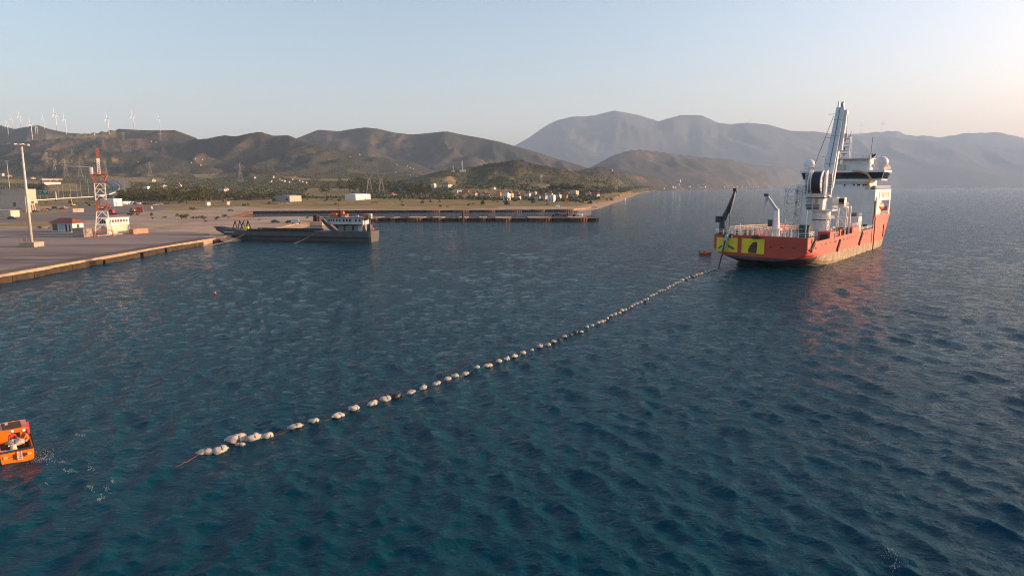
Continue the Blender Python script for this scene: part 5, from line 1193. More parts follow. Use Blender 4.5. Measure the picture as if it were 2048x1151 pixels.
# stern: yellow plates, scuffs, chutes, holes
def plate(x0, x1, z0, z1):
    return MB().box(((x0 + x1) / 2, -0.06, (z0 + z1) / 2), (x1 - x0, 0.14, z1 - z0)).build('yellow_plate', M_PYEL, ship, bevel=0.05)
def scuff(parent, pts, m):
    n = len(pts); MB().add([(x, -0.145, z) for x, z in pts] + [(x, -0.128, z) for x, z in pts], [tuple(range(n)), tuple(range(2 * n - 1, n - 1, -1))] + [(i, n + i, n + (i + 1) % n, (i + 1) % n) for i in range(n)]).build('scuff_mark', m, parent)
p1 = plate(-10.6, -5.2, 3.62, 7.25); p2 = plate(-4.2, 1.35, 3.62, 7.25)
scuff(p1, [(-8.5, 5.4), (-9.4, 5.2), (-10.3, 4.4), (-9.9, 4.35), (-9.0, 4.95), (-8.5, 4.9)], M_STAIN); scuff(p1, [(-7.5, 5.5), (-6.9, 5.2), (-6.1, 4.85), (-6.0, 4.25), (-6.5, 4.3), (-7.0, 4.7), (-7.6, 4.75)], M_STAIN)
scuff(p2, [(-2.4, 3.75), (-2.5, 4.6), (-2.1, 5.5), (-1.5, 6.3), (-0.9, 6.55), (-0.35, 6.45), (-0.3, 5.6), (-0.4, 4.6), (-0.5, 3.75)], M_STAINB)
for k in range(5): scuff(p2, [(-0.75, 4.0 + k * 0.5), (-0.75, 4.25 + k * 0.5), (-0.5, 4.27 + k * 0.5), (-0.5, 4.02 + k * 0.5)], M_STAIN)
for x in (2.9, 5.5, 8.2): MB().box((x, -0.02, 5.45), (0.75, 0.12, 0.3)).build('freeing_port', M_DARK, ship)
for x in (-7.9, -0.8): MB().loft([[(x - 1.2, 0.6, 7.7), (x + 1.2, 0.6, 7.7), (x + 1.0, 0.6, 8.2), (x - 1.0, 0.6, 8.2)], [(x - 0.9, -0.7, 7.35), (x + 0.9, -0.7, 7.35), (x + 0.7, -0.7, 7.8), (x - 0.7, -0.7, 7.8)]], caps=True).build('chute_lip', M_RUSTD, ship)
# bend stiffener and cable hanging from the left chute
cb = MB().path([(-7.8, 0.2, 8.0), (-7.8, -0.6, 7.5), (-8.05, -0.85, 6.2), (-8.4, -0.95, 4.8), (-8.6, -1.0, 3.4)], [0.42, 0.55, 0.50, 0.42, 0.30], 10).build('bend_stiffener', M_CGREY, ship, smooth=True)
MB().path([(-8.0, -1.3, 6.6), (-8.5, -1.35, 3.2), (-8.9, -1.6, 0.9), (-9.2, -1.9, -0.8)], [0.20, 0.2, 0.17, 0.15], 8).build('cable_end', M_STAINB, ship, smooth=True)
MB().tube((-6.6, -0.25, 7.6), (-6.6, -0.45, 7.6), 0.2, n=8).build('stern_lamp', M_SHW, ship)
def rail_run(pts, h=1.1, m=None, gap=1.5, name='railing', r=0.06):
    mb = MB()
    for a, b in zip(pts[:-1], pts[1:]):
        a, b = Vector(a), Vector(b); n = max(1, int((b - a).length / gap))
        for k in range(n + 1): p = a.lerp(b, k / n); mb.beam(p, p + Vector((0, 0, h)), r * 1.3)
        for f in (0.4, 0.72, 1.0): mb.beam(a + Vector((0, 0, h * f)), b + Vector((0, 0, h * f)), r * 1.1)
    return mb.build(name, m or M_SHW, ship)
rail_run([(-11.2, 4.8, 8.0), (-11.3, 0.6, 8.0), (-10.6, 0.15, 8.0), (10.6, 0.15, 8.0), (11.3, 0.6, 8.0), (11.3, 4.8, 8.0)], 1.25, r=0.09)
rail_run([(11.3, 25.6, 6.8), (11.3, 29, 6.8)]); rail_run([(9, 19.5, 8.4), (11.3, 19.5, 8.4), (11.3, 25.4, 8.4), (9, 25.4, 8.4)], 1.1); rail_run([(11.3, 54, 6.8), (11.3, 73.5, 6.8)], 1.0); rail_run([(9, 44.8, 8.4), (11.3, 44.8, 8.4), (11.3, 53.4, 8.4)], 1.0)
rail_run([(-11.3, 5, 6.8), (-11.3, 73, 6.8)], 1.1)
# catwalk frames and cable highway on the after deck
for k, (x0, s0, x1, s1, z) in enumerate(((-10, 7, -3, 26, 8.6), (-8.2, 6, -1.2, 25, 8.9), (-3.5, 8, 2.5, 24, 8.6))):
    mb = MB(); a, b = Vector((x0, s0, z)), Vector((x1, s1, z)); n = 12
    for j in range(n + 1): p = a.lerp(b, j / n); mb.beam((p.x, p.y, 5.7), (p.x, p.y, z + 1.0), 0.16); mb.beam((p.x - 1.1, p.y + .4, z), (p.x + 1.1, p.y - .4, z), 0.12)
    for dz in (0, 0.5, 1.0): mb.beam(a + Vector((0, 0, dz)), b + Vector((0, 0, dz)), 0.13)
    mb.build('cable_track', M_CREAM, ship)
for x, s, w, l, h, m in ((-7.0, 7.5, 1.2, 1.6, 1.6, M_PYEL), (-3.2, 9.5, 1.6, 1.4, 1.2, M_GREEN), (-1.0, 14, 1.5, 2.4, 1.7, M_PYEL), (1.8, 9, 2.4, 1.2, 1.0, M_PYEL), (6.5, 10, 1.2, 2.0, 1.4, M_YEL), (8.3, 14, 1.0, 1.4, 1.0, M_CARBLUE), (9.8, 12, 0.9, 2.2, 0.8, M_OCHRE), (7.2, 17, 1.4, 1.2, 1.2, M_RUSTD), (-9.6, 12, 1.5, 2.5, 1.5, M_CREAM), (9.5, 31, 1.2, 1.0, 1.6, M_CARBLUE), (9.9, 36.5, 0.8, 0.9, 2.6, M_ORANGE), (8.5, 38.5, 1.4, 2.2, 1.0, M_CGREY), (10, 41, 0.9, 1.2, 1.1, M_ORANGE)):
    o = MB().box((x, s, 5.7 + h / 2), (w, l, h)).build('deck_machine', m, ship, bevel=0.1); MB().tube((x - w * .4, s - l * .2, 5.7 + h), (x + w * .4, s - l * .2, 5.7 + h), 0.25, n=8).build('drum', M_RUSTD, o)
for x, s, z in ((-6.2, 1.4, 8.0), (-9.2, 1.8, 8.0)): MB().box((x, s, z + 0.6), (0.7, 0.7, 1.2)).build('winch_post', M_CARBLUE, ship)
rl = MB().tube((2.2, 26.5, 7.9), (4.8, 26.5, 7.9), 1.75, n=20).build('green_reel', M_GREEN, ship)
for x in (2.1, 4.85): MB().tube((x - .06, 26.5, 7.9), (x + .06, 26.5, 7.9), 1.95, n=20).build('reel_flange', M_GREEN, rl)
MB().box((3.5, 26.5, 6.0), (4.0, 2.6, 0.6)).build('reel_base', M_PYEL, rl)
# white lattice towers beside the crane
def truss(pts, w, m, name, parent=None, k=6, bar=0.16):
    a, b = Vector(pts[0]), Vector(pts[1]); mb = MB(); d = (b - a)
    u = Vector((1, 0, 0)) if abs(d.normalized().x) < 0.9 else Vector((0, 1, 0)); v = d.normalized().cross(u).normalized(); u = v.cross(d.normalized())
    cs = [(-1, -1), (1, -1), (1, 1), (-1, 1)]
    P = [[a + d * (i / k) + u * (x * w / 2) + v * (y * w / 2) for x, y in cs] for i in range(k + 1)]
    for i in range(k):
        for j in range(4):
            mb.beam(P[i][j], P[i + 1][j], bar); mb.beam(P[i][j], P[i][(j + 1) % 4], bar * .7); mb.beam(P[i][j], P[i + 1][(j + 1) % 4], bar * .7)
    for j in range(4): mb.beam(P[k][j], P[k][(j + 1) % 4], bar * .7)
    return mb.build(name, m, parent or ship)
truss([(0.4, 29, 8), (0.6, 30, 20.2)], 1.3, M_SHW, 'lattice_mast', k=8, bar=0.2)
truss([(-1.6, 28, 5.7), (-1.2, 29, 19.2)], 2.6, M_SHW, 'cable_tower', k=7, bar=0.16)
mb = MB()
for z in (10, 13, 16, 19): mb.box((-1.0, 28.6, z), (3.4, 3.2, 0.12))
mb.build('tower_platform', M_SHW, ship)
for z in (10, 13, 16, 19): rail_run([(-2.7, 27, z), (0.7, 27, z), (0.7, 30.2, z)], 1.1, name='tower_railing', r=0.05)
MB().beam((-1.4, 27.4, 7.4), (2.6, 29.5, 14.2), 0.36).build('brace_beam', M_SHW, ship)
for x, s in ((1.8, 29), (3.0, 28.4), (2.4, 30.6)): MB().beam((x, s, 5.7), (x + .3, s, 13.5), 0.22).build('tower_leg', M_SHW, ship)
truss([(8.2, 30, 5.7), (8.4, 30, 11.5)], 0.9, M_SHW, 'ladder_frame', k=5, bar=0.1)
# main crane
CXr, CS = 5.6, 34.0
mc = MB().tube((CXr, CS, 5.7), (CXr, CS, 12.2), 2.15, n=28).build('crane_pedestal', M_CRW, ship, smooth=False)
MB().tube((CXr, CS, 10.9), (CXr, CS, 13.3), 2.35, n=28).build('slew_ring', M_CRW, mc); MB().tube((CXr, CS, 10.75), (CXr, CS, 10.95), 2.45, n=28).build('ring_seam', M_RUSTD, mc); MB().tube((CXr, CS, 5.7), (CXr, CS, 6.5), 2.7, n=28).build('pedestal_foot', M_CGREY, mc)
MB().box((CXr, CS, 13.45), (6.6, 6.2, 0.25)).build('slew_platform', M_CRW, mc)
o = rail_run([(CXr - 3.3, CS + 3, 13.55), (CXr - 3.3, CS - 3.1, 13.55), (CXr + 3.3, CS - 3.1, 13.55), (CXr + 3.3, CS + 3, 13.55)], 1.1, name='slew_railing'); o.parent = mc
o = rail_run([(CXr - 2.9, CS - 2.6, 10.9), (CXr + 2.9, CS - 2.6, 10.9), (CXr + 2.9, CS + 2.2, 10.9)], 1.1, name='ring_railing'); o.parent = mc
ch = MB().box((CXr - 1.6, CS + 0.3, 15.1), (4.4, 4.6, 3.2)).build('crane_house', M_CRW, ship)
for x in (-2.9, -0.9): MB().box((CXr + x, CS - 2.3, 14.3), (1.5, 0.6, 1.3)).build('hydraulic_unit', M_CARBLUE, ch)
MB().box((CXr - 1.0, CS - 2.2, 16.0), (0.6, 0.3, 1.5)).build('yellow_box', M_YEL, ch); MB().box((CXr - 2.8, CS - 2.25, 16.1), (1.0, 0.25, 1.1)).build('vent', M_CGREY, ch)
MB().box((CXr - 1.4, CS + 0.2, 16.85), (5.0, 5.0, 0.2)).build('house_roof', M_CARBLUE, ch)
# winch frame: two side plates, black drum between white flanges
for x in (CXr - 3.7, CXr + 0.55):
    MB().loft([[(x, CS - 2.2, 16.9), (x + .35, CS - 2.2, 16.9), (x + .35, CS + 2.4, 16.9), (x, CS + 2.4, 16.9)], [(x, CS - 2.3, 21), (x + .35, CS - 2.3, 21), (x + .35, CS + 2.4, 21), (x, CS + 2.4, 21)], [(x, CS - 0.9, 24.0), (x + .35, CS - 0.9, 24.0), (x + .35, CS + 1.8, 24.6), (x, CS + 1.8, 24.6)]], caps=True).build('winch_cheek', M_CRW, ch)
MB().box((CXr - 1.5, CS + 1.6, 19.6), (4.2, 1.6, 5.4)).build('winch_backing', M_CRW, ch); MB().box((CXr - 1.5, CS - 1.9, 17.5), (4.2, 0.3, 1.3)).build('winch_front', M_CRW, ch)
wd = MB().tube((CXr - 2.2, CS - 1.1, 20.9), (CXr + 0.0, CS - 1.1, 20.9), 3.0, n=32).build('wire_drum', M_ROPE, ship)
for x in (CXr - 2.45, CXr + 0.05): MB().tube((x, CS - 1.1, 20.9), (x + 0.24, CS - 1.1, 20.9), 3.25, n=32).build('drum_flange', M_CRW, wd)
for k in range(10): a = k * math.pi / 5; MB().beam((CXr + 0.34, CS - 1.1 + math.cos(a) * 0.6, 20.9 + math.sin(a) * 0.6), (CXr + 0.34, CS - 1.1 + math.cos(a) * 2.8, 20.9 + math.sin(a) * 2.8), 0.14).build('flange_rib', M_CGREY, wd)
for x, s in ((CXr - 4.3, CS - 0.4), (CXr + 1.9, CS - 1.0)):
    mb = MB()
    for k in range(7): mb.tube((x - 0.5, s, 18.2 + k * 0.8), (x + 0.5, s, 18.3 + k * 0.8), 0.26, n=8)
    mb.beam((x, s + .4, 17.6), (x, s + .4, 23.4), 0.8, 0.5); mb.build('motor_bank', M_CGREY, ch)
for z, a, b in ((16.9, CXr - 5.6, CXr - 3.4), (16.9, CXr + 1.0, CXr + 4.2), (20.2, CXr - 5.2, CXr - 3.6)): MB().box(((a + b) / 2, CS - .6, z), (b - a, 3.2, 0.12)).build('crane_gangway', M_CRW, ch); q = rail_run([(a, CS - 2.1, z), (b, CS - 2.1, z)], 1.0, name='gangway_railing', r=0.05); q.parent = ch
# boom: box girder leaning slightly, stiffener seams, folded jib, head sheaves
B0, B1 = Vector((CXr + 0.2, CS + 1.6, 17.2)), Vector((CXr + 1.75, CS + 6.0, 41.2))
MB().beam(B0, B1, 2.7, 2.4, 2.0, 1.7, up=(0, 1, 0)).build('boom', M_CRW, ship)
bd = (B1 - B0); bu = bd.normalized(); br_ = bu.cross(Vector((0, 1, 0))).normalized(); bo = br_.cross(bu).normalized()
if bo.y > 0: bo = -bo
boom = ship.children[-1]
MB().beam(B0 + bo * 1.23 + bd * 0.32, B1 + bo * 0.88, 0.14, 0.08, up=(0, 1, 0)).build('boom_seam', M_CARBLUE, boom)
for f in (0.36, 0.68, 0.86): MB().beam(B0 + bd * f - bu * 0.07, B0 + bd * f + bu * 0.07, 2.78 - 0.7 * f, 2.5 - .7 * f, up=(0, 1, 0)).build('boom_band', M_CGREY, boom)
J0, J1 = B1 + Vector((1.25, 0.5, -0.6)), B0 + bd * 0.52 + Vector((1.75, 0.6, 0))
MB().beam(J0, J1, 0.95, 1.5, 0.7, 0.9, up=(0, 1, 0)).build('folding_jib', M_CRW, ship)
MB().beam(B0 + bd * 0.10 + Vector((1.5, -0.2, 0)), B0 + bd * 0.55 + Vector((1.2, .2, 0)), 0.55).build('luffing_cylinder', M_CRW, boom)
for x in (-0.7, 0.65):
    MB().loft([[B1 + Vector((x - .2, -0.5, -0.4)), B1 + Vector((x + .2, -0.5, -0.4)), B1 + Vector((x + .2, 0.7, -0.4)), B1 + Vector((x - .2, 0.7, -0.4))], [B1 + Vector((x - .12, -0.1, 1.9)), B1 + Vector((x + .12, -0.1, 1.9)), B1 + Vector((x + .12, 0.3, 1.9)), B1 + Vector((x - .12, 0.3, 1.9))]], caps=True).build('head_horn', M_CRW, boom)
MB().tube(B1 + Vector((0.2, -0.5, 0.9)), B1 + Vector((0.8, -0.5, 0.9)), 0.75, n=14).build('head_sheave', M_CGREY, boom)
for f, l in ((0.93, 1.8), (0.66, 1.6), (0.45, 1.5)): q = B0 + bd * f + bo * 0.6; MB().beam(q - br_ * 1.0, q - br_ * (1.0 + l), 0.09).beam(q + br_ * 1.0, q + br_ * (1.0 + l), 0.09).build('wire_guide', M_CARBLUE, boom) if False else MB().beam(q + Vector((-1.0, 0, 0)), q + Vector((-1.0 - l, 0, 0)), 0.10).build('wire_guide', M_CARBLUE, boom)
MB().beam(B1 + Vector((-1.6, -0.6, -2)), Vector((CXr - 3.0, CS - 0.3, 24.3)), 0.09).build('hoist_wire', M_CARBLUE, boom)
MB().beam(B1 + Vector((1.9, -0.4, -1)), B1 + Vector((1.9, -.4, -7)), 0.08).build('hook_wire', M_CARBLUE, boom); MB().box(B1 + Vector((1.9, -.4, -7.5)), (0.5, 0.5, 1.2)).build('hook_block', M_CGREY, boom)
cab = MB().box((CXr + 2.9, CS + 6.5, 15.6), (3.2, 2.6, 2.5)).build('operator_cabin', M_SHW, ship)
MB().box((CXr + 3.7, CS + 5.18, 15.8), (1.4, 0.1, 1.6)).build('cabin_window', M_BGLASS, cab); rail_run([(CXr + 1.4, CS + 5.0, 14.2), (CXr + 5, CS + 5, 14.2), (CXr + 5, CS + 8, 14.2)], 1.1, name='cabin_railing')
MB().box((CXr + 3.1, CS + 6.4, 14.2), (4.2, 3.4, 0.15)).build('cabin_floor', M_SHW, cab)
truss([(CXr + 3.1, CS + 10, 5.7), (CXr + 3.1, CS + 10, 14.0)], 2.4, M_SHW, 'boom_rest', k=3, bar=0.22)
MB().beam((CXr + 5.0, CS + 10.6, 5.7), (CXr + 5.0, CS + 10.6, 14.4), 0.45).build('king_post', M_SHW, ship)
# white deck house with a raft canister on top
dh = MB().box((8.4, 59, 8.4), (4.2, 4.4, 5.0)).build('deck_house', M_SHW, ship)
for s in (58, 60): MB().box((10.52, s, 8.6), (0.08, 0.9, 1.7)).build('door', M_CGREY, dh)
MB().tube((6.9, 58.4, 11.5), (9.6, 58.4, 11.5), 0.55, n=12).build('raft_canister', M_RUST, dh); q = rail_run([(6.3, 56.9, 10.9), (10.4, 56.9, 10.9), (10.4, 61, 10.9)], 1.0, name='roof_railing'); q.parent = dh
for x, s, m in ((7, 66, M_RUSTD), (9, 67, M_OCHRE), (6, 69, M_CGREY), (9.6, 70, M_CARBLUE)): MB().box((x, s, 6.9), (1.5, 1.6, 2.4), 0.3).build('deck_machine', m, ship, bevel=0.1)
# accommodation
acc = MB().box((0, 80.0, 12.9), (22.4, 12.0, 12.2)).build('accommodation_block', M_SHW, ship)
n = 4
for i in range(n):
    for j in range(2):                                                    # plated aft wall
        MB().box((-11.2 + 22.4 * (i + .5) / n, 73.97, 9.9 + 6.0 * j), (22.4 / n - 0.06, 0.08, 5.94)).build('wall_plate', M_SHW, acc)
for sg in (1, -1):
    MB().box((sg * 11.25, 86.8, 17.2), (0.5, 27.0, 3.6)).build('side_wing', M_SHW, ship)
    MB().box((sg * 11.2, 76.4, 13.1), (0.55, 3.4, 5.0)).build('side_wing', M_SHW, ship)
    MB().box((sg * 11.2, 99.4, 13.1), (0.5, 1.8, 5.0)).build('side_wing', M_SHW, ship)
for s0, w in ((80.6, 1.4), (85, 1.5), (87.6, 1.5), (91.6, 1.5), (95.8, 1.4)):
    MB().box((11.52, s0, 17.1), (0.08, w, 1.9)).build('side_window', M_GREYCL, ship)
MB().box((9.7, 88, 10.75), (3.4, 22, 0.2)).build('boat_deck', M_HULL, ship); MB().box((8.2, 90, 13.2), (0.4, 20, 4.9)).build('recess_wall', M_SHW, acc)
lb = MB().loft([[(9.9 + math.cos(a) * r_ * 1.25, s, 13.4 + math.sin(a) * r_) for a in [k * math.pi / 5 for k in range(10)]] for s, r_ in ((82.3, 0.3), (83.0, 1.1), (85, 1.55), (88, 1.6), (90, 1.2), (91, 0.3))], caps=True).build('lifeboat', M_ORANGE, ship, smooth=True)
for s in (84, 89): MB().beam((8.6, s, 15.3), (11.0, s, 15.0), 0.25).build('davit', M_SHW, lb)
rail_run([(11.4, 78.5, 10.75), (11.4, 98, 10.75)], 1.0); rail_run([(11.3, 74.3, 19), (11.3, 99.5, 19)], 1.1); rail_run([(-11.2, 74.2, 19), (11.2, 74.2, 19)], 1.1)
l2 = MB().box((0, 84.5, 20.4), (17.0, 13, 2.9)).build('upper_deckhouse', M_SHW, ship)
MB().add([(-8.7, 76.2, 21.7), (8.7, 76.2, 21.7), (8.7, 78, 21.7), (-8.7, 78, 21.7), (-8.0, 77.9, 20.6), (8.0, 77.9, 20.6)], [(0, 1, 2, 3), (0, 4, 5, 1), (0, 3, 4), (1, 5, 2)]).build('overhang', M_SHW, l2)
for x, w in ((1.4, .5), (4.2, .5), (5.6, .8), (7.0, 0.5), (7.6, 0.5), (8.1, .5)): MB().box((x, 77.95, 20.2), (w, 0.12, 0.9)).build('window', M_BGLASS, l2)
br = MB().loft([[(-11.9, 79, 21.8), (11.9, 79, 21.8), (11.9, 89, 21.8), (-11.9, 89, 21.8)], [(-12.0, 78.9, 22.3), (12.0, 78.9, 22.3), (12.0, 89.5, 22.3), (-12.0, 89.5, 22.3)]], caps=True).build('bridge', M_SHW, ship)
MB().loft([[(-11.9, 79.0, 22.3), (11.9, 79.0, 22.3), (11.9, 89.4, 22.3), (-11.9, 89.4, 22.3)], [(-12.5, 78.5, 24.4), (12.5, 78.5, 24.4), (12.5, 90.4, 24.4), (-12.5, 90.4, 24.4)]], caps=True).build('bridge_window_band', M_BGLASS, br)
for k in range(13): x = -12.0 + 24.0 * k / 12; MB().beam((x, 78.95, 22.3), (x * 1.045, 78.45, 24.4), 0.16).build('mullion', M_SHW if k in (0, 12) else M_CARBLUE, br)
for k in range(1, 5): y = 79 + 10.4 * k / 5; MB().beam((11.93, y, 22.3), (12.53, y + .2, 24.4), 0.14).build('mullion', M_CARBLUE, br)
MB().box((0, 84.4, 24.75), (25.6, 12.6, 0.7)).build('bridge_roof', M_SHW, br)
rail_run([(-12.4, 78.3, 25.1), (12.4, 78.3, 25.1), (12.5, 90, 25.1)], 1.1)
mi = MB().box((3.6, 84.5, 27.0), (8.0, 7, 3.8)).build('monkey_island', M_SHW, ship); MB().box((2.6, 83.5, 28.9), (11, 9, 0.25)).build('island_deck', M_SHW, mi); rail_run([(-2.8, 79.2, 29), (8, 79.2, 29), (8, 88, 29)], 1.0)
for x, s in ((6.4, 83.6), (7.3, 83.6)): MB().tube((x, s, 28.8), (x + 1.7, s - 1.2, 30.2), 0.32, n=10).build('exhaust_pipe', M_BLACK, mi)
MB().box((6.2, 84, 29.3), (2.2, 3, 1.0)).build('funnel_casing', M_SHW, mi)
for x, m, z in ((-2.0, M_PYEL, 26.2), (-0.9, M_CREAM, 26.0), (0.2, M_CREAM, 26.0)): MB().tube((x, 80.2, z - .9), (x, 80.2, z + .9), 0.55, n=12).build('buoy_rack', m, ship)
def dome(x, s, z, r_):
    d = MB().sphere((x, s, z), r_, 24, 16).build('radome', M_SHW, ship, smooth=True); MB().tube((x, s, 25.1), (x, s, z - r_ * 0.8), r_ * 0.5, r_ * .62, n=14).build('radome_stand', M_SHW, d)
dome(10.9, 84, 27.7, 1.85); dome(-11.0, 82, 27.3, 1.75)
for x, s, z in ((-11.6, 80, 25.6), (-9.6, 79.4, 25.7), (8.9, 80.5, 26), (11.8, 88, 26)): MB().sphere((x, s, z + .5), 0.55, 12, 8).build('small_dome', M_SHW, ship, smooth=True)
# signal mast
for x in (-2.3, 1.2):
    for s in (82.2, 84.6): MB().beam((x, s, 25.1), (x * 0.8, 83.4 + (s - 83.4) * .5, 36.3), 0.3).build('mast_leg', M_SHW if x > 0 else M_CGREY, ship)
mb = MB()
for z in (27.2, 29.5, 31.6, 34.0, 36.3): mb.beam((-2.6, 83.4, z), (1.6, 83.4, z), 0.2); mb.beam((-2.0, 82.5, z), (-2.0, 84.4, z), .14); mb.beam((1.0, 82.5, z), (1.0, 84.4, z), .14)
mb.build('mast_rungs', M_CGREY, ship)
for z, w in ((31.9, 2.6), (34.6, 2.2), (29.8, 1.6)): MB().tube((-0.5, 82.9, z), (-0.5, 82.9, z + .7), 0.22, n=8).box((-0.5, 82.9, z + .85), (w, 0.3, 0.22)).build('radar_scanner', M_CARBLUE, ship)
for x, s, z0, z1 in ((6.9, 86, 29, 36), (-2.3, 83, 36, 38.2), (0.9, 83, 36, 38), (9.5, 88, 25, 30), (-7, 85, 25, 29.5)): MB().tube((x, s, z0), (x + .3, s, z1), 0.07, n=6).build('whip_antenna', M_CARBLUE, ship)
# yellow deck crane on the starboard side of the bridge front, hose reel
yc = MB().path([(8.4, 78.0, 19.2), (8.5, 77.6, 21.3), (9.0, 77.2, 22.6), (8.0, 77.2, 23.9), (6.0, 77.2, 24.6), (3.6, 77.2, 24.9)], [0.5, 0.42, 0.38, 0.36, 0.32, 0.28], 8).build('provision_crane', M_OCHRE, ship)
MB().box((8.4, 78.0, 19.6), (1.2, 1.2, 1.2)).build('crane_foot', M_OCHRE, yc); MB().sphere((10.2, 77.2, 19.3), 1.0, 14, 8, sq=(1, 1, .8)).build('rescue_boat', M_NAVY, ship)
# after deck cranes
k1 = MB().tube((-10.6, 3.4, 7.7), (-10.6, 3.4, 11.4), 0.85, 0.75, n=14).build('stern_crane', M_NAVY, ship)
MB().box((-11.5, 3.4, 11.6), (1.5, 1.3, 1.6)).build('crane_winch', M_NAVY, k1); MB().beam((-10.6, 3.4, 11.0), (-8.3, 5.4, 19.0), 1.15, 1.0, 0.7, 0.6).build('crane_boom', M_NAVY, k1)
MB().beam((-8.35, 5.3, 19.0), (-8.9, 3.6, 13.2), 0.6, 0.5, 0.35, 0.3).build('crane_stinger', M_NAVY, k1); MB().box((-8.4, 5.3, 19.1), (0.9, 0.9, 0.7)).build('crane_knuckle', M_NAVY, k1); MB().beam((-8.9, 3.6, 13.2), (-8.9, 3.6, 9.4), 0.06).build('crane_wire', M_BLACK, k1); MB().box((-8.9, 3.6, 9.3), (.3, .3, .6)).build('crane_hook', M_OCHRE, k1)
MB().beam((-10.9, 3.4, 12.2), (-9.6, 4.2, 15.4), 0.3).build('crane_ram', M_CGREY, k1)
k2 = MB().tube((0.2, 12, 5.7), (0.2, 12, 12.6), 1.15, 0.65, n=16).build('deck_crane', M_CRW, ship)
MB().tube((0.2, 12, 8.8), (0.2, 12, 9.3), 1.5, n=16).build('crane_platform', M_CRW, k2); MB().beam((0.2, 12, 12.2), (0.1, 12.3, 14.2), 1.1, 1.1, .9, .9).build('crane_head', M_CRW, k2)
MB().beam((0.2, 12.1, 13.8), (-2.6, 12.6, 17.5), 0.75, .8, 0.55, .5).build('crane_boom', M_CGREY, k2); MB().beam((-2.6, 12.6, 17.5), (-3.5, 11.6, 11.6), 0.7, 0.6, 0.12, 0.1).build('crane_stinger', M_CGREY, k2); MB().box((-2.8, 12.6, 17.7), (1.1, .8, .7)).build('crane_knuckle', M_CARBLUE, k2)
MB().box((-1.2, 11.6, 10.6), (0.9, 1.0, 1.8)).build('crane_seat', M_CARBLUE, k2)
for x, s, h in ((-5.0, 0.6, 3.2), (-3.0, 4.0, 2.2), (6.4, 3.6, 2.0), (9.2, 5.6, 3.0)): MB().tube((x, s, 7.7), (x, s, 7.7 + h), 0.10, n=6).build('deck_light_post', M_SHW, ship)
# red rescue boat lying off the port quarter
p = at(1410, 509); t = thing('rescue_boat', 'small orange red rescue boat beside the ship stern', 'boat', (p.x, p.y, 0), -0.6); t.scale = (.62, .62, .62)
rb = []
for s, w, z in ((-2.8, 0.7, 0.9), (-2.6, 1.05, 0.85), (0, 1.15, 0.85), (1.8, 0.85, 1.0), (2.9, 0.12, 1.25)): rb.append([(s, -w, z), (s, -w * .8, -0.2), (s, w * .8, -0.2), (s, w, z)])
MB().loft(rb, closed=True, caps=True).build('hull', M_ORANGE, t); MB().box((-0.4, 0, 1.2), (1.2, 0.9, 0.8), taper=.8).build('console', M_RED, t); MB().box((-2.7, 0, 1.0), (.6, .5, 1.1)).build('outboard_motor', M_BLACK, t)
for s in (-1, 1): MB().path([(-2.7, s * 1.05, 0.85), (0, s * 1.2, 0.85), (1.9, s * .9, 1.0), (2.9, s * .1, 1.25)], 0.24, 8).build('collar', M_ORANGE, t)
# ------------------------------------------------------------------ grey landing craft at the quay
M_LCG = paint('craft_grey', (0.085, 0.088, 0.090), 0.6, var=0.3, scale=0.4, dirt=(0.05, 0.032, 0.022), dirt_amt=0.6)
M_LCD = paint('craft_dark', (0.028, 0.029, 0.031), 0.7, var=0.3, dirt=(0.06, 0.03, 0.02), dirt_amt=0.5)
M_LCW = paint('craft_white', (0.60, 0.60, 0.59), 0.55, var=0.15, scale=0.8, dirt=(0.22, 0.16, 0.11), dirt_amt=0.65)
M_LCH = paint('craft_pale_grey', (0.24, 0.235, 0.22), 0.6, var=0.25, dirt=(0.12, 0.09, 0.06), dirt_amt=0.6)
A = at(741, 484.7); fdir = Vector((-0.9756, 0.219, 0))
lc = thing('landing_craft', 'long dark grey landing craft moored bow on at the spit', 'ship', A, math.atan2(fdir.y, fdir.x))
BW = 8.0
def lc_sec(u):
    b = float(np.interp(u, [0, 46, 52, 58, 62, 65.4], [-1.5, -1.5, -0.4, 1.2, 2.4, 3.3])); tp = float(np.interp(u, [0, 9, 9.01, 22, 22.5, 48, 56, 65.4], [3.85, 3.85, 3.7, 3.7, 3.3, 3.3, 4.0, 4.3])); n = float(np.interp(u, [0, 0.8, 50, 60, 65.4], [0.35, 0, 0, 1.1, 3.6]))
    zc = max(b + 0.25, min(1.75, tp - .4)); zc = zc if b < 1.4 else b + (tp - b) * 0.4
    near = [(u, -n - 0.25 - (0.5 if b < 1 else 0.1), b), (u, -n - 0.25, max(b + .1, zc - 0.35)), (u, -n, zc), (u, -n, tp)]
    far = [(x, -BW - y, z) for x, y, z in reversed(near)]
    return near + far
us = [0, 0.8, 9, 9.01, 16, 22, 22.5, 34, 46, 50, 54, 58, 62, 65.4]
hu = MB(); hu.loft([lc_sec(u) for u in us], closed=True, caps=True); hu.build('hull', M_LCG, lc)
MB().beam((0.5, 0.05, 1.72), (55, -0.1, 1.72), 0.22, 0.28).build('rubbing_strake', M_LCD, lc); MB().beam((0.4, -0.12, 0.1), (48, -0.18, 0.1), 0.25, 0.3).build('boot_top', paint('craft_boot', (0.10, 0.03, 0.02), 0.8), lc)
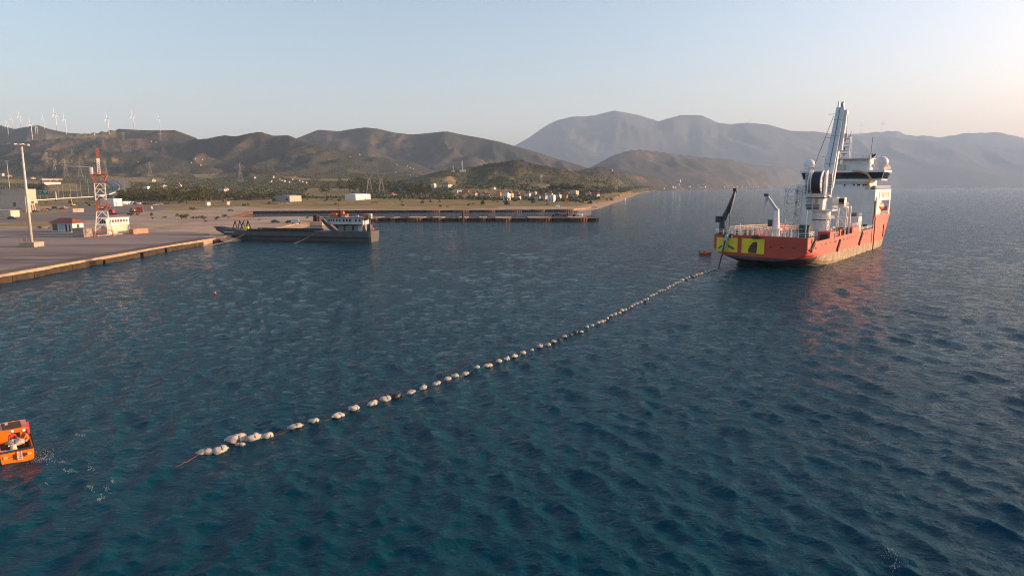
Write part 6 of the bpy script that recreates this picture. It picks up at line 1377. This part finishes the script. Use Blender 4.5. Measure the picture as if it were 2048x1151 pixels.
# hold: bulwarks each side, deck between
MB().box((35, -BW / 2, 3.36), (26, BW - 2.4, 0.1)).build('tank_deck', M_RUSTD, lc)
for y in (-0.55, -BW + 0.55): MB().box((36, y, 3.75), (27.5, 0.3, 0.95)).build('bulwark', M_LCD, lc)
for k in range(14): MB().beam((24 + k * 1.9, -0.36, 3.3), (24 + k * 1.9, -0.36, 4.15), 0.16).build('bulwark_stay', M_LCD, lc)
for u in (52.5, 56.0):
    mb = MB(); q = (u, -3.2)
    for a, b in (((u - 1.0, -2.2, 3.6), (u, -2.6, 7.0)), ((u + 1.2, -2.2, 3.6), (u, -2.6, 7.0)), ((u - 1.0, -BW + 2.2, 3.6), (u, -BW + 2.6, 7.0)), ((u + 1.2, -BW + 2.2, 3.6), (u, -BW + 2.6, 7.0))): mb.beam(a, b, 0.3)
    mb.build('ramp_frame', M_LCD, lc)
for u in (52.5, 56.0): MB().beam((u, -2.6, 7.0), (u, -BW + 2.6, 7.0), 0.26).build('frame_cross_beam', M_LCD, lc)
MB().beam((58.5, -BW / 2, 3.9), (65.0, -BW / 2, 4.6), 4.2, 0.35).build('bow_ramp', M_LCD, lc)
for u, m, s in ((50.2, M_PYEL, 1.3), (55.2, M_RUST, 0.8), (44.5, M_RED, 0.8), (31, M_RED, 0.6), (29.0, M_LCD, .7)): MB().box((u, -0.9, 3.6 + s / 2), (s * 1.1, s * .8, s), 0.2).build('deck_gear', m, lc, bevel=.08)
for k, u in enumerate((55.6, 56.3, 57.0, 57.8, 58.4, 59.2)): MB().box((u, -0.45 - 0.11 * (k > 2), 2.85), (0.45, 0.9, 0.32)).build('lettering', M_LCW, lc)
# superstructure
ds = MB().box((8.6, -BW / 2, 5.0), (9.4, BW - 3.6, 2.6)).build('deckhouse', M_LCH, lc)
for u in (5.2, 7.4, 10.8): MB().box((u, -1.78, 4.9), (0.7, 0.1, 1.8)).build('door', M_LCD, ds)
MB().box((4.6, -1.77, 5.0), (1.6, 0.12, 2.2)).build('white_panel', M_LCW, ds)
for v0, v1 in ((-0.8, -1.4), (-BW + 1.4, -BW + 0.8)): MB().loft([[(13.2, v0, 3.7), (15.4, v0, 3.7), (15.4, v1, 3.7), (13.2, v1, 3.7)], [(16.6, v0, 6.3), (18.4, v0, 6.3), (18.4, v1, 6.3), (16.6, v1, 6.3)], [(18.8, v0, 8.0), (19.8, v0, 8.0), (19.8, v1, 8.0), (18.8, v1, 8.0)]], caps=True).build('diagonal_stay', M_LCG, lc)
wh = MB().loft([[(3.4, -1.2, 6.3), (15.6, -0.9, 6.3), (17.6, -2.5, 6.5), (17.6, -BW + 2.5, 6.5), (15.6, -BW + 0.9, 6.3), (3.4, -BW + 1.2, 6.3)], [(3.4, -1.2, 8.6), (17.0, -0.9, 8.6), (19.2, -2.6, 8.6), (19.2, -BW + 2.6, 8.6), (17.0, -BW + .9, 8.6), (3.4, -BW + 1.2, 8.6)]], caps=True).build('wheelhouse_storey', M_LCW, lc)
for u in (4.4, 5.9, 8.2, 9.4, 10.6, 12.2, 13.3, 14.5, 15.4, 16.3): MB().box((u, -1.02 - 0.16 * (u < 8), 7.75), (0.52, 0.34, 0.85)).build('window', M_DARK, wh)
for u in (6.6, 7.4, 11.5, 12.8): MB().box((u, -1.08 - .06 * (u < 8), 7.4), (0.06, 0.2, 1.9)).build('panel_seam', M_LCH, wh)
MB().loft([[(2.9, -0.8, 8.6), (17.6, -0.5, 8.6), (19.8, -2.4, 8.6), (19.8, -BW + 2.4, 8.6), (17.6, -BW + .5, 8.6), (2.9, -BW + .8, 8.6)], [(2.9, -0.8, 8.85), (17.6, -0.5, 8.85), (19.8, -2.4, 8.85), (19.8, -BW + 2.4, 8.85), (17.6, -BW + .5, 8.85), (2.9, -BW + .8, 8.85)]], caps=True).build('roof_deck', M_LCH, lc)
MB().beam((3.2, -0.85, 6.25), (16.5, -0.75, 6.25), 0.4, 0.16).build('gallery_edge', M_LCD, lc)
for u, v, z, s, m in ((15.6, -3.6, 9.5, (2.6, 2.0, 1.4), M_ORANGE), (12.8, -4.6, 9.9, (1.2, 1.2, 2.0), M_ORANGE), (11.2, -3.4, 9.4, (2.2, 1.4, 1.1), M_ORANGE), (11.2, -2.4, 9.1, (1.8, 0.9, .5), M_LCW), (6.6, -3.4, 9.2, (1.6, .8, .5), M_LCW), (2.6, -3, 9.3, (1.4, 1.6, 1.7), M_ORANGE), (1.2, -3, 9.3, (1.2, 1.6, 1.7), M_CREAM), (13.9, -4.4, 9.3, (.8, .8, .9), M_GREEN)): MB().box((u, v, z), s, 0.05).build('roof_locker', m, lc, bevel=.12)
MB().box((1.6, -BW / 2, 8.45), (3.4, BW - 2, 0.2)).build('funnel_deck', M_LCG, lc)
fn = MB().box((1.7, -3.6, 5.0), (1.5, 2.0, 2.4), taper=.9).build('funnel', M_LCG, lc); MB().beam((0.6, -1.6, 3.8), (0.6, -1.6, 8.4), 0.2).build('stanchion', M_LCH, lc); MB().beam((2.7, -1.6, 3.8), (2.7, -1.6, 8.4), 0.2).build('stanchion', M_LCH, lc)
MB().tube((14.0, -4.5, 8.8), (14.1, -4.5, 13.6), 0.14, 0.07, n=6).build('mast', M_LCD, lc); MB().beam((13.4, -4.5, 11.6), (15.2, -4.5, 11.6), 0.08).build('yard', M_LCD, lc); MB().tube((17.6, -1.6, 8.9), (17.6, -1.6, 10.4), 0.06, n=6).build('rail_post', M_LCD, lc)
def lc_rail(pts, h=1.0):
    mb = MB()
    for a, b in zip(pts[:-1], pts[1:]):
        a, b = Vector(a), Vector(b); n = max(1, int((b - a).length / 1.4))
        for k in range(n + 1): p = a.lerp(b, k / n); mb.beam(p, p + Vector((0, 0, h)), 0.06)
        for f in (.5, 1.0): mb.beam(a + Vector((0, 0, h * f)), b + Vector((0, 0, h * f)), 0.05)
    mb.build('railing', M_LCD, lc)
lc_rail([(3, -0.9, 8.85), (17.5, -0.6, 8.85), (19.7, -2.4, 8.85), (19.7, -BW + 2.4, 8.85)]); lc_rail([(0.2, -0.4, 3.85), (0.2, -BW + .4, 3.85)]); lc_rail([(.2, -.4, 3.85), (3, -.4, 3.85)]); lc_rail([(3.2, -1.2, 8.5), (0, -1.2, 8.5), (0, -BW + 1.2, 8.5)], 1.1)
for u, v in ((-0.2 + .8, -2.2), (0.7, -4.0), (0.9, -5.5)): MB().tube((u, v, 3.9), (u, v, 5.0), 0.4, n=10).build('ventilator', M_ORANGE if v > -5 else M_LCD, lc)
MB().beam((0.3, -2.8, 3.9), (0.3, -2.8, 7.2), .07).build('flag_staff', M_LCH, lc); MB().add([(0.25, -2.8, 7.1), (-0.55, -2.9, 6.9), (-0.5, -2.9, 6.5), (0.25, -2.8, 6.6), (0.25, -2.85, 7.1), (-0.55, -2.95, 6.9), (-0.5, -2.95, 6.5), (0.25, -2.85, 6.6)], [(0, 1, 2, 3), (7, 6, 5, 4)]).build('flag', M_CORAL, lc)
def line(name, label, cat, pts, r_, m, sag=0.0):
    a, b = Vector(pts[0]), Vector(pts[-1]); P = []
    if len(pts) == 2: P = [a.lerp(b, k / 12) - Vector((0, 0, sag * 4 * (k / 12) * (1 - k / 12))) for k in range(13)]
    else: P = [Vector(p) for p in pts]
    o = P[0].copy(); mb = MB().path([p - o for p in P], r_, 6); ob = mb.build(name, m, None, smooth=True); ob.location = o; return tag(ob, label, cat)
M_LINE = paint('mooring_rope', (0.30, 0.24, 0.17), 0.9, var=0.2)
def lcw(u, v, z): return A + fdir * u + Vector((-fdir.y, fdir.x, 0)) * v + Vector((0, 0, z))
line('mooring_line', 'slack mooring rope from the landing craft bow to the quay', 'rope', [lcw(50, 0.3, 2.4), at(405, 492, 1.5)], 0.09, M_LINE, 0.8); line('mooring_line', 'mooring rope running from the landing craft side into the water', 'rope', [lcw(22, 0.3, 3.0), at(586, 486.5, -0.1)], 0.09, M_LINE, 0.5)

# ------------------------------------------------------------------ line of floats carrying the cable
M_BAG = paint('float_canvas', (0.43, 0.395, 0.345), 0.75, var=0.22, scale=3.0, dirt=(0.34, 0.27, 0.18), dirt_amt=0.6, bump=0.03)
M_BAGB = paint('float_black', (0.022, 0.021, 0.020), 0.6, var=0.3)
M_STRAP = paint('dark_strap', (0.05, 0.055, 0.06), 0.7)
FL = [(410, 901, 1.05), (440, 897, 1.1), (474, 877, 1.45), (480, 886, .7), (507, 875, 1.15), (535, 866.5, 1.0), (591, 850.5, 1.05), (628, 840.5, 1.0), (676, 827.5, 1.1), (708, 815, 1.15), (745, 805.5, .9), (771, 793.5, 1.15), (793, 789, -1.0), (822, 781.5, .9), (847, 771, 1.05), (873, 762.5, .9), (896, 755, .85), (910, 749.5, .95), (931, 743, .9), (954, 734, .8), (976, 728, 1.0), (998, 721, .9), (1014, 715.5, .9), (1029, 710.5, .9), (1046, 703, .9), (1064, 696.5, .6), (1080, 691, .95), (1096, 687, .9), (1107, 681.5, .9), (1118, 677, -.6), (1129, 670, 1.0), (1141, 666.5, -.9), (1151, 661.5, -1.0), (1163, 661, .7), (1174, 654, .95), (1184.5, 649, .95), (1196.5, 644, 1.0), (1203.6, 641.5, 1.0), (1209.8, 638, .85), (1214.8, 634.6, .95), (1222, 630.5, 1.05), (1230.5, 627.5, .95), (1239.7, 623, .9), (1244, 619.7, 1.05), (1251, 618, 1.0), (1255.8, 615, -1.1), (1263, 611, .9), (1267.4, 608, 1.0), (1273.4, 605, 1.05), (1281.7, 601, 1.05), (1289, 598.6, 1.0), (1295, 595.6, .9), (1301, 590, 1.05), (1306.6, 587.5, 1.0), (1312.4, 585.5, .9), (1318.6, 581.5, 1.15), (1324, 580, .8), (1330, 577.5, .85), (1335, 574, 1.0), (1339, 571.5, 1.05), (1346, 568, 1.05), (1349.6, 565.7, 1.05), (1354, 563.6, 1.0), (1360, 562, .85), (1364, 558.5, 1.35), (1372.6, 555.7, 1.05), (1378, 553, 1.05), (1383, 551.5, -1.0), (1387.5, 551.5, .9), (1392.5, 548.6, 1.05), (1397, 547, 1.0), (1403, 545.5, 1.05), (1411, 542.4, 1.1), (1417, 541, 1.05), (1423.7, 539, 1.0), (1429, 537.3, 1.05)]
def float_proto(seed, black):
    g = np.random.default_rng(seed); t = empty('cable_float'); n, m = 20, 14; ph = g.uniform(0, 6.28, 8); rings = []
    for i in range(m + 1):
        f = i / m; x = (f - 0.5) * 1.15; e = 1 - abs(2 * f - 1) ** 3.2; rr = 0.40 * max(e, 0.02) ** 0.5 * (1 - 0.13 * math.exp(-((f - 0.52) / 0.045) ** 2))
        ring = []
        for k in range(n):
            a = 2 * math.pi * k / n; w = 1 + 0.11 * math.sin(3 * a + ph[0] + 4 * f) + 0.07 * math.sin(5 * a + ph[1] - 9 * f) + 0.10 * math.sin(2 * a + 7 * f + ph[2]) + 0.045 * math.sin(9 * a + 14 * f + ph[3])
            ring.append((x + 0.04 * math.sin(2 * a + ph[4]), rr * w * math.cos(a), 0.14 + rr * 0.82 * w * math.sin(a)))
        rings.append(ring)
    MB().loft(rings, caps=True).build('bag', M_BAGB if black else M_BAG, t, smooth=True)
    r2 = []
    for x in (-0.02, 0.06): r2.append([(x + 0.02, 0.385 * math.cos(2 * math.pi * k / n), 0.14 + 0.325 * math.sin(2 * math.pi * k / n)) for k in range(n)])
    MB().loft(r2).build('strap', M_BAG if black else M_STRAP, t)
    for s in (-1, 1): MB().path([(s * 0.52, 0, 0.12), (s * 0.66, 0.05, 0.16), (s * 0.72, 0.0, 0.05)], [0.09, 0.07, 0.02], 7).build('tie_end', M_BAGB if black else M_BAG, t)
    return t
FP = {}; rnd.seed(77); fpos = []
pts_f = [at(x, y, 0.2) for x, y, _ in FL]
for i, (x, y, s) in enumerate(FL):
    p = pts_f[i]; blk = s < 0; s = abs(s) * (0.80 if i < 34 else 0.66); q = pts_f[min(i + 1, len(FL) - 1)] - pts_f[max(i - 1, 0)]; k = (i * 7 % 5, blk)
    if k in FP: o = copy_tree(FP[k])
    else: o = FP[k] = float_proto(k[0] + 10 * blk, blk)
    z = sea_height(p.x, p.y) if p.y < 140 else 0.0
    o.location = (p.x, p.y, z * 0.8 + 0.02); o.rotation_euler = (rnd.uniform(-.25, .25), rnd.uniform(-.12, .12), math.atan2(q.y, q.x) + rnd.uniform(-.3, .3)); o.scale = (s * rnd.uniform(.85, 1.25), s * rnd.uniform(.85, 1.12), s * rnd.uniform(.75, 1.1))
    col = 'black' if blk else 'white'; o['label'] = '%s air bag float, %s in the line counted from the workboat end' % (col, ordinal(i + 1)); tag(o, None, 'float', 'cable floats')
mb_pts = []
for a, b in zip(pts_f[:-1], pts_f[1:]):
    for k in range(3): p = a.lerp(b, k / 3); mb_pts.append((p.x, p.y, (sea_height(p.x, p.y) * .8 if p.y < 140 else 0) - 0.07))
e = at(1446, 534, -0.4); mb_pts += [(pts_f[-1].x, pts_f[-1].y, -0.05), (e.x, e.y, -0.4)]
line('power_cable', 'dark power cable hung under the line of floats', 'cable', mb_pts, 0.11, M_BAGB)
M_RROPE = paint('red_rope', (0.30, 0.05, 0.05), 0.8, var=0.2)
def sea_line(label, pxs, r_=0.03):
    P = []; B = [at(x, y, 0.05) for x, y in pxs]
    for a, b in zip(B[:-1], B[1:]):
        for k in range(8): p = a.lerp(b, k / 8); P.append((p.x, p.y, sea_height(p.x, p.y) + 0.05))
    line('tow_rope', label, 'rope', P, r_, M_RROPE)
sea_line('red tow rope trailing off the first float towards the workboat', [(350, 932), (362, 929), (385, 917), (405, 906)], 0.018)
sea_line('slack red rope floating beside the black float', [(712, 808), (735, 800), (752, 792), (766, 788), (790, 783.5), (828, 777)], 0.010); sea_line('slack red rope floating above the middle of the float line', [(868, 750), (880, 746), (903, 736), (925, 728), (944, 723.5), (975, 722), (1002, 713)], 0.010); sea_line('red rope joining two floats near the first bags', [(549, 861.5), (570, 857), (580, 854)], 0.010)
# ------------------------------------------------------------------ orange workboat
wb = thing('workboat', 'bright orange workboat with ladder on its transom cut by the left edge', 'boat', (-36.45, 47.95, 0.0), math.atan2(0.77, -0.64))
M_WBO = paint('workboat_orange', (0.85, 0.20, 0.01), 0.35, var=0.12, dirt=(0.4, 0.12, 0.03), dirt_amt=.4); M_WBD = paint('workboat_deck', (0.045, 0.05, 0.045), 0.8, var=.4)
secs = []
for u, w, zt, zb in ((0, 1.02, 0.74, -0.3), (1.5, 1.06, 0.78, -.3), (4.0, 1.08, 0.85, -.3), (5.6, .85, 1.0, -.2), (6.6, .25, 1.2, 0.1)): secs.append([(u, w, zt), (u, w * .97, 0), (u, w * .8, zb), (u, -w * .8, zb), (u, -w * .97, 0), (u, -w, zt), (u, -w + .12, zt), (u, -w * .85, 0.30), (u, w * .85, 0.30), (u, w - .12, zt)])
MB().loft(secs, closed=True, caps=True).build('hull', M_WBO, wb)
MB().box((3.0, 0, 0.34), (5.8, 1.7, 0.06)).build('deck', M_WBD, wb); MB().box((0.06, 0, 0.55), (.10, 1.95, .40)).build('transom_board', M_WBO, wb)
MB().beam((0.02, -1.04, .77), (0.02, 1.04, .77), 0.22, 0.09).build('transom_rail', M_RUSTD, wb)
for sg in (1, -1): MB().path([(0, sg * 1.05, .76), (1.5, sg * 1.1, .8), (4.0, sg * 1.12, .88), (5.6, sg * .9, 1.03)], 0.07, 8).build('gunwale_fender', M_BLACK, wb)
ld = MB()
for y in (0.0, -0.26): ld.beam((-0.05, y, 0.02), (-0.05, y, 0.72), 0.035)
for k in range(5): ld.beam((-0.05, 0, .08 + k * .14), (-0.05, -.26, .08 + k * .14), 0.03)
ld.build('boarding_ladder', M_WHITE, wb)
for y in (0.72, -0.72): MB().box((-0.02, y, .40), (.06, .26, .20)).build('transom_hatch', M_OCHRE, wb)
MB().box((-0.02, 0.16, .33), (.05, .12, .42)).build('engine_vent', M_RUSTD, wb); MB().box((-0.02, -0.42, .36), (.05, .14, .28)).build('exhaust_flap', M_RUSTD, wb)
tb = MB().tube((1.0, .15, .36), (1.0, .15, .95), .28, .16, n=14).build('towing_bitt', M_CREAM, wb); MB().tube((1.0, -.15, .9), (1.0, .45, .9), .06, n=8).build('bitt_bar', M_CREAM, tb)
MB().beam((0.35, -.9, .62), (0.7, .9, .66), .10).build('tow_beam', M_GALV, wb); MB().box((0.45, .78, .60), (.45, .34, .3)).build('battery_box', M_SILVER, wb); MB().path([(0.5, -.6, .42), (.8, -.2, .45), (.6, .3, .43), (.9, .6, .45)], .07, 8).build('hose', M_BLACK, wb)
ch_ = MB().loft([[(3.4, -.85, .4), (3.4, .85, .4), (5.4, .7, .5), (5.4, -.7, .5)], [(3.4, -.85, 1.35), (3.4, .85, 1.35), (5.2, .65, 1.35), (5.2, -.65, 1.35)]], caps=True).build('cabin', M_WBO, wb)
MB().box((4.3, 0, 1.42), (2.3, 1.95, .12)).build('cabin_roof', M_WBO, ch_); MB().box((3.38, -.2, .95), (.06, .5, .35)).build('cabin_window', M_DARK, ch_); MB().box((4.2, 0, 1.52), (1.6, 1.2, .08)).build('roof_rack', M_RUSTD, ch_)
MB().beam((3.2, -1.0, .9), (3.6, -1.0, 1.75), .16).build('red_post', M_RED, wb); MB().box((4.5, .3, 1.62), (.2, .2, .25)).build('search_light', M_GALV, ch_); MB().path([(2.0, .1, .95), (1.95, -.2, 1.0), (2.0, -.5, .98)], .03, 6).build('lashing', M_RED, wb)
# white air bag carried on deck
bt = thing('deck_float', 'white air bag float lying across the workboat deck', 'float', (-36.45 - .64 * 1.55 - .77 * -.05, 47.95 + .77 * 1.55 - .64 * -.05, 0.80), math.atan2(0.77, -0.64) + 1.45)
fs = float_proto(3, False)
for ch in list(fs.children): ch.parent = bt
bpy.data.objects.remove(fs)
for n_, y in (('red_cord', -.22), ('red_cord', .25)): MB().path([(y, .40 * math.cos(a), .14 + .345 * math.sin(a)) for a in [k * .55 for k in range(12)]], .02, 5).build(n_, M_RED, bt)
bt.scale = (.95, .85, .8)
def person(label, loc, rz, joints, edges, rad, suit, head, helmet):
    t = thing('person', label, 'person', loc, rz); me = bpy.data.meshes.new('body'); me.from_pydata(joints, edges, []); o = link(bpy.data.objects.new('body', me), t)
    md = o.modifiers.new('skin', 'SKIN'); md.use_smooth_shade = True
    if not me.skin_vertices: return t
    for i, r_ in enumerate(rad): me.skin_vertices[0].data[i].radius = (r_, r_)
    me.skin_vertices[0].data[0].use_root = True; o.modifiers.new('sub', 'SUBSURF').levels = 1; o.modifiers['sub'].render_levels = 1; me.materials.append(suit)
    hd = MB().sphere(head, .105, 12, 10, sq=(.9, .85, 1.15)); hd.sphere((head[0] + .1, head[1], head[2] - .01), .022, 6, 5); hd.build('head', paint('skin', (.45, .25, .17), .6), o, smooth=True)
    if helmet: MB().sphere((head[0], head[1], head[2] + .05), .135, 14, 8, sq=(1.1, 1, .8)).build('helmet', helmet, o, smooth=True)
    return t
M_SUIT = paint('orange_overalls', (0.75, 0.17, 0.04), .8, var=.2); M_VEST = paint('red_vest', (0.55, 0.05, 0.03), .8, var=.2)
J = [(0, 0, .50), (.08, 0, .72), (.18, 0, .95), (.20, 0, 1.06), (.16, .2, .92), (.36, .24, .70), (.55, .16, .55), (.16, -.2, .92), (.38, -.24, .70), (.56, -.14, .56), (.02, .10, .46), (.38, .14, .48), (.36, .14, .08), (.46, .14, .03), (.02, -.10, .46), (.40, -.12, .46), (.40, -.12, .08), (.50, -.12, .03), (.61, .15, .52), (.62, -.12, .52)]
E = [(0, 1), (1, 2), (2, 3), (2, 4), (4, 5), (5, 6), (2, 7), (7, 8), (8, 9), (0, 10), (10, 11), (11, 12), (12, 13), (0, 14), (14, 15), (15, 16), (16, 17), (6, 18), (9, 19)]
RD = [.15, .16, .16, .06, .075, .055, .04, .075, .055, .04, .10, .085, .06, .05, .10, .085, .06, .05, .03, .03]
ba = math.atan2(0.77, -0.64); f_ = Vector((-.64, .77, 0)).normalized(); l_ = Vector((-f_.y, f_.x, 0))
def on_boat(u, v, z): return Vector((-36.45, 47.95, 0)) + f_ * u + l_ * v + Vector((0, 0, z))
person('person in orange overalls and white helmet sitting at the workboat side', on_boat(2.1, -.82, .36), ba + 2.0, J, E, RD, M_SUIT, (.24, 0, 1.20), M_WHITE)
person('person in red vest and white helmet bending over behind the deck float', on_boat(2.5, .1, .36), ba + 3.14, J, E, RD, M_VEST, (.24, 0, 1.20), M_WHITE)
# ------------------------------------------------------------------ small craft, buoy, foam
p = at(430, 587.5); t = thing('marker_buoy', 'tiny orange marker buoy on the open water', 'buoy', (p.x, p.y, 0.05)); MB().sphere((0, 0, .15), .22, 14, 10).build('ball', M_ORANGE, t, smooth=True); MB().tube((0, 0, .4), (0, 0, .62), .05, n=6).build('eye', M_BLACK, t)
def small_boat(px, py, rz, label, L=6.0):
    p = at(px, py); t = thing('motor_boat', label, 'boat', p, rz); s = L / 6
    MB().loft([[(u * s, w * s, z * s), (u * s, w * .7 * s, -.2), (u * s, -w * .7 * s, -.2), (u * s, -w * s, z * s)] for u, w, z in ((-3, 1.0, .8), (0, 1.15, .85), (2, .8, 1.0), (3.2, .1, 1.25))], closed=True, caps=True).build('hull', M_WHITE, t)
    MB().box((0.2 * s, 0, 1.3 * s), (1.8 * s, 1.4 * s, 1.0 * s), taper=.8).build('cabin', M_WHITE, t); MB().box((0.9 * s, 0, 1.4 * s), (.5 * s, 1.2 * s, .5 * s)).build('windscreen', M_GLASS, t)
small_boat(1250, 399, 1.2, 'small white motor boat off the village beach', 8.0); small_boat(1157, 431.0, 0.1, 'white motor boat behind the jetty end', 6.0)
def foam():
    g = np.random.default_rng(9); m, nt, b = new_mat('sea_foam'); b.inputs['Base Color'].default_value = (0.24, 0.29, 0.31, 1); b.inputs['Roughness'].default_value = .8
    mb = MB()
    def patch(px, py, rx, ry, n, size):
        for _ in range(int(n * 1.3)):
            p = at(px + g.normal() * rx * 1.3, py + g.normal() * ry, 0.0); s = size * .5 * g.uniform(.3, 1.2) ** 2; k = 6; a0 = g.uniform(0, 6.28)
            z = (sea_height(p.x, p.y) if p.y < 140 else 0.12) + .04
            ring = [(p.x + math.cos(a0 + 6.283 * j / k) * s * g.uniform(.5, 1.3), p.y + math.sin(a0 + 6.283 * j / k) * s * g.uniform(.5, 1.3) * .7, z - .05) for j in range(k)]
            o = len(mb.v); mb.v += ring + [(p.x, p.y, z + .03 * g.uniform(.3, 1))]; mb.f += [(o + j, o + (j + 1) % k, o + k) for j in range(k)]
    for px, py, rx, ry, n, s in ((80, 905, 10, 5, 80, .05), (86, 917, 12, 4, 90, .06), (76, 922, 8, 3, 60, .05), (66, 917, 6, 2, 40, .05), (123, 924, 4, 2, 22, .06), (137, 940, 6, 2.4, 40, .07), (182, 936, 2.5, 3, 26, .06), (178, 977, 4, 2.5, 30, .07), (159, 870.5, 4, 1.5, 26, .07), (226, 964, 2, 4, 26, .05), (215, 978, 3, 5, 26, .05), (205, 992, 3, 4, 24, .05), (197, 1000, 3, 2, 24, .06), (93, 967, 2, 1, 8, .05), (1780, 1108, 6, 6, 50, .035), (1792, 1130, 6, 8, 60, .035), (482, 893, 8, 3, 30, .03), (1440, 531, 8, 1.2, 40, .12), (1455, 522, 10, 1.5, 40, .12), (1443, 550, 3, .6, 14, .12), (1405, 514, 12, 1.0, 24, .12)):
        patch(px, py, rx, ry, n, s)
    for px in range(572, 612, 3): patch(px, 459 - (px - 568) * .24, 2, .5, 5, .25)
    for x, y in ((1225, 403), (1240, 397), (1212, 406), (1200, 410)): patch(x, y, 5, .6, 14, .4)
    tag(mb.build('foam', m, None, smooth=True), 'white foam flecks on the water', kind='stuff')
foam()
